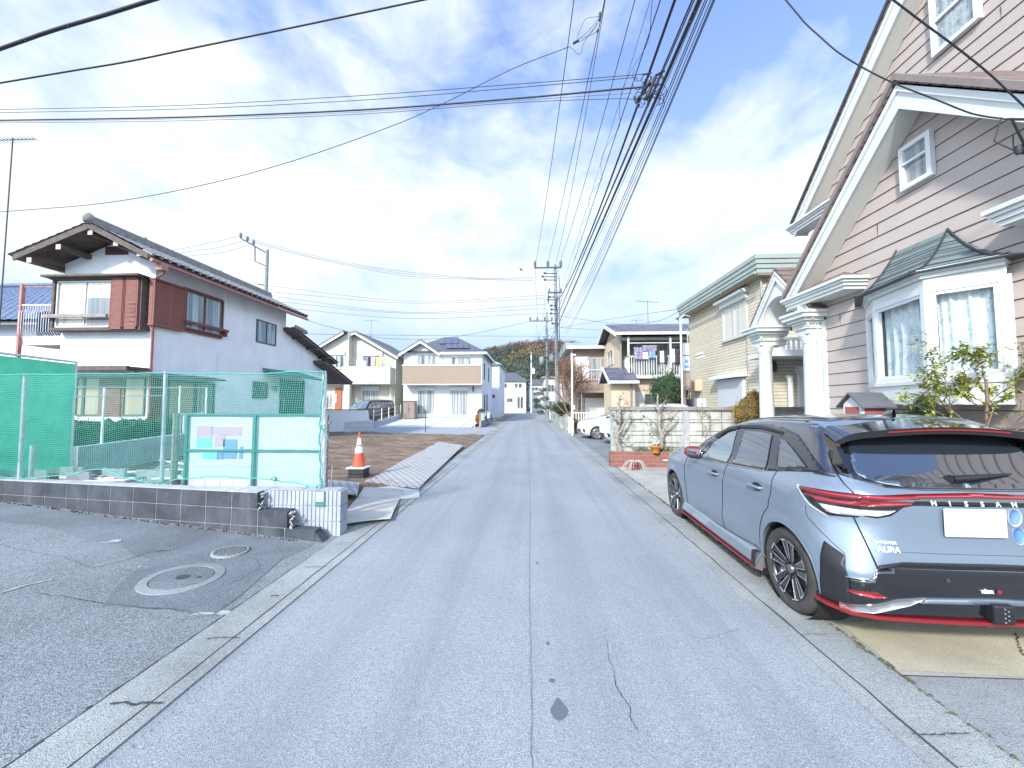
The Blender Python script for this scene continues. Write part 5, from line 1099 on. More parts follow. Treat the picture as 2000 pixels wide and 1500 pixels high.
for r_ in range(2):
    y = 17.0-.1*r_
    for k in range(7): h = random.uniform(.05, .1); g.box(7.225, 7.249, y-.1*k-.07, y-.1*k, 3.72-.16*r_, 3.72-.16*r_+h)
g.build('wall_lettering', 'white_paint', t)
a = rectX(7.05, 1347, 743, 1362, 764); o = MB().box(6.95, 7.25, a[1], a[0], a[2], a[3]).build('meter_box', 'yellow_box', t, bevel=.01)
MB().box(6.94, 6.949, a[1]+.1, a[1]+.22, a[2]+.08, a[3]-.08).build('red_sticker', 'red', o)
MB().box(6.9, 7.25, 16.2, 17.3, 1.1, 1.85).build('gas_meter', 'shutter_grey', t, bevel=.01)
# part facing the camera, seen through the portico
MB().box(6.75, 9.2, 11.2, 12.18, 2.98, 3.1).build('balcony_floor', 'trim_white', t)
g = MB().box(6.75, 9.2, 11.2, 11.26, 3.1, 3.16).box(6.75, 9.2, 11.2, 11.26, 3.44, 3.5)
for k in range(18): g.box(6.78+k*.14, 6.84+k*.14, 11.21, 11.25, 3.16, 3.44)
g.build('balcony_railing', 'trim_white', t)
p = P(1543, 735, Y=12); MB().tube([(p.x, 12.1, p.z), (p.x, 12.0, p.z-.02), (p.x, 12.0, .3)], .07, 10).build('soil_pipe', 'white_paint', t)
a = rectY(12.1, 1560, 722, 1585, 800); window(t, 'y', 12.18, -1, a[0], a[1], 1.0, a[3]-.1, 'trim_white', 'shutter_grey', 1, .06, box=.2, bm='trim_white')
p = P(1508, 715, Y=12.1); MB().lathe((p.x, 12.1, p.z-.2), [(.02, 0), (.12, .05), (.14, .2), (.1, .34), (.02, .38)], 12).build('electric_meter', 'metal_dark', t)
# ================================================================ concrete panel fence and brick planter
t = thing('panel_fence', (5, 10.3, 0), 'stained precast concrete panel fence behind the brick planter', 'fence')
MB().box(2.22, 9.0, 10.30, 10.34, .2, 1.45).build('panels', 'fence_panel', t)
for x in (2.13, 4.0, 5.85, 7.7): MB().box(x, x+.14, 10.26, 10.38, 0, 1.45).build('post', 'block_top', t)
g = MB(); MB().box(2.08, 9.0, 10.23, 10.41, 1.452, 1.54).build('coping', 'mortar' if False else 'wood_grey', t)
g = MB()
for z in (.48, .79, 1.12): g.box(2.27, 9, 10.292, 10.3, z, z+.012)
g.build('panel_gap', 'crack', t)
t = tag(MB().box(2.06, 4.3, 10.0, 10.08, -.02, .40).box(2.06, 2.14, 10.08, 10.25, -.02, .40).build('brick_planter', 'red_brick'), 'low red brick planter in front of the concrete panel fence', 'planter')
MB().box(2.145, 4.3, 10.085, 10.25, 0, .36).build('soil', 'soil', t)
# ================================================================ beige house with veranda
t = thing('veranda_house', (7, 24, 0), 'beige house with slate-purple roof and white upstairs veranda', 'house')
X0, X1 = 5.0, 9.6
MB().box(X0, X1, 22.2, 28, 0, 5.5).box(X0, X1, 21.0, 22.2, 0, 3.05).prism([(X0, 21, 5.3), (X0, 26, 5.3), (X0, 23.5, 6.3)], (.05, 0, 0)).build('wall', 'beige_dark', t)
MB().box(X0-.003, X1, 20.99, 20.998, 0, 2.95).box(X0-.03, X0-.003, 20.99, 28, 0, 5.5).build('lower_wall', 'peach_wall', t)
MB().box(X0+.02, X1, 22.17, 22.198, 3.2, 5.2).build('upper_wall', 'terracotta', t)
rf = MB().prism([(X0-.45, 20.4, 5.42), (X0-.45, 23.6, 6.5), (X0-.45, 26.6, 5.42), (X0-.45, 26.6, 5.3), (X0-.45, 23.6, 6.38), (X0-.45, 20.4, 5.3)], (5.5, 0, 0)).build('roof', 'slate_tiles', t)
MB().prism([(X0-.5, 20.35, 5.4), (X0-.5, 23.6, 6.5), (X0-.5, 26.6, 5.4), (X0-.5, 26.6, 5.2), (X0-.5, 23.6, 6.28), (X0-.5, 20.35, 5.2)], (.05, 0, 0)).box(X0-.45, 10, 20.3, 20.39, 5.28, 5.42).box(X0-.3, 10, 20.9, 21.0, 5.08, 5.22).build('barge_board', 'trim_white', rf)
ve = MB().box(X0+.2, X1, 20.55, 22.2, 2.98, 3.16).build('veranda', 'trim_white', t)
g = MB()
for k in range(34): x = X0+.25+k*.13; g.box(x, x+.035, 20.56, 20.59, 3.16, 4.12)
g.box(X0+.2, X1, 20.54, 20.62, 4.12, 4.18).box(X0+.2, X0+.28, 20.54, 22.2, 4.12, 4.18)
for x in (X0+.2, 7.4, 9.4): g.box(x, x+.09, 20.55, 20.64, 3.16, 5.2)
g.box(X0+.2, X1, 20.57, 20.6, 4.85, 4.89)
for k in range(10): y = 20.7+k*.15; g.box(X0+.21, X0+.24, y, y+.03, 3.16, 4.12)
g.build('railing', 'trim_white', ve)
window(t, 'y', 22.17, -1, 6.0, 7.6, 3.2, 5.0, n=2); window(t, 'y', 22.17, -1, 7.8, 9.2, 3.2, 5.0, n=2)
a = rectX(X0, 1198, 690, 1208, 710); window(t, 'x', X0-.03, -1, 23, 24.6, 4.0, 4.9, n=2)
a = rectY(20.98, 1225, 766, 1258, 800); MB().box(a[0], a[1], 20.93, 20.985, .4, a[3]).build('shutter', 'white_paint', t)
a = rectY(20.98, 1260, 770, 1288, 788); window(t, 'y', 20.988, -1, *a, fm='alu_dark', gm='glass_dark', n=1)
MB().tube([(X0-.08, 20.9, 5.2), (X0-.08, 20.9, 3.1)], .04, 6).tube([(6.1-.9, 19.95, 2.7), (5.15, 19.95, .2)], .04, 6).build('drain_pipe', 'wood_grey', t)
pz = 2.95
MB().box(4.2, 5.4, 20.0, 22, 0, 2.75).build('porch_wall', 'peach_wall', t)
rf = MB().prism([(4.0, 19.6, 2.8), (4.0, 21.2, 3.62), (4.0, 22.4, 2.9), (4.0, 22.4, 2.8), (4.0, 21.2, 3.52), (4.0, 19.6, 2.7)], (1.5, 0, 0)).build('porch_roof', 'slate_tiles', t)
MB().prism([(3.95, 19.55, 2.82), (3.95, 21.2, 3.66), (3.95, 22.4, 2.9), (3.95, 22.4, 2.74), (3.95, 21.2, 3.46), (3.95, 19.55, 2.62)], (.05, 0, 0)).box(4.0, 5.5, 19.53, 19.59, 2.66, 2.8).build('porch_fascia', 'trim_white', rf)
for i, (a_, b_, c_, d_, m_, lb) in enumerate(((1238, 1254, 678, 702, 'cloth_plaid', 'dark plaid shirt hanging leftmost on the veranda'), (1255, 1266, 687, 701, 'cloth_white', 'white towel hanging beside the plaid shirt'), (1267, 1280, 686, 699, 'cloth_blue', 'blue towel hanging on the veranda'),
        (1284, 1288, 688, 711, 'cloth_dark', 'black leg warmer hanging left of the white shirt'), (1289, 1297, 685, 708, 'cloth_white', 'white shirt hanging between two black garments'), (1298, 1303, 688, 711, 'cloth_dark', 'black garment hanging right of the white shirt'),
        (1312, 1318, 681, 708, 'cloth_white', 'white garment near the veranda right end'), (1319, 1328, 681, 711, 'cloth_dark', 'long black garment hanging rightmost on the veranda'), (1254, 1283, 674, 686, 'cloth_plaid', 'checked bedding folded over the veranda line'))):
    hang('laundry', a_, b_, c_, d_, 20.45+.04*(i == 8), m_, lb, 'laundry', 'laundry on the veranda')
p = P(1265, 590, Y=24); antenna((p.x, 24, 6.3), 1.75, 'television antenna with a wide comb on the veranda house roof', 1.5, 9, .25)
p = P(1243, 622, Y=30); antenna((p.x, 30, 5), 3.2, 'smaller television antenna rising behind the veranda house', .9, 6, 0)
# ================================================================ brown flat-eaved house
t = thing('terracotta_house', (4.3, 29, 0), 'reddish-brown house with pale green flat eave and white shutters', 'house')
MB().box(2.85, 6.5, 26, 34, 0, 5.35).build('wall', 'terracotta', t)
rf = MB().prism([(2.45, 25.4, 5.5), (2.45, 27, 5.95), (2.45, 34.5, 5.95), (2.45, 34.5, 5.35), (2.45, 25.4, 5.35)], (4.4, 0, 0)).build('roof', 'fascia_green', t); MB().box(2.42, 6.85, 25.34, 25.395, 5.28, 5.47).build('fascia', 'trim_white', rf)
a = rectY(25.9, 1124, 697, 1150, 744); MB().box(a[0], a[1], 25.85, 26, a[2], a[3]).build('shutter', 'white_paint', t)
a = rectY(26, 1151, 699, 1193, 743); w_ = window(t, 'y', 26, -1, *a, n=2, gm='glass_white'); g = MB()
for k in range(14): x = a[0]+(a[1]-a[0])*k/13; g.box(x, x+.02, 25.85, 25.87, a[2], a[2]+.7)
g.box(a[0], a[1], 25.84, 25.88, a[2]+.7, a[2]+.74); g.build('window_railing', 'white_paint', w_)
MB().box(3.2, 6.5, 24.6, 26, 2.42, 2.5).box(3.2, 6.5, 24.55, 24.62, 2.35, 2.62).box(3.25, 3.33, 24.65, 24.73, 0, 2.42).build('carport_roof', 'tan_panel', t)
a = rectY(25.9, 1143, 777, 1182, 805); MB().box(a[0], a[1], 25.9, 26, .2, a[3]).build('garage_shutter', 'white_paint', t)
a = rectY(25.9, 1128, 778, 1141, 803); window(t, 'y', 26, -1, *a, n=1, gm='glass_dark')
MB().tube([(2.8, 25.5, 5.3), (2.8, 25.9, 5.0), (2.8, 25.9, .2)], .04, 6).build('drain_pipe', 'trim_white', t)
# signs between the tiled house and the veranda house
t = thing('notice_board', (5.9, 15, 2.5), 'tall narrow board of white and blue posters beside the tiled house corner', 'sign')
MB().box(5.88, 6.15, 15, 15.05, 2.2, 4.0).build('board', 'shed_brown', t)
for z0, z1, m_ in ((3.5, 3.95, 'sign_white'), (2.9, 3.45, 'sign_pale'), (2.3, 2.8, 'terracotta')): MB().box(5.9, 6.13, 14.985, 14.998, z0, z1).build('poster', m_, t)
MB().box(5.93, 6.1, 14.975, 14.983, 3.0, 3.1).box(5.95, 6.08, 14.975, 14.983, 3.2, 3.32).build('poster_mark', 'sign_blue', t)
p = P(1329, 620, Y=14); tag(MB().tube([(p.x, 14, 0), (p.x, 14, p.z)], .035, 8).tube([(p.x, 14, p.z-.02), (p.x+.15, 14.05, p.z+.1), (p.x+.5, 14.4, p.z+.12)], .02, 6).build('service_pole', 'white_paint'), 'slim white service pole at the corner of the tiled house', 'pole')
p = P(1335, 640, Y=15.5); tag(MB().tube([(p.x, 15.5, 0), (p.x, 15.5, 3.8)], .05, 8).build('drain_pole', 'shed_brown'), 'slim brown pole just right of the white service pole', 'pole')
p = P(1117, 690, Y=20); t = thing('garden_lamp_post', (p.x, 20, 0), 'slim white post beside the front of the white cars', 'post')
MB().tube([(p.x, 20, 0), (p.x, 20, p.z)], .05, 8).build('post', 'white_paint', t); MB().box(p.x+.05, p.x+.13, 19.96, 20.04, 1.35, 1.55).box(p.x-.04, p.x+.2, 19.97, 20.03, p.z-.12, p.z-.04).build('bracket', 'galv_pale', t)
t = thing('iron_fence', (3.4, 22.6, 0), 'low white railing beside the front of the white cars', 'fence')
g = MB()
for k in range(14): g.box(2.5+k*.15, 2.54+k*.15, 22.5, 22.53, .5, 1.1)
g.box(2.45, 4.6, 22.49, 22.54, 1.1, 1.15).box(2.45, 4.6, 22.49, 22.54, .48, .53); g.build('bars', 'white_paint', t)
# old stone and concrete posts along the right edge of the road
random.seed(12)
for i in range(16):
    y = 21.5+i*1.7; h = random.uniform(.7, 1.15)
    o = MB().hexa([(2.12, y, 0), (2.30, y, 0), (2.30, y+.2, 0), (2.12, y+.2, 0), (2.13, y+.01, h), (2.29, y+.01, h-.03), (2.29, y+.19, h), (2.13, y+.19, h+.02)]).build('fence_post', 'concrete_gutter' if i % 3 else 'trim_sage')
    tag(o, 'weathered grey concrete post in the row along the right road edge' if i % 3 else 'pale painted concrete post in the row along the right road edge', 'post', 'grey posts along the road' if i % 3 else 'pale posts along the road')
t = thing('garden_wall', (2.3, 22, 0), 'low pale wall running behind the roadside posts', 'wall')
MB().box(2.32, 2.42, 21.4, 25.3, 0, .75).box(2.32, 2.42, 25.5, 48, 0, .6).build('blocks', 'trim_sage', t)
# ================================================================ utility poles
def insul(mb, x, y, z, s_=1): mb.lathe((x, y, z), [(.02*s_, 0), (.05*s_, .04*s_), (.03*s_, .07*s_), (.06*s_, .1*s_), (.035*s_, .14*s_), (.055*s_, .17*s_), (.02*s_, .22*s_)], 10)
def pole(name, x, y, h, label, r0=.17, r1=.1, m_='pole', arms=(), lean=0, cat='utility pole'):
    t = thing(name, (x, y, 0), label, cat)
    MB().tube([(x, y, -.1), (x+lean, y, h)], r0, 18, r1=r1).build('shaft', m_, t)
    g = MB(); z = 2.5; k = 0
    while z < h-1: s_ = 1 if k % 2 else -1; xx = x+lean*z/h; g.tube([(xx+s_*.08, y, z), (xx+s_*.26, y, z)], .012, 5); z += .45; k += 1
    g.build('step_bolts', 'metal_dark', t)
    for (xa, xb, z, n_, sz) in arms:
        a = MB().box(xa, xb, y-.16, y-.08, z-.05, z+.05).build('crossarm', 'metal_dark', t)
        for k in range(n_): i_ = MB(); insul(i_, xa+.06+(xb-xa-.12)*k/max(1, n_-1), y-.12, z+.05, sz); i_.build('insulator', 'insulator', a)
    return t
p1 = pole('utility_pole', 2.05, 28.5, 12.1, 'large grey concrete utility pole with crossarms standing right of the road', arms=((.35, 2.4, 11.85, 3, 2.2), (1.4, 2.4, 9.95, 2, 1.2)), lean=-.12)
for (z, l_) in ((11.4, .85), (11.15, 1.0), (10.9, .85), (9.6, .5), (9.4, .6), (8.95, .4), (8.65, .35), (8.35, .4), (7.6, .3)):
    MB().tube([(1.98, 28.4, z), (1.98-l_, 28.3, z-.02)], .03, 6).lathe((1.98-l_, 28.3, z-.08), [(.03, 0), (.09, .04), (.09, .12), (.03, .16)], 8).build('strain_insulator', 'metal_dark', p1)
MB().box(1.35, 1.42, 28.3, 28.4, 9.1, 10).build('hanger_bar', 'metal_dark', p1)
g = MB(); random.seed(6)
for k in range(16):
    z = random.uniform(5.8, 10.6); a = random.uniform(-1, 1); g.tube([(2.0+.14*math.cos(a+q), 28.3-.06*q, z-.25*q+.1*math.sin(q*2)) for q in range(6)], .012, 5)
g.tube([(2.18, 28.35, 11.2), (2.25, 28.35, 10.2), (2.2, 28.35, 8), (2.22, 28.35, .3)], .025, 6); g.build('cable_loops', 'wire', p1)
p2 = pole('utility_pole', 1.95, 44, 12.2, 'second utility pole with transformer cans farther along the right side', arms=((-.0, 2.6, 11.2, 4, 2), (1.0, 2.6, 9.0, 2, 1.5)), r0=.19)
g = MB()
for x_, z in ((1.35, 6.1), (2.45, 6.4)): g.lathe((x_, 43.9, z), [(.05, 0), (.28, .02), (.3, .5), (.28, .9), (.1, 1.0)], 14)
g.build('transformer', 'pole', p2); g = MB().box(.4, 2.4, 43.8, 43.9, 6.9, 7.0).tube([(.5, 43.8, 7), (2.4, 43.7, 4.9)], .04, 5)
for k in range(16): z = random.uniform(5.0, 10.6); g.tube([(1.9+random.uniform(-.4, .4), 43.7-.1*q, z-.25*q) for q in range(4)], .025, 5)
g.build('cable_loops', 'wire', p2)
p3 = pole('utility_pole', .28, 75.2, 11.9, 'slender pale utility pole at the far end of the road', r0=.17, r1=.12, m_='pole_pale', arms=((.1, 1.5, 11.5, 2, 2), (.1, 1.3, 9.9, 2, 2)))
g = MB().box(.4, .95, 75, 75.3, 7.6, 8.6).box(.45, .9, 74.99, 75.28, 8.7, 8.76); g.build('switch_box', 'pole_pale', p3)
# steel arm pole behind the stucco house
x, y = P(522, 500, Y=26).x, 26; zt = P(522, 488, Y=26).z
t = thing('utility_pole', (x, y, 0), 'grey pole with a stepped side arm rising behind the stucco house roof', 'utility pole')
MB().tube([(x, y, 0), (x, y, zt)], .15, 12, r1=.1).build('shaft', 'pole_pale' if False else 'pole', t)
g = MB(); a = P(470, 465, Y=26); b = P(498, 482, Y=26); c = P(498, 510, Y=26); d = P(520, 520, Y=26); e = P(522, 495, Y=26)
g.tube([a, e], .05, 6).tube([b, c, d], .04, 6).tube([P(505, 555, Y=26), P(522, 558, Y=26)], .04, 6); ar_ = g.build('crossarm', 'metal_dark', t)
for px_2, py_2 in ((470, 465), (483, 472), (495, 479)): g = MB(); q = P(px_2, py_2, Y=26); insul(g, q.x, q.y, q.z, 1.8); g.build('insulator', 'insulator', ar_)
x = P(8, 515, Y=22).x
# ================================================================ wires
def cr(pts, n=10):
    pts = [Vector(p) for p in pts]; q = [pts[0]*2-pts[1]]+pts+[pts[-1]*2-pts[-2]]; o = []
    for i in range(1, len(q)-2):
        for k in range(n):
            t = k/n; a, b, c, d = q[i-1], q[i], q[i+1], q[i+2]
            o.append(.5*((2*b)+(c-a)*t+(2*a-5*b+4*c-d)*t*t+(3*b-a-3*c+d)*t**3))
    return o+[pts[-1]]
def wire(pts, r, label, m_='wire', group=None, n=10, name='overhead_wire'):
    return tag(MB().tube(cr(pts, n), r, 5).build(name, m_), label, 'wire', group)
def wpx(pts, r, label, ext0=0, ext1=0, m_='wire', group=None, n=8):
    q = [P(x, y, Y=Y) for x, y, Y in pts]
    if ext0: q = [q[0]+(q[0]-q[1]).normalized()*ext0]+q
    if ext1: q = q+[q[-1]+(q[-1]-q[-2]).normalized()*ext1]
    return wire(q, r, label, m_, group, n)
def along(pole_px, x320, x0, z0, r, label, m_='wire', group=None, Yp=28.5, only=False, y2=320):
    A = P(pole_px[0], pole_px[1], Y=Yp); tz = z0-1.6; B = Vector((tz*(x0-1035)/790, tz*750/790, z0))
    # re-solve exactly: point on the photo's top edge at height z0
    B = P(x0, 0, Z=z0)
    d = P(x320, y2, Y=1)-EYE; s_ = (A.x-B.x)/(A.y-B.y); Yc = (B.x-s_*B.y)/(d.x/d.y-s_); Cc = P(x320, y2, Y=Yc)
    def zf(Y):
        (a, za), (b, zb), (c, zc) = (A.y, A.z), (B.y, B.z), (Cc.y, Cc.z)
        return za*(Y-b)*(Y-c)/((a-b)*(a-c))+zb*(Y-a)*(Y-c)/((b-a)*(b-c))+zc*(Y-a)*(Y-b)/((c-a)*(c-b))
    pts = []
    for k in range(41):
        Y = A.y+(-7-A.y)*k/40; z = zf(Y) if Y > B.y else zf(B.y)+(zf(B.y)-zf(B.y+.5))/.5*(B.y-Y)*.6
        pts.append(Vector((B.x+s_*(Y-B.y), Y, z)))
    if not only: tag(MB().tube(pts, r, 6).build('overhead_wire', m_), label, 'wire', group)
    return pts
HV = 'high-voltage wires above the road'
along((1045, 519), 1077, 1121, 11.3, .011, 'leftmost thin high-voltage wire running along the road', 'wire', HV)
along((1068, 519), 1114, 1181, 11.2, .011, 'middle high-voltage wire carrying the service tap', 'wire', HV)
along((1069, 560), 1126, 1182, 9.8, .008, 'thin wire crossing over just beside the middle high-voltage wire', 'wire_grey', HV)
along((1091, 519), 1152.5, 1240, 11.2, .011, 'rightmost high-voltage wire ending on the top crossarm', 'wire', HV)
along((1095, 562), 1173, 1270, 9.6, .006, 'very thin wire between the high-voltage wires and the spiral-wrapped cable', 'wire_grey', HV)
sp_ = along((1090, 606), 1184, 1290, 7.9, .010, 'messenger wire with a loose spiral wrapped round it', 'wire', 'telephone and service cables along the road')
g = MB(); pts = cr(sp_, 8); h_ = []
for i, p in enumerate(pts):
    if p.y > 28 or p.y < 2: continue
    for k in range(5):
        q = p.lerp(pts[min(i+1, len(pts)-1)], k/5); a = (q.y)*2.9; h_.append(q+Vector((-.09+.09*math.cos(a), 0, -.05+.07*math.sin(a))))
tag(g.tube(h_, .0045, 4).build('spiral_hanger', 'wire'), 'loose spiral hanger coiled round the messenger wire', 'wire')
TC = 'telephone and service cables along the road'
thick = along((1083, 592), 1204, 1318, 7.2, .022, 'thick black cable left of the splice cluster', 'wire', TC)
b0 = along((1088, 640), 1226, 1366, 6.3, .026, 'thickest black cable bundle passing through the splice cluster', 'wire', TC)
along((1086, 625), 1215, 1352, 6.6, .012, 'thin cable running just left of the thickest bundle', 'wire', TC)
along((1086, 628), 1217, 1356, 6.55, .009, 'thinner cable lashed alongside the thickest bundle', 'wire', TC)
for i, (pp, xm_, x0_, z_, r_, m_) in enumerate((((1092, 622), 1232, 1371, 6.6, .006, 'wire_grey'), ((1093, 630), 1245, 1377, 6.4, .008, 'wire_grey'), ((1094, 633), 1249, 1381, 6.3, .007, 'wire'),
      ((1096, 640), 1254, 1388, 6.1, .006, 'wire_grey'), ((1102, 650), 1259, 1393, 5.9, .008, 'wire'), ((1104, 655), 1261, 1396, 5.9, .006, 'wire_grey'))):
    along(pp, xm_, x0_, z_, r_, 'one of the thin parallel wires right of the thickest cable bundle', m_, 'parallel thin wires right of the bundle')
# splice cluster
cl_ = min(b0, key=lambda p: abs(p.y-6.3)); c0 = P(1272, 172, Y=6.3)
t = thing('splice_cluster', c0, 'tangled cluster of splices and drop-wire loops on the overhead cables', 'cable splice')
random.seed(21)
g = MB()
for (x0_, y0_, x1_, y1_, r_) in ((1262, 195, 1280, 150, .03), (1243, 200, 1250, 188, .025), (1257, 178, 1270, 160, .028), (1265, 205, 1272, 185, .022), (1280, 148, 1298, 138, .02), (1240, 190, 1248, 206, .02), (1256, 146, 1272, 142, .014), (1252, 186, 1262, 179, .018)):
    g.tube([P(x0_, y0_, Y=6.3), P(x1_, y1_, Y=6.2)], r_, 8)
g.build('closure', 'wire', t); g = MB()
for k in range(26):
    cx2, cy2 = random.uniform(1245, 1292), random.uniform(140, 205); rr = random.uniform(4, 13); a = random.uniform(0, 6); Y_ = random.uniform(6.0, 6.6)
    g.tube(cr([P(cx2+rr*math.cos(a+q*1.1), cy2+rr*1.2*math.sin(a+q*1.1), Y=Y_+.05*q) for q in range(5)], 5), .0055, 5)
g.build('wire_loop', 'wire', t)
# service tap on the middle wire
q0 = P(1172, 28, Y=9.0); t = thing('service_tap', q0, 'looped service tap hanging from the middle high-voltage wire', 'wire')
g = MB()
for pts in (((1171, 32), (1150, 35), (1140, 42), (1127, 75)), ((1168, 38), (1158, 50), (1145, 65), (1128, 78)), ((1168, 42), (1162, 55), (1143, 75), (1130, 82)), ((1167, 62), (1150, 70), (1133, 76)), ((1113, 92), (1120, 97), (1128, 105), (1135, 103), (1140, 85), (1155, 62), (1166, 45))):
    g.tube(cr([P(a, b, Y=9.0) for a, b in pts], 6), .006, 4)
g.tube([P(1120, 85, Y=9), P(1130, 79, Y=9)], .03, 7); g.tube([P(1172, 25, Y=9), P(1171, 40, Y=9)], .03, 7).tube([P(1166, 62, Y=9), P(1169, 58, Y=9)], .025, 7); g.build('tap_loops', 'wire', t)
wpx([(1113, 91, 9.0), (1000, 135, 9.0), (860, 205, 9.1), (750, 252, 9.2), (560, 318, 9.3), (380, 365, 9.4), (200, 397, 9.5), (0, 414, 9.6)], .0085, 'single dark wire sagging from the service tap down to the left edge', 0, 5)
LB = 'branch cables crossing to the left from the splice cluster'
for pts, r_, lb, m_ in ((((1258, 145), (1000, 165), (700, 187), (350, 206), (0, 214)), .006, 'topmost thin branch wire crossing to the left', 'wire'), (((1245, 151), (1000, 172), (700, 196), (350, 213), (0, 220)), .006, 'second thin branch wire from the top', 'wire'),
      (((1255, 170), (1210, 174), (1000, 193), (700, 215), (350, 229), (0, 235)), .015, 'thick twisted branch cable crossing to the left', 'wire'), (((1235, 182), (1000, 197), (700, 219), (350, 232), (0, 237.5)), .004, 'hair-thin branch wire just under the twisted cable', 'wire_grey'),
      (((1240, 195), (1200, 193), (1000, 201), (700, 223), (350, 236), (0, 240)), .005, 'lowest thin branch wire crossing to the left', 'wire')):
    n_ = len(pts); wpx([(a, b, 6.3+(1255-a)/1255*1.9) for a, b in pts], r_, lb, 0, 5, m_, LB)
wpx([(0, 95, 3.1), (100, 60, 3.05), (200, 30, 3.0), (295, 0, 2.95)], .016, 'thick dark cable across the top left corner', 2, 3)
wpx([(0, 162, 4.0), (130, 140, 4.0), (250, 120, 4.0), (380, 93, 4.0), (560, 56, 3.95), (825, 0, 3.9)], .0095, 'dark cable below the thick corner cable at top left', 2, 3)
q = P(1965, 233, Y=3.62)
wpx([(1535, 0, 3.95), (1570, 42, 3.93), (1600, 70, 3.9), (1640, 104, 3.85), (1700, 140, 3.8), (1760, 168, 3.75), (1830, 195, 3.7), (1900, 222, 3.65), (1965, 233, 3.62)], .0075, 'drop wire looping down to the rake of the clapboard house', 3, 0)
wpx([(1965, 233, 3.62), (2010, 233, 3.55)], .012, 'short clamped end of the drop wire at the rake', 0, .3)
wpx([(1745, 0, 3.05), (1800, 42, 3.1), (1865, 90, 3.15), (1930, 142, 3.2), (2000, 207, 3.25)], .0075, 'second drop wire crossing the clapboard house at top right', 3, 1.5)
BW = 'wires between the arm pole and the main pole'
for i, (a, b) in enumerate((((470, 461), (780, 530)), ((483, 468), (790, 535)), ((495, 474), (795, 540)))):
    wpx([(a[0], a[1], 26), (620, a[1]+40-4*i, 26.6), (b[0], b[1]-1, 27.2), (940, 543+i*1.5, 27.8), (1042, 541+i*3.5, 28.4)], .013, ['upper', 'middle', 'lower'][i]+' of three wires from the stepped arm to the main pole', 0, 0, 'wire_grey', BW)
    wpx([(a[0], a[1], 26), (a[0]-60, a[1]+13+3*i, 27), (340, 488+i*8, 28), (200, 505+i*14, 30)], .013, ['upper', 'middle', 'lower'][i]+' of three wires leaving the stepped arm leftwards', 0, 6, 'wire_grey', 'wires left of the arm pole')
for i, pts in enumerate((((505, 556), (800, 588), (1062, 577)), ((530, 570), (800, 592), (1062, 583)), ((540, 580), (800, 610), (1068, 594)), ((550, 590), (800, 612), (1070, 603)), ((560, 602), (800, 622), (1070, 612)))):
    wpx([(pts[0][0], pts[0][1], 26), (pts[1][0], pts[1][1], 27.2), (pts[2][0], pts[2][1], 28.4)], .012, 'wire in the middle-height set running left from the main pole', 0, 0, 'wire_grey', 'middle-height wires left of the main pole')
wpx([(560, 612, 22), (650, 640, 24), (760, 661, 26), (900, 656, 30), (1060, 622, 43)], .014, 'sagging wire from the second pole down to the stucco house', 0, 0, 'wire_grey')
wpx([(560, 652, 26), (900, 656, 32), (1050, 657, 43), (1200, 660, 43)], .016, 'near-level thin wire low across the sky behind the houses', 4, 6, 'wire_grey')
wpx([(1092, 617, 28.3), (1200, 632, 22), (1280, 628, 17), (1329, 606, 14.1)], .009, 'service wire sagging from the main pole to the white service pole', 0, 0)
wpx([(1094, 640, 28.3), (1200, 622, 22), (1325, 604, 14)], .008, 'straighter service wire crossing above the veranda house', 0, 0)
wpx([(1094, 640, 28.3), (1200, 646, 30), (1320, 650, 33)], .012, 'thin wire running right behind the veranda house roof', 0, 4, 'wire_grey')
for i, (a, b) in enumerate((((1046, 519), (1050, 612)), ((1069, 519), (1062, 612)), ((1091, 519), (1076, 612)))):
    wpx([(a[0], a[1]+1, 28.5), ((a[0]+b[0])/2-1, 572, 34), (b[0], b[1]+2, 44)], .012, ['left', 'middle', 'right'][i]+' high-voltage wire between the two roadside poles', 0, 0, 'wire', 'wires between the two roadside poles')
    wpx([(b[0], b[1]+2, 44), (1046+3*i, 660, 58), (1040+4*i, 692, 75)], .014, ['left', 'middle', 'right'][i]+' wire from the second pole to the far pale pole', 0, 0, 'wire_grey', 'wires to the far pole')
for i in range(5): wpx([(1088+i, 600+i*22, 28.5), (1082-2*i, 640+i*14, 34), (1072+i, 640+i*18, 44)], .016, 'short low cable slung between the two roadside poles', 0, 0, 'wire', 'low cables between the two roadside poles')
# bird
b = P(1018, 527, Y=40); g = MB()
g.tube([b+Vector((-.16, 0, .05)), b+Vector((-.05, 0, .02)), b+Vector((.08, 0, -.02)), b+Vector((.2, 0, -.05))], [.02, .05, .05, .01], 8)
g.add([b+Vector(v) for v in ((-.05, 0, .05), (.08, 0, .02), (.12, -.3, -.08), (-.18, -.35, .12), (-.2, -.12, .12))], [(0, 1, 2, 3, 4)]).add([b+Vector(v) for v in ((-.05, 0, .05), (.08, 0, .02), (.2, .3, -.02), (-.1, .4, .16))], [(0, 1, 2, 3)])
tag(g.build('bird', 'metal_dark'), 'small dark bird gliding in the sky left of the main pole', 'bird')
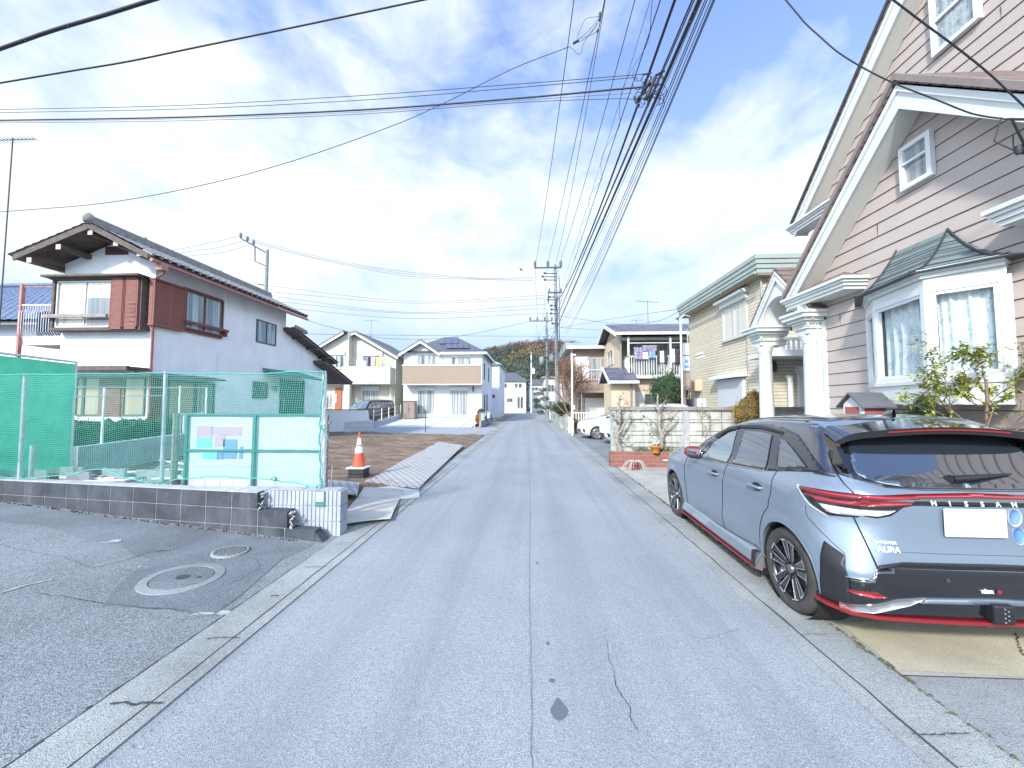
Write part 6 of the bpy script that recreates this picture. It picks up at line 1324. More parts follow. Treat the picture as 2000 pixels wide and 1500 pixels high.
# ================================================================ hill and far wood
def hz(x, y):
    e = sst((y-105)/60); prof = 23+2.6*math.sin((x+20)*.06)-.0*x+2*noise.noise(Vector((x*.03, 3, 0)))
    prof *= sst((x+150)/70)*(.55+.45*sst((60-x)/40))
    return -.5+e*prof*(1+.0*y)+1.2*noise.noise(Vector((x*.08, y*.08, 1)))*e
struct('hill', MB().grid(lambda u, v: (-160+u*300, 100+v*110, hz(-160+u*300, 100+v*110)), 80, 40), 'hill_green')
def leafquad(mb, p, s_, rnd, asp=1.0):
    a = Vector((rnd.gauss(0, 1), rnd.gauss(0, 1), rnd.gauss(0, 1))).normalized(); b = a.cross(Vector((rnd.gauss(0, 1), rnd.gauss(0, 1), rnd.gauss(0, 1)))).normalized()
    a = a*s_*rnd.uniform(.6, 1.3); b = b*s_*asp*rnd.uniform(.5, 1.1)
    mb.add([p-a, p-b*.6, p+a, p+b*.6], [(0, 1, 2, 3)])
rnd = random.Random(5); woods = {'leaf_dark': MB(), 'hill_brown': MB(), 'hill_green': MB(), 'hill_gold': MB()}
for i in range(1500):
    x = rnd.uniform(-46, 34); y = rnd.uniform(104, 172); z = hz(x, y); f = (z)/25+.35*noise.noise(Vector((x*.06, y*.05, 7)))
    c = noise.noise(Vector((x*.09, y*.07, 3)))
    m_ = 'hill_brown' if f > .72 and c > -.25 else 'hill_gold' if f > .45 and c > .12 else 'hill_green' if c < -.1 else 'hill_brown' if f > .85 else 'leaf_dark'
    r_ = rnd.uniform(1.3, 2.6); h = rnd.uniform(2, 4.2)
    for k in range(60):
        d = Vector((rnd.gauss(0, 1), rnd.gauss(0, 1), rnd.gauss(0, 1))).normalized()*r_*rnd.uniform(.55, 1); leafquad(woods[m_], Vector((x, y, z+h*.6))+Vector((d.x, d.y, d.z*.9)), .36, rnd)
for k, lb in (('leaf_dark', 'dark evergreen wood covering the lower hillside'), ('hill_brown', 'russet autumn wood along the top of the hill'), ('hill_green', 'mid-green patches of wood on the hillside'), ('hill_gold', 'golden autumn patches of wood on the hillside')):
    o = struct('hill_wood', woods[k], k, 'stuff'); o['label'] = lb
# ================================================================ plants
def crown(mb, c, rad, n, s_, seed, shell=.45, lump=.5, asp=.6):
    rnd = random.Random(seed); c = Vector(c); k = 0; tries = 0
    while k < n and tries < n*6:
        tries += 1; d = Vector((rnd.gauss(0, 1), rnd.gauss(0, 1), rnd.gauss(0, 1))).normalized()
        q = 1+lump*noise.noise(d*2.2+Vector((seed, 0, 0)))+lump*.5*noise.noise(d*5+Vector((0, seed, 0)))
        r_ = (rnd.uniform(shell**3, 1))**(1/3)*q; p = c+Vector((d.x*rad[0], d.y*rad[1], d.z*rad[2]))*r_
        if noise.noise(p*(2.2/max(rad))+Vector((seed*3, 1, 1))) < -.28: continue
        leafquad(mb, p, s_, rnd, asp); k += 1
    return mb
def branches(mb, p, d, l_, r_, depth, rnd, spread=.6, ends=None, up=.1, taper=.62, nb=3):
    pts = [p]; q = p.copy(); dd = d.normalized()
    for k in range(4):
        dd = (dd+Vector((rnd.gauss(0, .16), rnd.gauss(0, .16), rnd.gauss(0, .1)+up*.3))).normalized(); q = q+dd*l_/4; pts.append(q.copy())
    mb.tube(pts, r_, 6 if r_ > .01 else 4, False, r1=r_*taper)
    if ends is not None: ends += pts[2:]
    if depth == 0: return
    for k in range(nb):
        t = rnd.uniform(.45, 1) if k else 1; i_ = min(4, max(1, round(t*4))); nd = (dd+Vector((rnd.gauss(0, spread), rnd.gauss(0, spread), rnd.gauss(0, spread*.6)+up))).normalized()
        branches(mb, pts[i_], nd, l_*rnd.uniform(.55, .8), r_*taper*rnd.uniform(.7, .95), depth-1, rnd, spread, ends, up, taper, nb)
def plant(name, loc, label, cat, crowns, trunk=None, group=None, core=.78):
    t = thing(name, loc, label, cat, group)
    for (c, rad, n, s_, seed, m_) in crowns:
        o = crown(MB(), c, rad, n, s_, seed).build('crown', m_, t)
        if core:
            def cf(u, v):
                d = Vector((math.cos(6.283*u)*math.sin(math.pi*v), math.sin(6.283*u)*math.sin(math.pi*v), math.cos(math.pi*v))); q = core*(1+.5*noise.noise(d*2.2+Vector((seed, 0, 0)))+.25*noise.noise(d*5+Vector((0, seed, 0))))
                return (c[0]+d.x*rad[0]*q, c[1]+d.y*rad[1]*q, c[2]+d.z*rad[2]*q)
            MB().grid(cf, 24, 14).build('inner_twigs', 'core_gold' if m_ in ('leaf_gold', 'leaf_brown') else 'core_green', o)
    if trunk: MB().tube(trunk[0], trunk[1], 8, r1=trunk[1]*.5).build('trunk', 'bark', t)
    return t
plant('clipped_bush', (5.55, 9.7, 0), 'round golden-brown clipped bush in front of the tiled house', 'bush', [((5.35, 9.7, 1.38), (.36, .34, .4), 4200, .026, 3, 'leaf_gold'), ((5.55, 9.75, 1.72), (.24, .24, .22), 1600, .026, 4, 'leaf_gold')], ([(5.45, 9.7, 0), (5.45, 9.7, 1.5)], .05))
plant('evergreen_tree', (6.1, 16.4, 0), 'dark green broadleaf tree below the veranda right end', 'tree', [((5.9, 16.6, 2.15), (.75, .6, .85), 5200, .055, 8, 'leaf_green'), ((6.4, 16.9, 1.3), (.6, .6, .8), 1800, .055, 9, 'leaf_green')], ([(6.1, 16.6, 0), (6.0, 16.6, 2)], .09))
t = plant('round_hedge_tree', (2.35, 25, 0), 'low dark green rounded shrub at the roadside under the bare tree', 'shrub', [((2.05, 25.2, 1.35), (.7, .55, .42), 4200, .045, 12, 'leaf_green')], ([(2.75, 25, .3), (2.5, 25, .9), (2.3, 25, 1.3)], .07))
t = thing('pine_tree', (.9, 34, 0), 'cloud-pruned pine with stacked pads at the right roadside', 'tree'); g = MB(); px0_ = 1.55
g.tube([(1.6, 34, 0), (1.5, 34, .8), (1.2, 34, 1.4), (1.4, 34, 2.1), (1.1, 34, 2.7)], .06, 7).build('trunk', 'bark', t)
for k, (x, z, r_) in enumerate(((.75, 2.55, .5), (1.15, 2.9, .45), (.6, 1.95, .35), (1.3, 2.1, .5), (.7, 1.45, .4), (1.35, 1.35, .45), (1.0, .9, .4))): crown(MB(), (x, 34, z), (r_, .4, .2), 700, .05, 30+k).build('foliage_pad', 'leaf_dark', t)
rnd = random.Random(17); t = thing('bare_tree', (2.9, 24, 0), 'leafless brown-twigged tree behind the round roadside shrub', 'tree'); g = MB(); en = []
branches(g, Vector((2.75, 24.2, 0)), Vector((-.1, 0, 1)), 1.9, .08, 1, rnd, .5, None, .25, .75, 3)
for k in range(15): branches(g, Vector((2.45+rnd.uniform(-.3, .3), 24.2, 1.7+rnd.uniform(0, .5))), Vector((rnd.uniform(-.9, .9), rnd.uniform(-.5, .5), 1)), 1.05, .03, 4, rnd, .6, en, .12, .7, 3)
g.build('branches', 'twig', t); g = MB()
for p in rnd.sample(en, min(3200, len(en))): leafquad(g, p, .045, rnd)
g.build('dry_leaves', 'leaf_brown', t)
rnd = random.Random(3)
for k, (x, y, r_, z, m_, lb) in enumerate(((2.55, 30, .5, .75, 'leaf_mid', 'yellowish green shrub behind the roadside posts'), (2.9, 33, .55, .9, 'leaf_green', 'dark shrub behind the posts near the cloud-pruned pine'), (2.7, 38, .6, 1.0, 'leaf_brown', 'brownish shrub behind the far roadside posts'), (2.5, 22.3, .35, .5, 'leaf_mid', 'small green shrub at the near end of the roadside posts'), (-3.95, 29.0, .3, .55, 'leaf_gold', 'small dry shrub beside the tarpaulin heap'), (-.3, 70.5, .4, .7, 'leaf_dark', 'clipped dark shrub beside the end house door'))):
    plant('shrub', (x, y, 0), lb, 'shrub', [((x, y, z), (r_, r_, r_*.9), 900, .05, 40+k, m_)])
plant('clipped_hedge', (-10, 9.3, .3), 'long clipped green hedge behind the net and ribbed boundary wall', 'hedge', [((-9.75-.16*k, 7.9+.62*k, .85), (.36, .42, .42), 1700, .03, 60+k, 'leaf_green') for k in range(6)], core=.85)
# pruned trees in the planter
def tw(t, pts, r_, r1): return MB().tube(cr(pts, 5), r_, 8, r1=r1)
rnd = random.Random(8)
def prtree(label, base, limbs, tufts, nleaf):
    t = thing('pruned_tree', base, label, 'tree'); g = MB()
    for (pp, r0, r1) in limbs:
        pts = [P(a, b, Y=c) for a, b, c in pp]; q = cr(pts, 5); q = [v+Vector((rnd.gauss(0, .008), rnd.gauss(0, .008), rnd.gauss(0, .008))) for v in q]; n_ = len(q)
        g.tube(q, [(r0+(r1-r0)*i/(n_-1))*(1+.18*math.sin(i*1.9)) for i in range(n_)], 8)
        for i in range(2, n_, 3): branches(g, q[i], Vector((rnd.uniform(-1, 1), rnd.uniform(-.6, .3), rnd.uniform(-.2, 1))), .16, .006, 1, rnd, .6, None, .1, .6, 2)
    g.build('trunk', 'bark', t); g = MB()
    for (a, b, c, r_) in tufts:
        p = P(a, b, Y=c)
        for k in range(nleaf): leafquad(g, p+Vector((rnd.gauss(0, r_), rnd.gauss(0, r_), rnd.gauss(0, r_*1.2))), .03, rnd, .55)
    g.build('leaves', 'leaf_green', t)
prtree('knotty pruned tree with bare limbs at the left end of the brick planter', P(1210, 880, Y=10.15), [([(1212, 884, 10.15), (1204, 850, 10.1), (1210, 820, 10.12), (1208, 795, 10.1), (1211, 778, 10.1)], .075, .025), ([(1205, 850, 10.1), (1222, 825, 10.05), (1230, 808, 10.05), (1248, 801, 10)], .035, .012), ([(1206, 820, 10.1), (1198, 812, 10.1), (1192, 800, 10.1)], .02, .008), ([(1208, 852, 10.1), (1222, 858, 10.0), (1232, 852, 10)], .018, .008), ([(1207, 870, 10.1), (1200, 845, 10.1)], .05, .04), ([(1212, 800, 10.1), (1222, 788, 10.1)], .014, .006)],
       [(1212, 776, 10.1, .05), (1224, 787, 10.1, .03), (1208, 828, 10.05, .03), (1226, 856, 10, .03), (1232, 818, 10, .03), (1196, 812, 10.1, .02)], 26)
prtree('knotty pruned tree with forked bare limbs beside the orange pot', P(1290, 870, Y=10.15), [([(1290, 876, 10.15), (1292, 850, 10.1), (1287, 830, 10.1), (1288, 810, 10.1), (1285, 792, 10.1), (1284, 770, 10.1)], .07, .02), ([(1292, 848, 10.1), (1303, 830, 10.05), (1318, 812, 10), (1322, 798, 10)], .035, .01), ([(1286, 800, 10.1), (1297, 788, 10.1), (1303, 780, 10.1)], .02, .01), ([(1288, 838, 10.1), (1272, 822, 10), (1258, 815, 10)], .015, .006), ([(1286, 802, 10.1), (1276, 788, 10.1)], .018, .01), ([(1288, 850, 10.1), (1272, 838, 10), (1268, 845, 10)], .018, .006), ([(1290, 812, 10.1), (1305, 805, 10.05), (1315, 806, 10.05)], .02, .008), ([(1294, 842, 10.1), (1308, 832, 10)], .016, .006)],
       [(1284, 768, 10.1, .05), (1276, 786, 10.1, .05), (1303, 781, 10.1, .05), (1270, 827, 10, .035), (1258, 814, 10, .02), (1268, 846, 10, .035), (1312, 818, 10, .03), (1298, 790, 10.1, .04)], 26)
prtree('thin rose stems trained on the panel fence', P(1372, 850, Y=10.2), [([(1376, 850, 10.2), (1368, 815, 10.2), (1360, 792, 10.2)], .008, .005), ([(1378, 850, 10.2), (1388, 825, 10.2), (1384, 800, 10.2)], .008, .004), ([(1371, 850, 10.2), (1371, 775, 10.2)], .01, .008)], [(1384, 812, 10.2, .04), (1377, 805, 10.2, .02)], 14)
g = MB()
for k in range(9): crown(g, (2.75+k*.14+.02*math.sin(k*3), 10.17, .43+.03*math.sin(k*2.3)), (.1, .07, .08), 130, .024, 70+k)
tag(g.build('ground_plants', 'leaf_mid'), 'low leafy green plants filling the brick planter', 'plants')
# flower pots
def pot(name, label, x, y, z0, r_, h, m_, cat='flower pot'):
    t = thing(name, (x, y, z0), label, cat); MB().lathe((x, y, z0), [(r_*.65, 0), (r_*.95, h*.85), (r_*1.08, h*.86), (r_*1.08, h), (r_*.9, h), (r_*.88, h*.85), (.005, h*.85)], 20).build('pot', m_, t); return t
p = P(1240, 918, Z=0); t = pot('flower_pot', 'small terracotta pot with a pale spidery plant before the brick planter', p.x, p.y, 0, .11, .17, 'red'  if False else 'pinkish_red'); g = MB()
for k in range(26):
    a = rnd.uniform(0, 6.28); l_ = rnd.uniform(.12, .26); g.tube([(p.x+math.cos(a)*l_*q/4, p.y+math.sin(a)*l_*q/4, .16+.22*q/4*(1.2-q/4)-.1*(q/4)**3*l_*3) for q in range(6)], .006, 4)
g.build('spiky_leaves', 'plywood', t)
p = P(1298, 912, Z=0); t = pot('flower_pot', 'white footed pot of pink and white cyclamen by the car nose', p.x, p.y, 0, .13, .2, 'white_paint'); crown(MB(), (p.x, p.y, .27), (.13, .12, .09), 260, .022, 5).build('leaves', 'leaf_green', t); crown(MB(), (p.x, p.y, .33), (.12, .1, .06), 70, .024, 6).build('petals', 'cloth_white', t); crown(MB(), (p.x, p.y, .34), (.12, .1, .06), 30, .024, 16).build('petals', 'pinkish_red', t)
p = P(1280, 884, Y=9.98); t = pot('hanging_pot', 'orange pot hooked on the front edge of the brick planter', p.x, 9.94, p.z, .12, .17, 'orange'); crown(MB(), (p.x, 9.98, p.z+.3), (.1, .07, .15), 200, .03, 7).build('leaves', 'cloth_white', t); crown(MB(), (p.x, 9.98, p.z+.35), (.11, .07, .2), 120, .025, 9).build('leaves', 'leaf_mid', t)
# yellow-leaved shrub behind the near car
t = thing('yellow_shrub', (4.25, 3.95, 0), 'sparse yellow-green leaved shrub beneath the bay window', 'shrub'); g = MB(); en = []; rnd = random.Random(31)
B0 = P(1925, 850, Y=3.75)
g.tube([(B0.x, B0.y, .0), (B0.x, B0.y, 1.2), B0, P(1928, 790, Y=3.75), P(1926, 740, Y=3.75)], .02, 7, r1=.010)
for (a, b, c, d, r_) in ((1926, 835, 1970, 790, .012), (1926, 800, 1870, 770, .010), (1928, 770, 1880, 730, .009), (1926, 750, 1930, 705, .008), (1928, 790, 1990, 750, .010), (1900, 840, 1850, 775, .010), (1930, 850, 1985, 800, .011), (1890, 850, 1820, 780, .010), (1860, 850, 1800, 765, .009), (1945, 850, 2020, 740, .010), (1870, 800, 1835, 755, .006), (1960, 850, 2010, 830, .010)):
    p, q = P(a, b, Y=3.8+rnd.uniform(-.1, .15)), P(c, d, Y=3.8+rnd.uniform(-.2, .25)); branches(g, p, q-p, (q-p).length*.8, r_*.7, 3, rnd, .5, en, .06, .62, 3)
g.build('branches', 'twig', t); lv = MB(); lg = MB()
def leaf(mb, p, d, l_, w_):
    s_ = d.cross(Vector((0, 0, 1))); s_ = s_.normalized() if s_.length > .01 else Vector((1, 0, 0)); n_ = s_.cross(d)
    mb.add([p, p+d*l_*.35+s_*w_+n_*.004, p+d*l_, p+d*l_*.35-s_*w_+n_*.004], [(0, 1, 2), (0, 2, 3)])
for p in en:
    if rnd.random() > .95: continue
    for k in range(rnd.choice((2, 3, 3, 4))):
        d = Vector((rnd.gauss(0, 1), rnd.gauss(0, .8), rnd.gauss(-.15, .45))).normalized(); leaf(lv if rnd.random() < .78 else lg, p, d, rnd.uniform(.03, .06), rnd.uniform(.007, .013))
lv.build('yellow_leaves', 'leaf_yellow', t); lg.build('green_leaves', 'leaf_mid', t)
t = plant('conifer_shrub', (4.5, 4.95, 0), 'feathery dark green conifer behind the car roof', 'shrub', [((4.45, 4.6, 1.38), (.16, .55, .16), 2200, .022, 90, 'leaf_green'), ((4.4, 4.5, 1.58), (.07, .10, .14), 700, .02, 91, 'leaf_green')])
# clothes, fringe grass at wall foot
# ================================================================ near car
def carpaint(name, col, rough=.28, metal=.25, coat=1.0): 
    m = mat(name, col, rough, metal=metal, coat=coat); m.node_tree.nodes['Principled BSDF'].inputs['Coat Roughness'].default_value = .02; return m
carpaint('paint_blue', (.175, .225, .28), .3, .25)
carpaint('paint_white', (.62, .64, .66), .3, 0)
carpaint('paint_brown', (.05, .035, .035), .3, .3)
carpaint('paint_black', (.014, .017, .028), .1, .0)
mat('gloss_black', (.008, .008, .01), .12, coat=1); mat('satin_black', (.014, .014, .017), .45)
mat('car_glass', (.02, .026, .035), .04, coat=1, spec=1); mat('car_glass_clear', (.10, .14, .15), .04, coat=1, spec=1)
for k_ in ('car_glass', 'car_glass_clear', 'paint_black'): b_ = M[k_].node_tree.nodes['Principled BSDF']; b_.inputs['IOR'].default_value = 1.75; b_.inputs['Coat IOR'].default_value = 1.8
mat('tail_red', (.26, .006, .010), .15, coat=1); mat('tail_clear', (.45, .45, .45), .2, coat=1); mat('lip_red', (.20, .010, .014), .35, coat=.6)
mat('silver', (.62, .64, .67), .25, metal=.8); mat('chrome', (.75, .76, .78), .12, metal=1); mat('tyre', (.05, .045, .042), .85, var=.25, vs=9, bump=.3, bs=60)
mat('plate_white', (.7, .7, .7), .6); mat('rim_black', (.012, .012, .014), .25, coat=.6); mat('liner', (.012, .011, .01), .95); mat('badge', (.8, .82, .84), .3, metal=.3)
mat('brake', (.25, .24, .23), .4, metal=.8)
def tab(T, z):
    if z <= T[0][0]: return T[0][1:]
    for i in range(len(T)-1):
        if z <= T[i+1][0]:
            a, b = T[i], T[i+1]; t = (z-a[0])/(b[0]-a[0]); p = T[max(0, i-1)]; n = T[min(len(T)-1, i+2)]; o = []
            for k in range(1, len(a)):
                m0 = (b[k]-p[k])/(b[0]-p[0])*(b[0]-a[0]) if i > 0 else b[k]-a[k]; m1 = (n[k]-a[k])/(n[0]-a[0])*(b[0]-a[0]) if i+2 < len(T) else b[k]-a[k]
                dlt = b[k]-a[k]
                if abs(dlt) < 1e-6: m0 = m1 = 0
                else: m0 = max(min(m0/dlt, 3), 0)*dlt; m1 = max(min(m1/dlt, 3), 0)*dlt
                o.append((2*t**3-3*t*t+1)*a[k]+(t**3-2*t*t+t)*m0+(-2*t**3+3*t*t)*b[k]+(t**3-t*t)*m1)
            return o
    return T[-1][1:]
def carbody(T, side, zs, bow=.05, cap=True):
    """stacked plan outlines; T rows: z, rear y, front y, half width, rear corner length, front corner length, rear flat half width, front flat half width"""
    rings = []
    for z in zs:
        yr, yf, w, crl, cfl, rw, fw_ = tab(T, z); half = []
        nb, nc, ns, nf = 12, 18, 64, 12
        for i in range(nb): t = i/nb; x = rw*w*t; half.append((x, yr+bow*.5*(t*rw)**2))
        yb0 = yr+bow*.5*rw*rw
        for i in range(nc): a = math.pi/2*i/nc; half.append((rw*w+(w-rw*w)*math.sin(a), yb0+crl*(1-math.cos(a))))
        y0 = yb0+crl; y1 = yf-.10-cfl
        for i in range(ns+1): t = i/ns; half.append((w, y0+(y1-y0)*t))
        for i in range(1, nc+1): a = math.pi/2*i/nc; half.append((fw_*w+(w-fw_*w)*math.cos(a), y1+cfl*math.sin(a)))
        for i in range(1, nf+1): t = i/nf; x = fw_*w*(1-t); half.append((x, y1+cfl+.10*(1-(1-t)**2)))
        half = [(side(x, y, z), y, z) for x, y in half]
        rings.append(half+[(-x, y, z) for x, y, z in half[-2:0:-1]])
    n = len(rings[0]); v = [p for r in rings for p in r]; m = len(rings)
    f = [(i*n+k, i*n+(k+1) % n, (i+1)*n+(k+1) % n, (i+1)*n+k) for i in range(m-1) for k in range(n)]
    f += [tuple(range(n-1, -1, -1)), tuple(range((m-1)*n, m*n))]
    return MB().add(v, f, True)
def boolcut(ob, cyls):
    """subtract closed meshes from ob and bake the result"""
    def fixn(o):
        b_ = bmesh.new(); b_.from_mesh(o.data); bmesh.ops.remove_doubles(b_, verts=b_.verts, dist=1e-5); bmesh.ops.recalc_face_normals(b_, faces=b_.faces); b_.to_mesh(o.data); b_.free()
    hs = []; fixn(ob)
    for c in cyls:
        h = c.build('tmp', 'liner'); fixn(h); h.parent = ob.parent; hs.append(h); b = ob.modifiers.new('b', 'BOOLEAN'); b.object = h; b.operation = 'DIFFERENCE'; b.solver = 'EXACT'
    dg = bpy.context.evaluated_depsgraph_get(); me = bpy.data.meshes.new_from_object(ob.evaluated_get(dg)); ob.modifiers.clear(); ob.data = me
    for h in hs: bpy.data.objects.remove(h)
    bm = bmesh.new(); bm.from_mesh(me)
    for e in bm.edges:
        if len(e.link_faces) == 2 and e.calc_face_angle(0) > R(32): e.smooth = False
    for f in bm.faces: f.smooth = True
    bm.to_mesh(me); bm.free()
def xcyl(x0, x1, y, z, r, n=48): return MB().tube([(x0, y, z), (x1, y, z)], r, n, True, smooth=False)
class Skin:
    def __init__(s, ob):
        s.bvh = BVHTree.FromPolygons([v.co.copy() for v in ob.data.vertices], [tuple(p.vertices) for p in ob.data.polygons])
    def hit(s, a, b, view, sgn=-1):
        if view == 'S': o = Vector((sgn*3, a, b)); d = Vector((-sgn, 0, 0))
        elif view == 'B': o = Vector((a, -3, b)); d = Vector((0, 1, 0))
        elif view == 'F': o = Vector((a, 8, b)); d = Vector((0, -1, 0))
        else: o = Vector((a, b, 4)); d = Vector((0, 0, -1))
        h = s.bvh.ray_cast(o, d)
        if h[0] is None: return None
        n = h[1]; n = n if n.dot(d) < 0 else -n
        return h[0], n
    def patch(s, name, poly, view, m_, par, off=.004, th=.012, step=.035, sgn=-1, label=None):
        bm = bmesh.new(); vs = [bm.verts.new((a, b, 0)) for a, b in poly]; bm.faces.new(vs)
        xs = [a for a, b in poly]; ys = [b for a, b in poly]
        for ax, lo, hi in ((0, min(xs), max(xs)), (1, min(ys), max(ys))):
            k = math.ceil(lo/step+.001)
            while k*step < hi-.001:
                co = [0, 0, 0]; co[ax] = k*step; no = [0, 0, 0]; no[ax] = 1
                bmesh.ops.bisect_plane(bm, geom=bm.verts[:]+bm.edges[:]+bm.faces[:], plane_co=co, plane_no=no, dist=1e-5); k += 1
        bm.verts.ensure_lookup_table(); ok = True; vs = []; miss = []
        for i, v in enumerate(bm.verts):
            h = s.hit(v.co.x, v.co.y, view, sgn)
            if h is None: miss.append(i); vs.append((None, v.co.copy())); continue
            vs.append((h[0]+h[1]*off, h[1]))
        fl = [tuple(v.index for v in f.verts) for f in bm.faces]; bd = [e for e in bm.edges if len(e.link_faces) == 1]
        bd = [(e.verts[0].index, e.verts[1].index) for e in bd]; bm.free()
        ms = set(miss); fl = [f for f in fl if not ms & set(f)]
        idx = {}; top = []
        for f in fl:
            for i in f:
                if i not in idx: idx[i] = len(top); top.append(vs[i])
        n = len(top)
        if n < 3: return None
        pts = [p for p, _ in top]+[p-nn*th for p, nn in top]
        F = [tuple(idx[i] for i in f) for f in fl]
        # orient outwards
        f0 = F[0]; nn = (Vector(pts[f0[1]])-Vector(pts[f0[0]])).cross(Vector(pts[f0[2]])-Vector(pts[f0[0]])); 
        if nn.dot(top[f0[0]][1]) < 0: F = [tuple(reversed(f)) for f in F]
        W_ = []
        for a, b in bd:
            if a in idx and b in idx: a, b = idx[a], idx[b]; W_.append((a, b, b+n, a+n))
        g = MB(); g.add(pts, F, True); g.f += W_; g.sm += [False]*len(W_)
        o = g.build(name, m_, par, local=True, label=label); return o
    def line(s, pts, view, r, mb, sgn=-1, off=.001, sub=10):
        o = []
        for (a, b), (c, d) in zip(pts, pts[1:]):
            for k in range(sub+(1 if (c, d) == pts[-1] else 0)):
                t = k/sub; h = s.hit(a+(c-a)*t, b+(d-b)*t, view, sgn)
                if h: o.append(h[0]+h[1]*off)
        if len(o) > 1: mb.tube(o, r, 5)
        return mb
def smooth2(pts, n=6):
    return [(v.x, v.y) for v in cr([Vector((a, b, 0)) for a, b in pts], n)]
def wheel(par, x, y, z, sgn, R_=.31, w=.20, rr=.225, style='dark'):
    """wheel at (x = outer face, y, z); sgn = -1 for the left side"""
    t = MB(); prof = [(rr, -.01), (rr+.012, 0), (rr+.035, -.012+.014), (R_-.03, .004), (R_-.008, -.012), (R_, -.035), (R_, -w+.03), (R_-.02, -w), (rr, -w)]
    def ax(prof, n=56, mb=None, sm=True):
        mb = mb or MB(); vs = []
        for r, d in prof:
            for k in range(n): a = 2*math.pi*k/n; vs.append((x+sgn*d, y+r*math.cos(a), z+r*math.sin(a)))
        m = len(prof); fs = [(i*n+k, i*n+(k+1) % n, (i+1)*n+(k+1) % n, (i+1)*n+k) for i in range(m-1) for k in range(n)]
        if sgn < 0: fs = [tuple(reversed(f)) for f in fs]
        return mb.add(vs, fs, sm)
    ty = ax(prof).build('wheel', 'tyre', par, local=True)
    g = MB()
    for d in (.06, .10, .14):
        vs = []
        ax([(R_-.004, -d), (R_+.0008, -d), (R_+.0008, -d-.006), (R_-.004, -d-.006)], 56, g, False)
    g.build('tread_groove', 'liner', ty, local=True)
    ax([(rr, -.008), (rr-.006, -.002), (rr-.014, -.004), (rr-.018, -.03), (rr-.03, -.12), (.05, -.13)]).build('rim', 'rim_black' if style == 'dark' else 'silver', ty, local=True)
    ax([(.15, -.075), (.15, -.09), (.02, -.09)], 40).build('brake_disc', 'brake', ty, local=True)
    s_ = MB(); e_ = MB(); n5 = 5
    def pt(r, a, d): return (x+sgn*d, y+r*math.cos(a), z+r*math.sin(a))
    for k in range(n5):
        a = 2*math.pi*k/n5+.3
        if style == 'dark':
            for q, wd0, wd1 in ((-.17, .10, .16), (.22, .08, .13)):
                p = [pt(.05, a+q*1.6-.25, -.03), pt(.05, a+q*1.6+.25, -.03), pt(rr-.012, a+q+wd1, -.012), pt(rr-.012, a+q-wd1, -.012)]
                s_.prism(p, (-sgn*.02, 0, 0))
                for sg in (1, -1) if q < 0 else (1,):
                    e_.prism([pt(.075, a+q*1.5+sg*.2, -.0275), pt(rr-.014, a+q+sg*wd1, -.010), pt(rr-.014, a+q+sg*(wd1-.035), -.010), pt(.075, a+q*1.5+sg*.14, -.0275)], (sgn*.0015, 0, 0))
            e_.prism([pt(rr-.004, a-.33, -.002), pt(rr-.004, a-.1, -.002), pt(rr-.016, a-.1, -.004), pt(rr-.016, a-.33, -.004)], (sgn*.002, 0, 0))
            e_.prism([pt(rr-.004, a+.1, -.002), pt(rr-.004, a+.42, -.002), pt(rr-.013, a+.42, -.004), pt(rr-.013, a+.1, -.004)], (sgn*.002, 0, 0))
        else:
            for q in (-.3, .3):
                p = [pt(.04, a+q-.3, -.02), pt(.04, a+q+.3, -.02), pt(rr-.012, a+q*.8+.16, -.01), pt(rr-.012, a+q*.8-.16, -.01)]; s_.prism(p, (-sgn*.02, 0, 0))
    s_.build('spokes', 'gloss_black' if style == 'dark' else 'silver', ty, local=True)
    if e_.v: e_.build('spoke_edges', 'silver', ty, local=True)
    c = ax([(.034, -.035), (.034, -.018), (.028, -.014), (.001, -.014)], 20); c.build('hub_cap', 'silver' if style != 'dark' else 'brake', ty, local=True); return ty
def text3d(s, size, ob, m_, par, tf, depth=.002, bold=0, shear=0):
    cu = bpy.data.curves.new('t', 'FONT'); cu.body = s; cu.size = size; cu.extrude = depth; cu.align_x = 'CENTER'; cu.offset = bold; cu.shear = shear
    o = bpy.data.objects.new('t', cu); S.collection.objects.link(o); dg = bpy.context.evaluated_depsgraph_get(); me = bpy.data.meshes.new_from_object(o.evaluated_get(dg)); bpy.data.objects.remove(o)
    for v in me.vertices: v.co = tf(v.co)
    me.materials.clear(); me.materials.append(M[m_]); q = bpy.data.objects.new(ob, me); S.collection.objects.link(q); q.parent = par; return q
# ---- the grey-blue hatchback
# z, rear, front, half width, rear corner len, front corner len, rear flat, front flat
TH = [(.238, .05, 3.90, .79, .24, .45, .74, .45), (.262, .015, 3.97, .835, .25, .5, .76, .45), (.32, .0, 4.01, .85, .25, .55, .78, .42), (.50, .0, 4.04, .858, .26, .58, .77, .40), (.58, .015, 4.04, .862, .30, .60, .70, .40),
      (.70, .035, 4.02, .866, .40, .62, .60, .38), (.82, .045, 3.97, .864, .48, .66, .54, .36), (.92, .045, 3.85, .856, .50, .85, .54, .34), (.98, .05, 3.62, .838, .46, 1.0, .58, .32), (1.03, .09, 3.25, .800, .36, .90, .66, .34),
      (1.08, .155, 2.98, .772, .28, .62, .72, .42), (1.15, .215, 2.80, .745, .24, .50, .74, .46), (1.25, .29, 2.52, .705, .22, .42, .76, .52), (1.34, .355, 2.24, .665, .2, .38, .78, .58), (1.41, .41, 1.98, .625, .2, .36, .78, .6),
      (1.455, .45, 1.74, .58, .22, .36, .76, .6), (1.485, .50, 1.50, .515, .26, .36, .72, .6), (1.503, .58, 1.26, .42, .26, .3, .7, .6), (1.513, .70, 1.06, .30, .16, .16, .7, .6), (1.517, .82, .95, .12, .05, .05, .7, .6)]
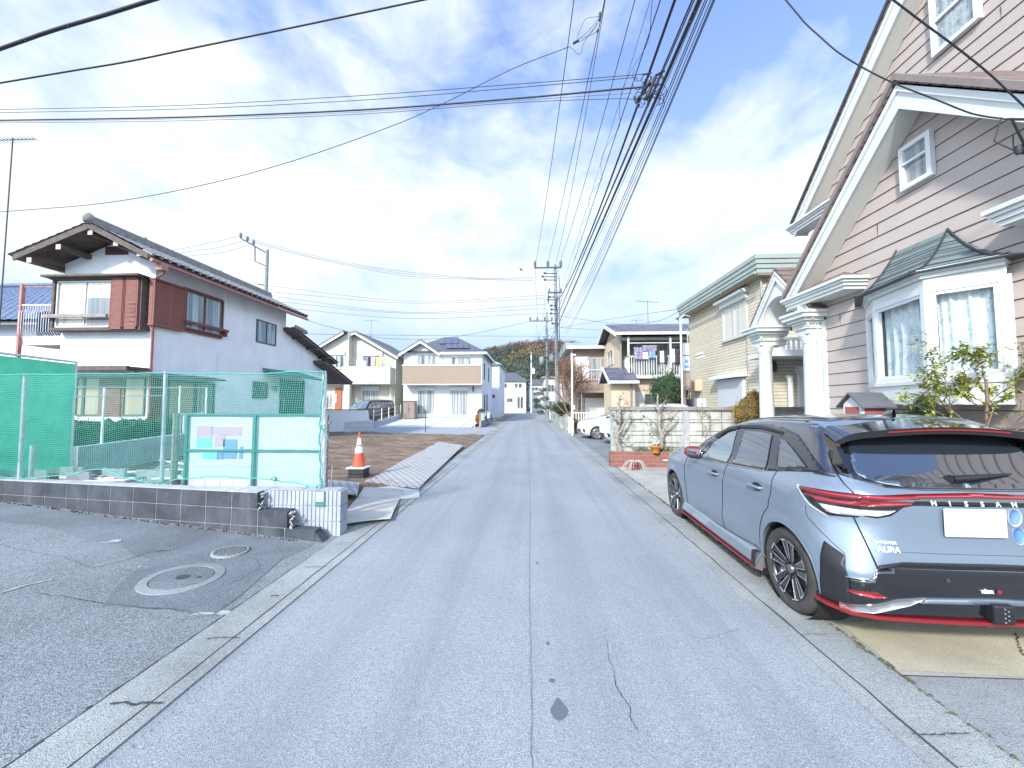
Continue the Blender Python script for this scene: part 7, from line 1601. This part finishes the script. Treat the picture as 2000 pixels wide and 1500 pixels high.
def hside(x, y, z):
    ax = abs(x); k = sst((ax-.55)/.25)
    # haunches over the wheels, waist between them, door hollow
    dx = .012*math.exp(-((y-.62)/.45)**2)*sst((z-.3)/.3)*sst((1.05-z)/.2)+.010*math.exp(-((y-3.14)/.5)**2)*sst((z-.3)/.3)*sst((1.0-z)/.2)
    dx -= .022*math.exp(-((z-.42)/.13)**2)*math.exp(-((y-1.9)/.75)**4)
    for wy_ in (.60, 3.14):
        d = math.hypot(y-wy_, z-.31); dx += .014*math.exp(-((d-.37)/.035)**2)*(d > .3)
    dx += .008*math.exp(-((z-.80)/.035)**2)*sst((y-.2)/.5)*sst((3.6-y)/.5)*(1)
    if z > 1.0: dx -= (z-1.0)*.10*max(0, y-1.2)**2*.25
    return x+math.copysign(dx*k, x) if ax > .01 else x
zs = [.238+.0175*i for i in range(int((1.45-.238)/.0175))]+[1.445, 1.455, 1.465, 1.475, 1.485, 1.492, 1.498, 1.503, 1.508, 1.511, 1.514, 1.516, 1.517]
CAR = thing('parked_car', (2.865, 2.57, 0), 'grey-blue hatchback with black roof and red mirrors parked at right beside the road', 'car')
body = carbody(TH, hside, zs).build('body', 'paint_blue', CAR, local=True)
cut = []
for y in (.60, 3.14):
    for s_ in (1, -1): cut.append(xcyl(s_*.60, s_*1.1, y, .315, .345))
boolcut(body, cut); sk = Skin(body)
for y in (.60, 3.14):
    for s_ in (1, -1):
        g = MB(); n = 40; vs = []
        for k in range(n):
            a = 2*math.pi*k/n; vs += [(s_*.845, y+.343*math.cos(a), .315+.343*math.sin(a)), (s_*.605, y+.343*math.cos(a), .315+.343*math.sin(a))]
        g.add(vs, [(2*k, 2*k+1, (2*k+3) % (2*n), (2*k+2) % (2*n)) for k in range(n)]); g.add(vs[1::2], [tuple(range(n))]); g.build('wheel_well', 'liner', CAR, local=True)
for y in (.60, 3.14):
    for s_ in (1, -1): wheel(CAR, s_*.862, y, .31, s_)
#STOP
def mir(p): return [(-a, b) for a, b in reversed(p)]
def sym(p): return p+[(-a, b) for a, b in reversed(p) if abs(a) > 1e-6]
for s_ in (-1, 1):
    lb = None
    sur = [(2.50, .955), (2.66, 1.0), (2.42, 1.15), (2.15, 1.285), (1.92, 1.37), (1.65, 1.405), (1.3, 1.42), (1.0, 1.405), (.72, 1.35), (.55, 1.26), (.40, 1.165), (.30, 1.10), (.40, 1.095), (.62, 1.065), (.80, 1.035), (1.0, 1.005), (1.5, .97), (2.2, .945)]
    sk.patch('cant_rail', [(2.60, 1.03), (2.42, 1.17), (2.15, 1.31), (1.95, 1.395), (1.75, 1.44), (1.5, 1.468), (1.1, 1.475), (.8, 1.468), (.60, 1.445), (.46, 1.40), (.37, 1.30), (.30, 1.20), (.245, 1.12), (.27, 1.085), (.40, 1.085), (.80, 1.3), (1.3, 1.37), (1.9, 1.32), (2.3, 1.14)], 'S', 'paint_black', CAR, .0012, .01, .03, s_)
    sk.patch('window_surround', sur, 'S', 'gloss_black', CAR, .002, .01, .03, sgn=s_)
    sk.patch('door_glass', [(2.20, .962), (2.10, 1.12), (1.97, 1.215), (1.82, 1.285), (1.68, 1.322), (1.60, .99)], 'S', 'car_glass_clear', CAR, .010, .004, .022, sgn=s_)
    sk.patch('door_glass', [(2.36, .962), (2.22, .962), (2.13, 1.10), (2.25, 1.06)], 'S', 'car_glass', CAR, .010, .004, .022, sgn=s_)
    sk.patch('door_glass', [(1.49, .992), (1.53, 1.325), (1.28, 1.338), (1.05, 1.318), (.955, 1.025)], 'S', 'car_glass', CAR, .010, .004, .022, sgn=s_)
    sk.patch('quarter_glass', [(.80, 1.058), (.92, 1.30), (.83, 1.285), (.70, 1.23), (.56, 1.16), (.48, 1.118)], 'S', 'car_glass', CAR, .010, .004, .022, sgn=s_)
    sk.patch('window_visor', [(2.02, 1.20), (2.12, 1.22), (1.92, 1.335), (1.66, 1.375), (1.28, 1.392), (.92, 1.36), (.92, 1.335), (1.28, 1.362), (1.64, 1.345), (1.88, 1.29)], 'S', 'satin_black', CAR, .012, .008, sgn=s_)
    g = MB(); sk.line([(2.35, .948), (1.55, .975), (1.0, 1.005), (.96, 1.012)], 'S', .0045, g, s_, .006); g.build('belt_moulding', 'chrome', CAR, local=True)
    g = MB()
    for pts in ([(1.56, .97), (1.60, .9), (1.645, .67), (1.64, .35), (1.60, .26)], [(.80, 1.035), (.78, .96), (.765, .87), (.80, .75), (.86, .68), (.92, .6), (.955, .5), (.97, .36)], [(2.62, .93), (2.72, .70), (2.70, .45), (2.66, .28)], [(.83, 1.04), (.94, 1.345)], [(.97, .33), (1.8, .29), (2.66, .29)]):
        sk.line(smooth2(pts), 'S', .0032, g, s_, .0012, 3)
    sk.line(smooth2([(.12, .61), (.30, .74), (.36, .79), (.38, .86)]), 'S', .002, g, s_, .0006, 3)
    g.build('panel_gap', 'liner', CAR, local=True)
    for hy, hz_ in ((1.84, .838), (1.0, .868)):
        c = [(hy+.085*math.cos(a)-.015, hz_+.036*math.sin(a)) for a in [6.283*k/16 for k in range(16)]]
        d_ = sk.patch('handle_recess', c, 'S', 'satin_black', CAR, .0015, .006, .03, s_)
        h = sk.hit(hy, hz_, 'S', s_)[0]; sx_ = s_
        MB().tube(cr([(h.x-sx_*.004, hy+.10, hz_-.004), (h.x+sx_*.026, hy+.085, hz_), (h.x+sx_*.034, hy, hz_+.004), (h.x+sx_*.026, hy-.085, hz_+.002), (h.x-sx_*.002, hy-.10, hz_)], 5), .013, 10).build('door_handle', 'paint_blue', CAR, local=True)
    # wheel-arch lips
    for wy_ in (.60, 3.14):
        g = MB(); n = 30; o = []
        for k in range(n+1):
            a = math.pi*(-.06+1.12*k/n); y, z = wy_+.349*math.cos(a), .315+.349*math.sin(a)
            if z < .18: continue
            h = sk.hit(y, z, 'S', s_)
            if h and abs(h[0].x) > .7: o.append(h[0]-Vector((s_*.003, 0, 0)))
        g.tube(o, .008, 6).build('arch_lip', 'paint_blue', CAR, local=True)
    g = MB(); X = s_
    sec = [(X*.78, .165), (X*.885, .175), (X*.895, .20), (X*.868, .265), (X*.835, .30), (X*.80, .28)]
    ya, yb2 = .97, 2.78; v = []
    for k in range(13):
        y = ya+(yb2-ya)*k/12; e = 1-.25*max(0, abs(k-6)/6-.7)*0
        bul = .0 if k else 0; lift = .0
        v += [(x+(X*.012*(1-k/12)), y, z+.012*k/12) for x, z in sec]
    n = len(sec); g.add(v, [(i*n+k, i*n+(k+1) % n, (i+1)*n+(k+1) % n, (i+1)*n+k) for i in range(12) for k in range(n)]+[tuple(range(n)), tuple(range(12*n, 13*n))]); g.build('side_skirt', 'paint_blue', CAR, local=True, bevel=.004)
    g = MB()
    for k in range(12):
        y0, y1 = ya+(yb2-ya)*k/12, ya+(yb2-ya)*(k+1)/12; o0, o1 = .012*(1-k/12), .012*(1-(k+1)/12)
        g.hexa([(X*(.80), y0, .150), (X*(.905+o0), y0, .156), (X*(.905+o1), y1, .156), (X*.80, y1, .150), (X*.80, y0, .164), (X*(.905+o0), y0, .172), (X*(.905+o1), y1, .172), (X*.80, y1, .164)])
    g.build('skirt_stripe', 'lip_red', CAR, local=True)
    MB().prism([(X*.87, .93, .15), (X*.915, .965, .16), (X*.89, .99, .29), (X*.83, .97, .30)], (0, .07, 0)).build('skirt_fin', 'satin_black', CAR, local=True)
    # mirror
    m0 = Vector((X*.86, 2.26, 1.0)); t = thing('x', (0, 0, 0), 'x', 'x'); bpy.data.objects.remove(t)
    mv = []
    def mir_shell(u, v): a = 2*math.pi*u; b = math.pi*v; return (m0.x+X*(.06+.105*math.copysign(abs(math.sin(b)*math.cos(a))**.8, math.cos(a))), m0.y+.02+.055*math.cos(b), m0.z+.02+.068*math.copysign(abs(math.sin(b)*math.sin(a))**.8, math.sin(a)))
    mm = MB().grid(mir_shell, 24, 14).build('mirror', 'lip_red', CAR, local=True)
    MB().prism([(m0.x-X*.04, m0.y-.022, m0.z-.02), (m0.x+X*.15, m0.y-.022, m0.z-.02), (m0.x+X*.15, m0.y-.022, m0.z+.06), (m0.x-X*.02, m0.y-.022, m0.z+.06)], (0, -.012, 0)).build('mirror_glass', 'car_glass', mm, local=True)
    MB().prism([(m0.x-X*.07, m0.y-.03, m0.z-.07), (m0.x+X*.10, m0.y-.03, m0.z-.055), (m0.x+X*.14, m0.y-.03, m0.z-.02), (m0.x-X*.03, m0.y-.03, m0.z-.02)], (0, .08, 0)).build('mirror_arm', 'satin_black', mm, local=True, bevel=.012)
    # lamps
    sk.patch('tail_lamp', [(.47, .985), (.30, .992), (.115, 1.0), (.09, .95), (.10, .88), (.13, .845), (.24, .825), (.34, .875), (.45, .948)], 'S', 'gloss_black', CAR, .003, .01, .025, s_)
    sk.patch('tail_lamp_red', [(.455, .978), (.30, .984), (.112, .993), (.108, .966), (.25, .955), (.42, .962)], 'S', 'tail_red', CAR, .007, .006, .025, s_)
    sk.patch('tail_lamp_red', [(.39, .946), (.22, .940), (.107, .953), (.105, .925), (.20, .914), (.31, .914)], 'S', 'tail_red', CAR, .007, .006, .025, s_)
    sk.patch('tail_lamp_clear', [(.30, .897), (.108, .898), (.112, .858), (.20, .848), (.25, .850)], 'S', 'tail_clear', CAR, .007, .006, .025, s_)
    sk.patch('corner_trim', [(.46, .992), (.475, .992), (.475, .98), (.35, .868), (.24, .816), (.235, .822), (.345, .878), (.455, .975)], 'S', 'tail_clear', CAR, .006, .006, .03, s_)
    # black upright blade on the bumper corner
    sk.patch('bumper_blade', [(.225, .655), (.115, .60), (.075, .47), (.075, .30), (.075, .25), (.26, .25), (.235, .29), (.225, .30)], 'S', 'satin_black', CAR, .009, .02, .03, s_)
# rear patches (x, z)
sk.patch('rear_surround', sym([(0, 1.44), (.50, 1.43), (.60, 1.36), (.69, 1.17), (.70, 1.11), (.64, 1.085), (.5, 1.045), (.3, 1.035), (0, 1.035)]), 'B', 'gloss_black', CAR, .002, .01)
sk.patch('rear_glass', sym([(0, 1.40), (.50, 1.39), (.56, 1.30), (.62, 1.15), (.60, 1.10), (.50, 1.062), (.40, 1.05), (.2, 1.048), (0, 1.05)]), 'B', 'car_glass', CAR, .006, .006)
sk.patch('light_bar', sym([(0, 1.027), (.35, 1.016), (.66, .998), (.675, .95), (.67, .86), (.60, .855), (.53, .878), (.46, .935), (.40, .948), (0, .950)]), 'B', 'gloss_black', CAR, .003, .01)
sk.patch('light_bar_red', sym([(0, 1.022), (.35, 1.010), (.66, .992), (.668, .962), (.35, .992), (0, 1.000)]), 'B', 'tail_red', CAR, .008, .008, .03)
for q in (1, -1):
    P_ = lambda p: p if q > 0 else mir(p)
    sk.patch('light_bar_red', P_([(.665, .955), (.44, .972), (.41, .955), (.50, .945), (.665, .925)]), 'B', 'tail_red', CAR, .008, .008, .03)
    sk.patch('reverse_lamp', P_([(.665, .90), (.505, .915), (.545, .888), (.60, .868), (.665, .868)]), 'B', 'tail_clear', CAR, .008, .008, .03)
sk.patch('bumper_panel', sym([(0, .575), (.55, .565), (.655, .55), (.70, .49), (.80, .47), (.82, .27), (0, .27)]), 'B', 'gloss_black', CAR, .005, .02)
sk.patch('bumper_step', sym([(0, .605), (.5, .60), (.64, .575), (.66, .555), (.55, .568), (0, .578)]), 'B', 'satin_black', CAR, .012, .02)
for q in (1, -1):
    P_ = lambda p: p if q > 0 else mir(p)
    sk.patch('bumper_chrome', P_([(.71, .492), (.80, .480), (.80, .474), (.71, .485)]), 'B', 'silver', CAR, .014, .01, .05)
    sk.patch('reflector', P_([(.80, .385), (.79, .40), (.68, .415), (.62, .385), (.70, .375)]), 'B', 'tail_red', CAR, .010, .008, .05)
    sk.patch('diffuser_wing', P_([(.815, .295), (.57, .375), (.40, .395), (.50, .345), (.60, .315), (.80, .262)]), 'B', 'silver', CAR, .016, .02, .05)
sk.patch('diffuser_edge', sym([(0, .405), (.40, .392), (.44, .365), (0, .375)]), 'B', 'paint_blue', CAR, .02, .02, .05)
g = MB()
for q in (1, -1):
    g.tube(cr([sk.hit(q*a, b, 'B')[0]+Vector((0, -.006, 0)) for a, b in ((.655, .555), (.665, .62), (.675, .70), (.69, .80), (.70, .85))], 5), .004, 5)
    g.tube(cr([sk.hit(q*a, b, 'B')[0]+Vector((0, -.002, 0)) for a, b in ((.685, 1.0), (.70, 1.06), (.695, 1.15), (.67, 1.25))], 5), .004, 5)
sk.line([(-.655, .556), (.655, .556)], 'B', .004, g, -1, .0, 20); sk.line([(-.66, .66), (-.3, .655), (0, .655), (.3, .655), (.66, .66)], 'B', .0015, g, -1, -.0005, 8)
g.build('tailgate_gap', 'liner', CAR, local=True)
# red lip round the bumper foot
path = [(-.872, .275), (-.858, .18), (-.80, .07), (-.66, .015), (-.35, -.005), (0, -.01)]; path += [(-a, b) for a, b in path[-2::-1]]
g = MB(); v = []
for x, y in path: k = .94; v += [(x*1.01, y-.006, .245), (x*1.01, y-.006, .266), (x*k, y*.9+.05, .27), (x*k, y*.9+.05, .245)]
n = len(path); g.add(v, [(i*4+a, i*4+(a+1) % 4, (i+1)*4+(a+1) % 4, (i+1)*4+a) for i in range(n-1) for a in range(4)]+[(0, 1, 2, 3), tuple(range(4*n-1, 4*n-5, -1))]); g.build('bumper_lip', 'lip_red', CAR, local=True)
g = MB()
for z0, z1, o in ((.267, .285, .02), (.238, .2445, .04)):
    v = []
    for x, y in path: v += [(x*(1.0-o), y+.02, z0), (x*(1.0-o), y+.02, z1), (x*.9, y*.85+.08, z1), (x*.9, y*.85+.08, z0)]
    g.add(v, [(i*4+a, i*4+(a+1) % 4, (i+1)*4+(a+1) % 4, (i+1)*4+a) for i in range(n-1) for a in range(4)])
g.build('under_panel', 'satin_black', CAR, local=True)
MB().box(-.06, .06, -.05, .05, .27, .385).build('tow_mount', 'satin_black', CAR, local=True, bevel=.012); g = MB()
for k in range(7): g.box(-.012+(k % 2)*.02, -.004+(k % 2)*.02, -.054, -.0502, .285+k*.013, .292+k*.013)
g.build('tow_mount_holes', 'silver', CAR, local=True)
for x, z in ((-.745, .45), (-.27, .508), (.27, .508), (.745, .45)):
    h = sk.hit(x, z, 'B'); g = MB(); g.tube([h[0]+Vector((0, -.004, 0)), h[0]+Vector((0, -.011, 0))], .011, 14).build('parking_sensor', 'metal_dark', CAR, local=True)
# roof, spoiler, windscreen, bonnet, front
roofp = sym([(0, 1.98), (.38, 1.95), (.50, 1.85), (.565, 1.5), (.58, 1.1), (.575, .8), (.53, .56), (.40, .50), (0, .49)])
sk.patch('roof_panel', roofp, 'T', 'paint_black', CAR, .003, .01, .04)
g = MB(); 
for q in (1, -1): sk.line([(q*.50, 1.8), (q*.535, 1.4), (q*.54, 1.0), (q*.50, .6)], 'T', .004, g, -1, .003, 8)
g.build('roof_gap', 'liner', CAR, local=True)
top = [(-.60, .58, 1.418), (-.50, .56, 1.458), (0, .56, 1.500), (.50, .56, 1.458), (.60, .58, 1.418)]; rear = [(-.655, .335, 1.33), (-.54, .24, 1.405), (0, .20, 1.445), (.54, .24, 1.405), (.655, .335, 1.33)]
def sp(i, t, dz=0): a, b = Vector(top[i]), Vector(rear[i]); return a.lerp(b, t)+Vector((0, 0, .012*math.sin(t*3.14)+dz))
T_ = cr(top, 6); R__ = cr(rear, 6); nT = len(T_)
g = MB(); g.add(T_+R__, [(i, i+1, nT+i+1, nT+i) for i in range(nT-1)], True).build('spoiler', 'paint_black', CAR, local=True)
lo = [r+Vector((0, .015, -.048)) for r in R__]; up = [t+Vector((0, 0, -.05)) for t in T_]; g = MB(); g.add([r+Vector((0, 0, -.001)) for r in R__]+lo+up, [(i, i+1, nT+i+1, nT+i) for i in range(nT-1)]+[(nT+i, nT+i+1, 2*nT+i+1, 2*nT+i) for i in range(nT-1)]).build('spoiler_underside', 'satin_black', CAR, local=True)
lo2 = [r+Vector((0, -.003, -.006)) for r in R__]; g = MB(); m0 = nT//2; g.add([lo2[i]+Vector((0, 0, -.006)) for i in range(m0-4, m0+5)]+[lo2[i]+Vector((0, .002, -.017)) for i in range(m0-4, m0+5)], [(i, i+1, 10+i, 9+i) for i in range(8)]).build('brake_light', 'tail_red', CAR, local=True)
for q in (1, -1):
    a, b, c, d = Vector((q*.615, .56, 1.40)), Vector((q*.662, .33, 1.325)), Vector((q*.692, .205, 1.16)), Vector((q*.69, .32, 1.17))
    MB().prism([a, b, c, d], (q*-.035, 0, .0)).build('spoiler_side', 'gloss_black', CAR, local=True)
g = MB(); g.grid(lambda u, v: (-.04*(1-.2*u)+.08*(1-.2*u)*v if False else (-.032*(1-u*.5))*math.cos(3.1416*v), .62+.15*(1-u)+.0, 1.505+(.062*(1-u)**.6 if False else .06*math.sin(min(1, (1-u)*1.2)*1.57)*.0+.058*u)*math.sin(3.1416*v)), 10, 8).build('aerial_fin', 'paint_black', CAR, local=True)
# wiper
a = sk.hit(-.06, 1.105, 'B')[0]; b = sk.hit(.34, 1.135, 'B')[0]
g = MB().tube([a+Vector((0, -.03, 0)), a+Vector((.12, -.035, .012)), b+Vector((0, -.022, 0))], [.022, .018, .006], 8).tube([a+Vector((.0, -.015, 0)), a+Vector((-.03, -.03, -.005))], .026, 8); g.build('rear_wiper', 'satin_black', CAR, local=True)
# number plate, lettering
zc = .845; MB().box(-.245, .115, .018, .03, .765, .94).build('number_plate', 'plate_white', CAR, local=True, bevel=.006)
def rearmap(cx, cz, off=.010): 
    def f(co):
        h = sk.hit(cx+co.x, cz+co.y, 'B'); y = h[0].y if h else .05
        return Vector((cx+co.x, y-off-co.z, cz+co.y))
    return f
for ch, x in zip('NISSAN', (-.282, -.188, -.094, 0, .094, .188)): text3d(ch, .042, 'badge_letter', 'badge', CAR, rearmap(x, .953, .007), bold=.001)
text3d('AURA', .048, 'badge_lettering', 'badge', CAR, rearmap(-.57, .655, .004), bold=.0012, shear=.1); text3d('e-POWER', .026, 'badge_lettering', 'badge', CAR, rearmap(-.575, .703, .004), bold=.0004)
text3d('nism', .036, 'badge_lettering', 'badge', CAR, rearmap(-.055, .44, .010), bold=.002); text3d('o', .038, 'badge_lettering', 'tail_red', CAR, rearmap(.012, .44, .010), bold=.004)
# oval crest badges at the right
for cx, cz, a, b, m_ in ((.185, .89, .045, .06, 'tail_clear'), (.185, .89, .034, .048, 'sign_blue'), (.20, .775, .04, .055, 'tail_clear'), (.20, .775, .033, .048, 'blue')):
    o = .004 if m_ == 'tail_clear' else .006
    sk.patch('round_sticker', [(cx+a*math.cos(6.283*k/20), cz+b*math.sin(6.283*k/20)) for k in range(20)], 'B', m_, CAR, o, .003, .05)
# front, for other views
sk.patch('windscreen', sym([(0, 1.42), (.42, 1.40), (.50, 1.30), (.60, 1.10), (.58, 1.05), (0, 1.045)]), 'F', 'car_glass_clear', CAR, .004, .008)
sk.patch('grille', sym([(0, .74), (.42, .76), (.36, .42), (.30, .30), (0, .28)]), 'F', 'gloss_black', CAR, .004, .02)
for q in (1, -1):
    P_ = lambda p: p if q > 0 else mir(p)
    sk.patch('headlight', P_([(.46, .80), (.66, .82), (.76, .83), (.72, .76), (.50, .73)]), 'F', 'tail_clear', CAR, .004, .01)
CAR.rotation_euler = (0, 0, -R(1.57))
# ================================================================ other vehicles
def simplecar(label, T, paint, wheels, wx, sur, glasses, loc, rz, wr=.29, ws='light', headz=(.62, .78), flat=.0, front=True, bow=.05, name='parked_car', cat='car'):
    t = thing(name, loc, label, cat)
    zs2 = [T[0][0]+(T[-1][0]-T[0][0])*i/46 for i in range(47)]
    b = carbody(T, lambda x, y, z: x, zs2, bow).build('body', paint, t, local=True)
    boolcut(b, [xcyl(s_*(wx-.26), s_*(wx+.3), y, wr+.005, wr+.035, 32) for y in wheels for s_ in (1, -1)]); s2 = Skin(b)
    for s_ in (1, -1):
        s2.patch('window_surround', sur, 'S', 'gloss_black', t, .003, .01, .08, s_)
        for gl in glasses: s2.patch('door_glass', gl, 'S', 'car_glass_clear', t, .007, .005, .08, s_)
        for y in wheels: wheel(t, s_*wx, y, wr, s_, wr, .18, wr*.7, ws)
    yf = max(r[2] for r in T); zt = T[-1][0]
    t.rotation_euler = (0, 0, rz); return t, s2
HT = [(.18, .10, 3.80, .76, .3, .4, .6, .5), (.30, .02, 3.92, .83, .35, .5, .6, .45), (.55, .0, 3.94, .845, .4, .55, .6, .42), (.72, .02, 3.90, .845, .4, .6, .6, .4), (.85, .06, 3.72, .835, .35, .8, .6, .36), (.93, .10, 3.40, .81, .3, .9, .62, .34), (.99, .14, 3.05, .77, .28, .7, .66, .4),
      (1.10, .22, 2.75, .73, .25, .5, .7, .45), (1.25, .33, 2.40, .67, .22, .45, .72, .5), (1.38, .42, 2.05, .61, .2, .4, .74, .55), (1.45, .52, 1.75, .53, .22, .4, .74, .6), (1.485, .65, 1.40, .40, .25, .3, .7, .6), (1.50, .9, 1.1, .18, .1, .1, .7, .6)]
SU = [(2.75, .96), (2.55, 1.13), (2.2, 1.29), (1.85, 1.36), (1.2, 1.385), (.75, 1.31), (.55, 1.12), (.7, 1.02), (1.5, .97)]
GS = [[(2.45, .985), (2.38, 1.1), (2.1, 1.245), (1.75, 1.33), (1.66, .99)], [(1.56, 1.0), (1.62, 1.335), (1.2, 1.345), (.95, 1.29), (.78, 1.06)]]
def fronts(t, s2, w_=.8, z0=.60, z1=.78, paint='paint_white', wsp=None):
    s2.patch('windscreen', wsp or sym([(0, 1.36), (.42, 1.34), (.56, 1.06), (0, 1.02)]), 'F', 'car_glass_clear', t, .005, .01, .08)
    s2.patch('lower_grille', sym([(0, .46), (.35, .46), (.45, .26), (0, .26)]), 'F', 'gloss_black', t, .005, .02, .08)
    for q in (1, -1):
        P_ = lambda p: p if q > 0 else mir(p)
        s2.patch('headlight', P_([(.44, z0+.1), (.70, z1-.02), (w_-.02, z1), (w_-.04, z0+.06), (.5, z0+.02)]), 'F', 'tail_clear', t, .005, .01, .06); s2.patch('fog_trim', P_([(.60, .50), (.72, .44), (.70, .30), (.64, .32)]), 'F', 'gloss_black', t, .006, .01, .06)
# white hatchback, nose to the road
t, s2 = simplecar('white hatchback with silver wheels, farther of the two cars nosing to the road', HT, 'paint_white', (.62, 3.14), .845, SU, GS, (6.2, 18.6, 0), R(90), ws='light'); fronts(t, s2)
HT2 = [(r[0]*1.1, r[1], r[2]*.98, r[3], *r[4:]) for r in HT]; HT2 = [(a, b, c+(.25 if 1.02 < a < 1.5 else .1 if a > 1.5 else 0), d, *e) for a, b, c, d, *e in HT2]
t, s2 = simplecar('white compact car mostly hidden behind the concrete panel fence', HT2, 'paint_white', (.6, 3.1), .845, [(a, b*1.1) for a, b in SU], [[(a, b*1.1) for a, b in g_] for g_ in GS], (6.72, 16.0, 0), R(90), ws='dark'); fronts(t, s2, z0=.70, z1=.9, wsp=sym([(0, 1.5), (.42, 1.48), (.56, 1.18), (0, 1.12)]))
VT = [(.2, .05, 4.55, .80, .2, .4, .7, .55), (.35, .0, 4.66, .86, .25, .45, .7, .5), (.7, .0, 4.66, .865, .25, .5, .72, .48), (.9, .02, 4.55, .865, .22, .6, .74, .46), (1.0, .03, 4.3, .86, .2, .7, .76, .45), (1.1, .05, 4.02, .85, .18, .45, .78, .55), (1.35, .08, 3.70, .82, .18, .35, .8, .62), (1.6, .12, 3.38, .77, .18, .3, .8, .66),
      (1.74, .18, 3.15, .71, .2, .3, .8, .68), (1.80, .3, 2.9, .6, .25, .3, .78, .68), (1.83, .6, 2.5, .4, .3, .3, .75, .65), (1.84, 1.2, 1.8, .15, .1, .1, .7, .6)]
VS = [(3.95, 1.08), (3.6, 1.35), (3.3, 1.56), (3.05, 1.66), (.5, 1.66), (.25, 1.5), (.2, 1.1)]
t, s2 = simplecar('dark brown minivan parked by the cream house', VT, 'paint_brown', (.75, 3.7), .865, VS, [[(3.6, 1.12), (3.3, 1.45), (3.0, 1.6), (2.75, 1.6), (2.7, 1.12)], [(2.6, 1.12), (2.65, 1.6), (1.6, 1.6), (1.6, 1.12)], [(1.5, 1.12), (1.5, 1.6), (.6, 1.6), (.4, 1.15)]], (-12.45, 33.2, .18), R(164), wr=.32, ws='light', name='parked_van', cat='van')
fronts(t, s2, .85, .80, .98, 'paint_brown', sym([(0, 1.66), (.6, 1.64), (.74, 1.12), (0, 1.08)]))
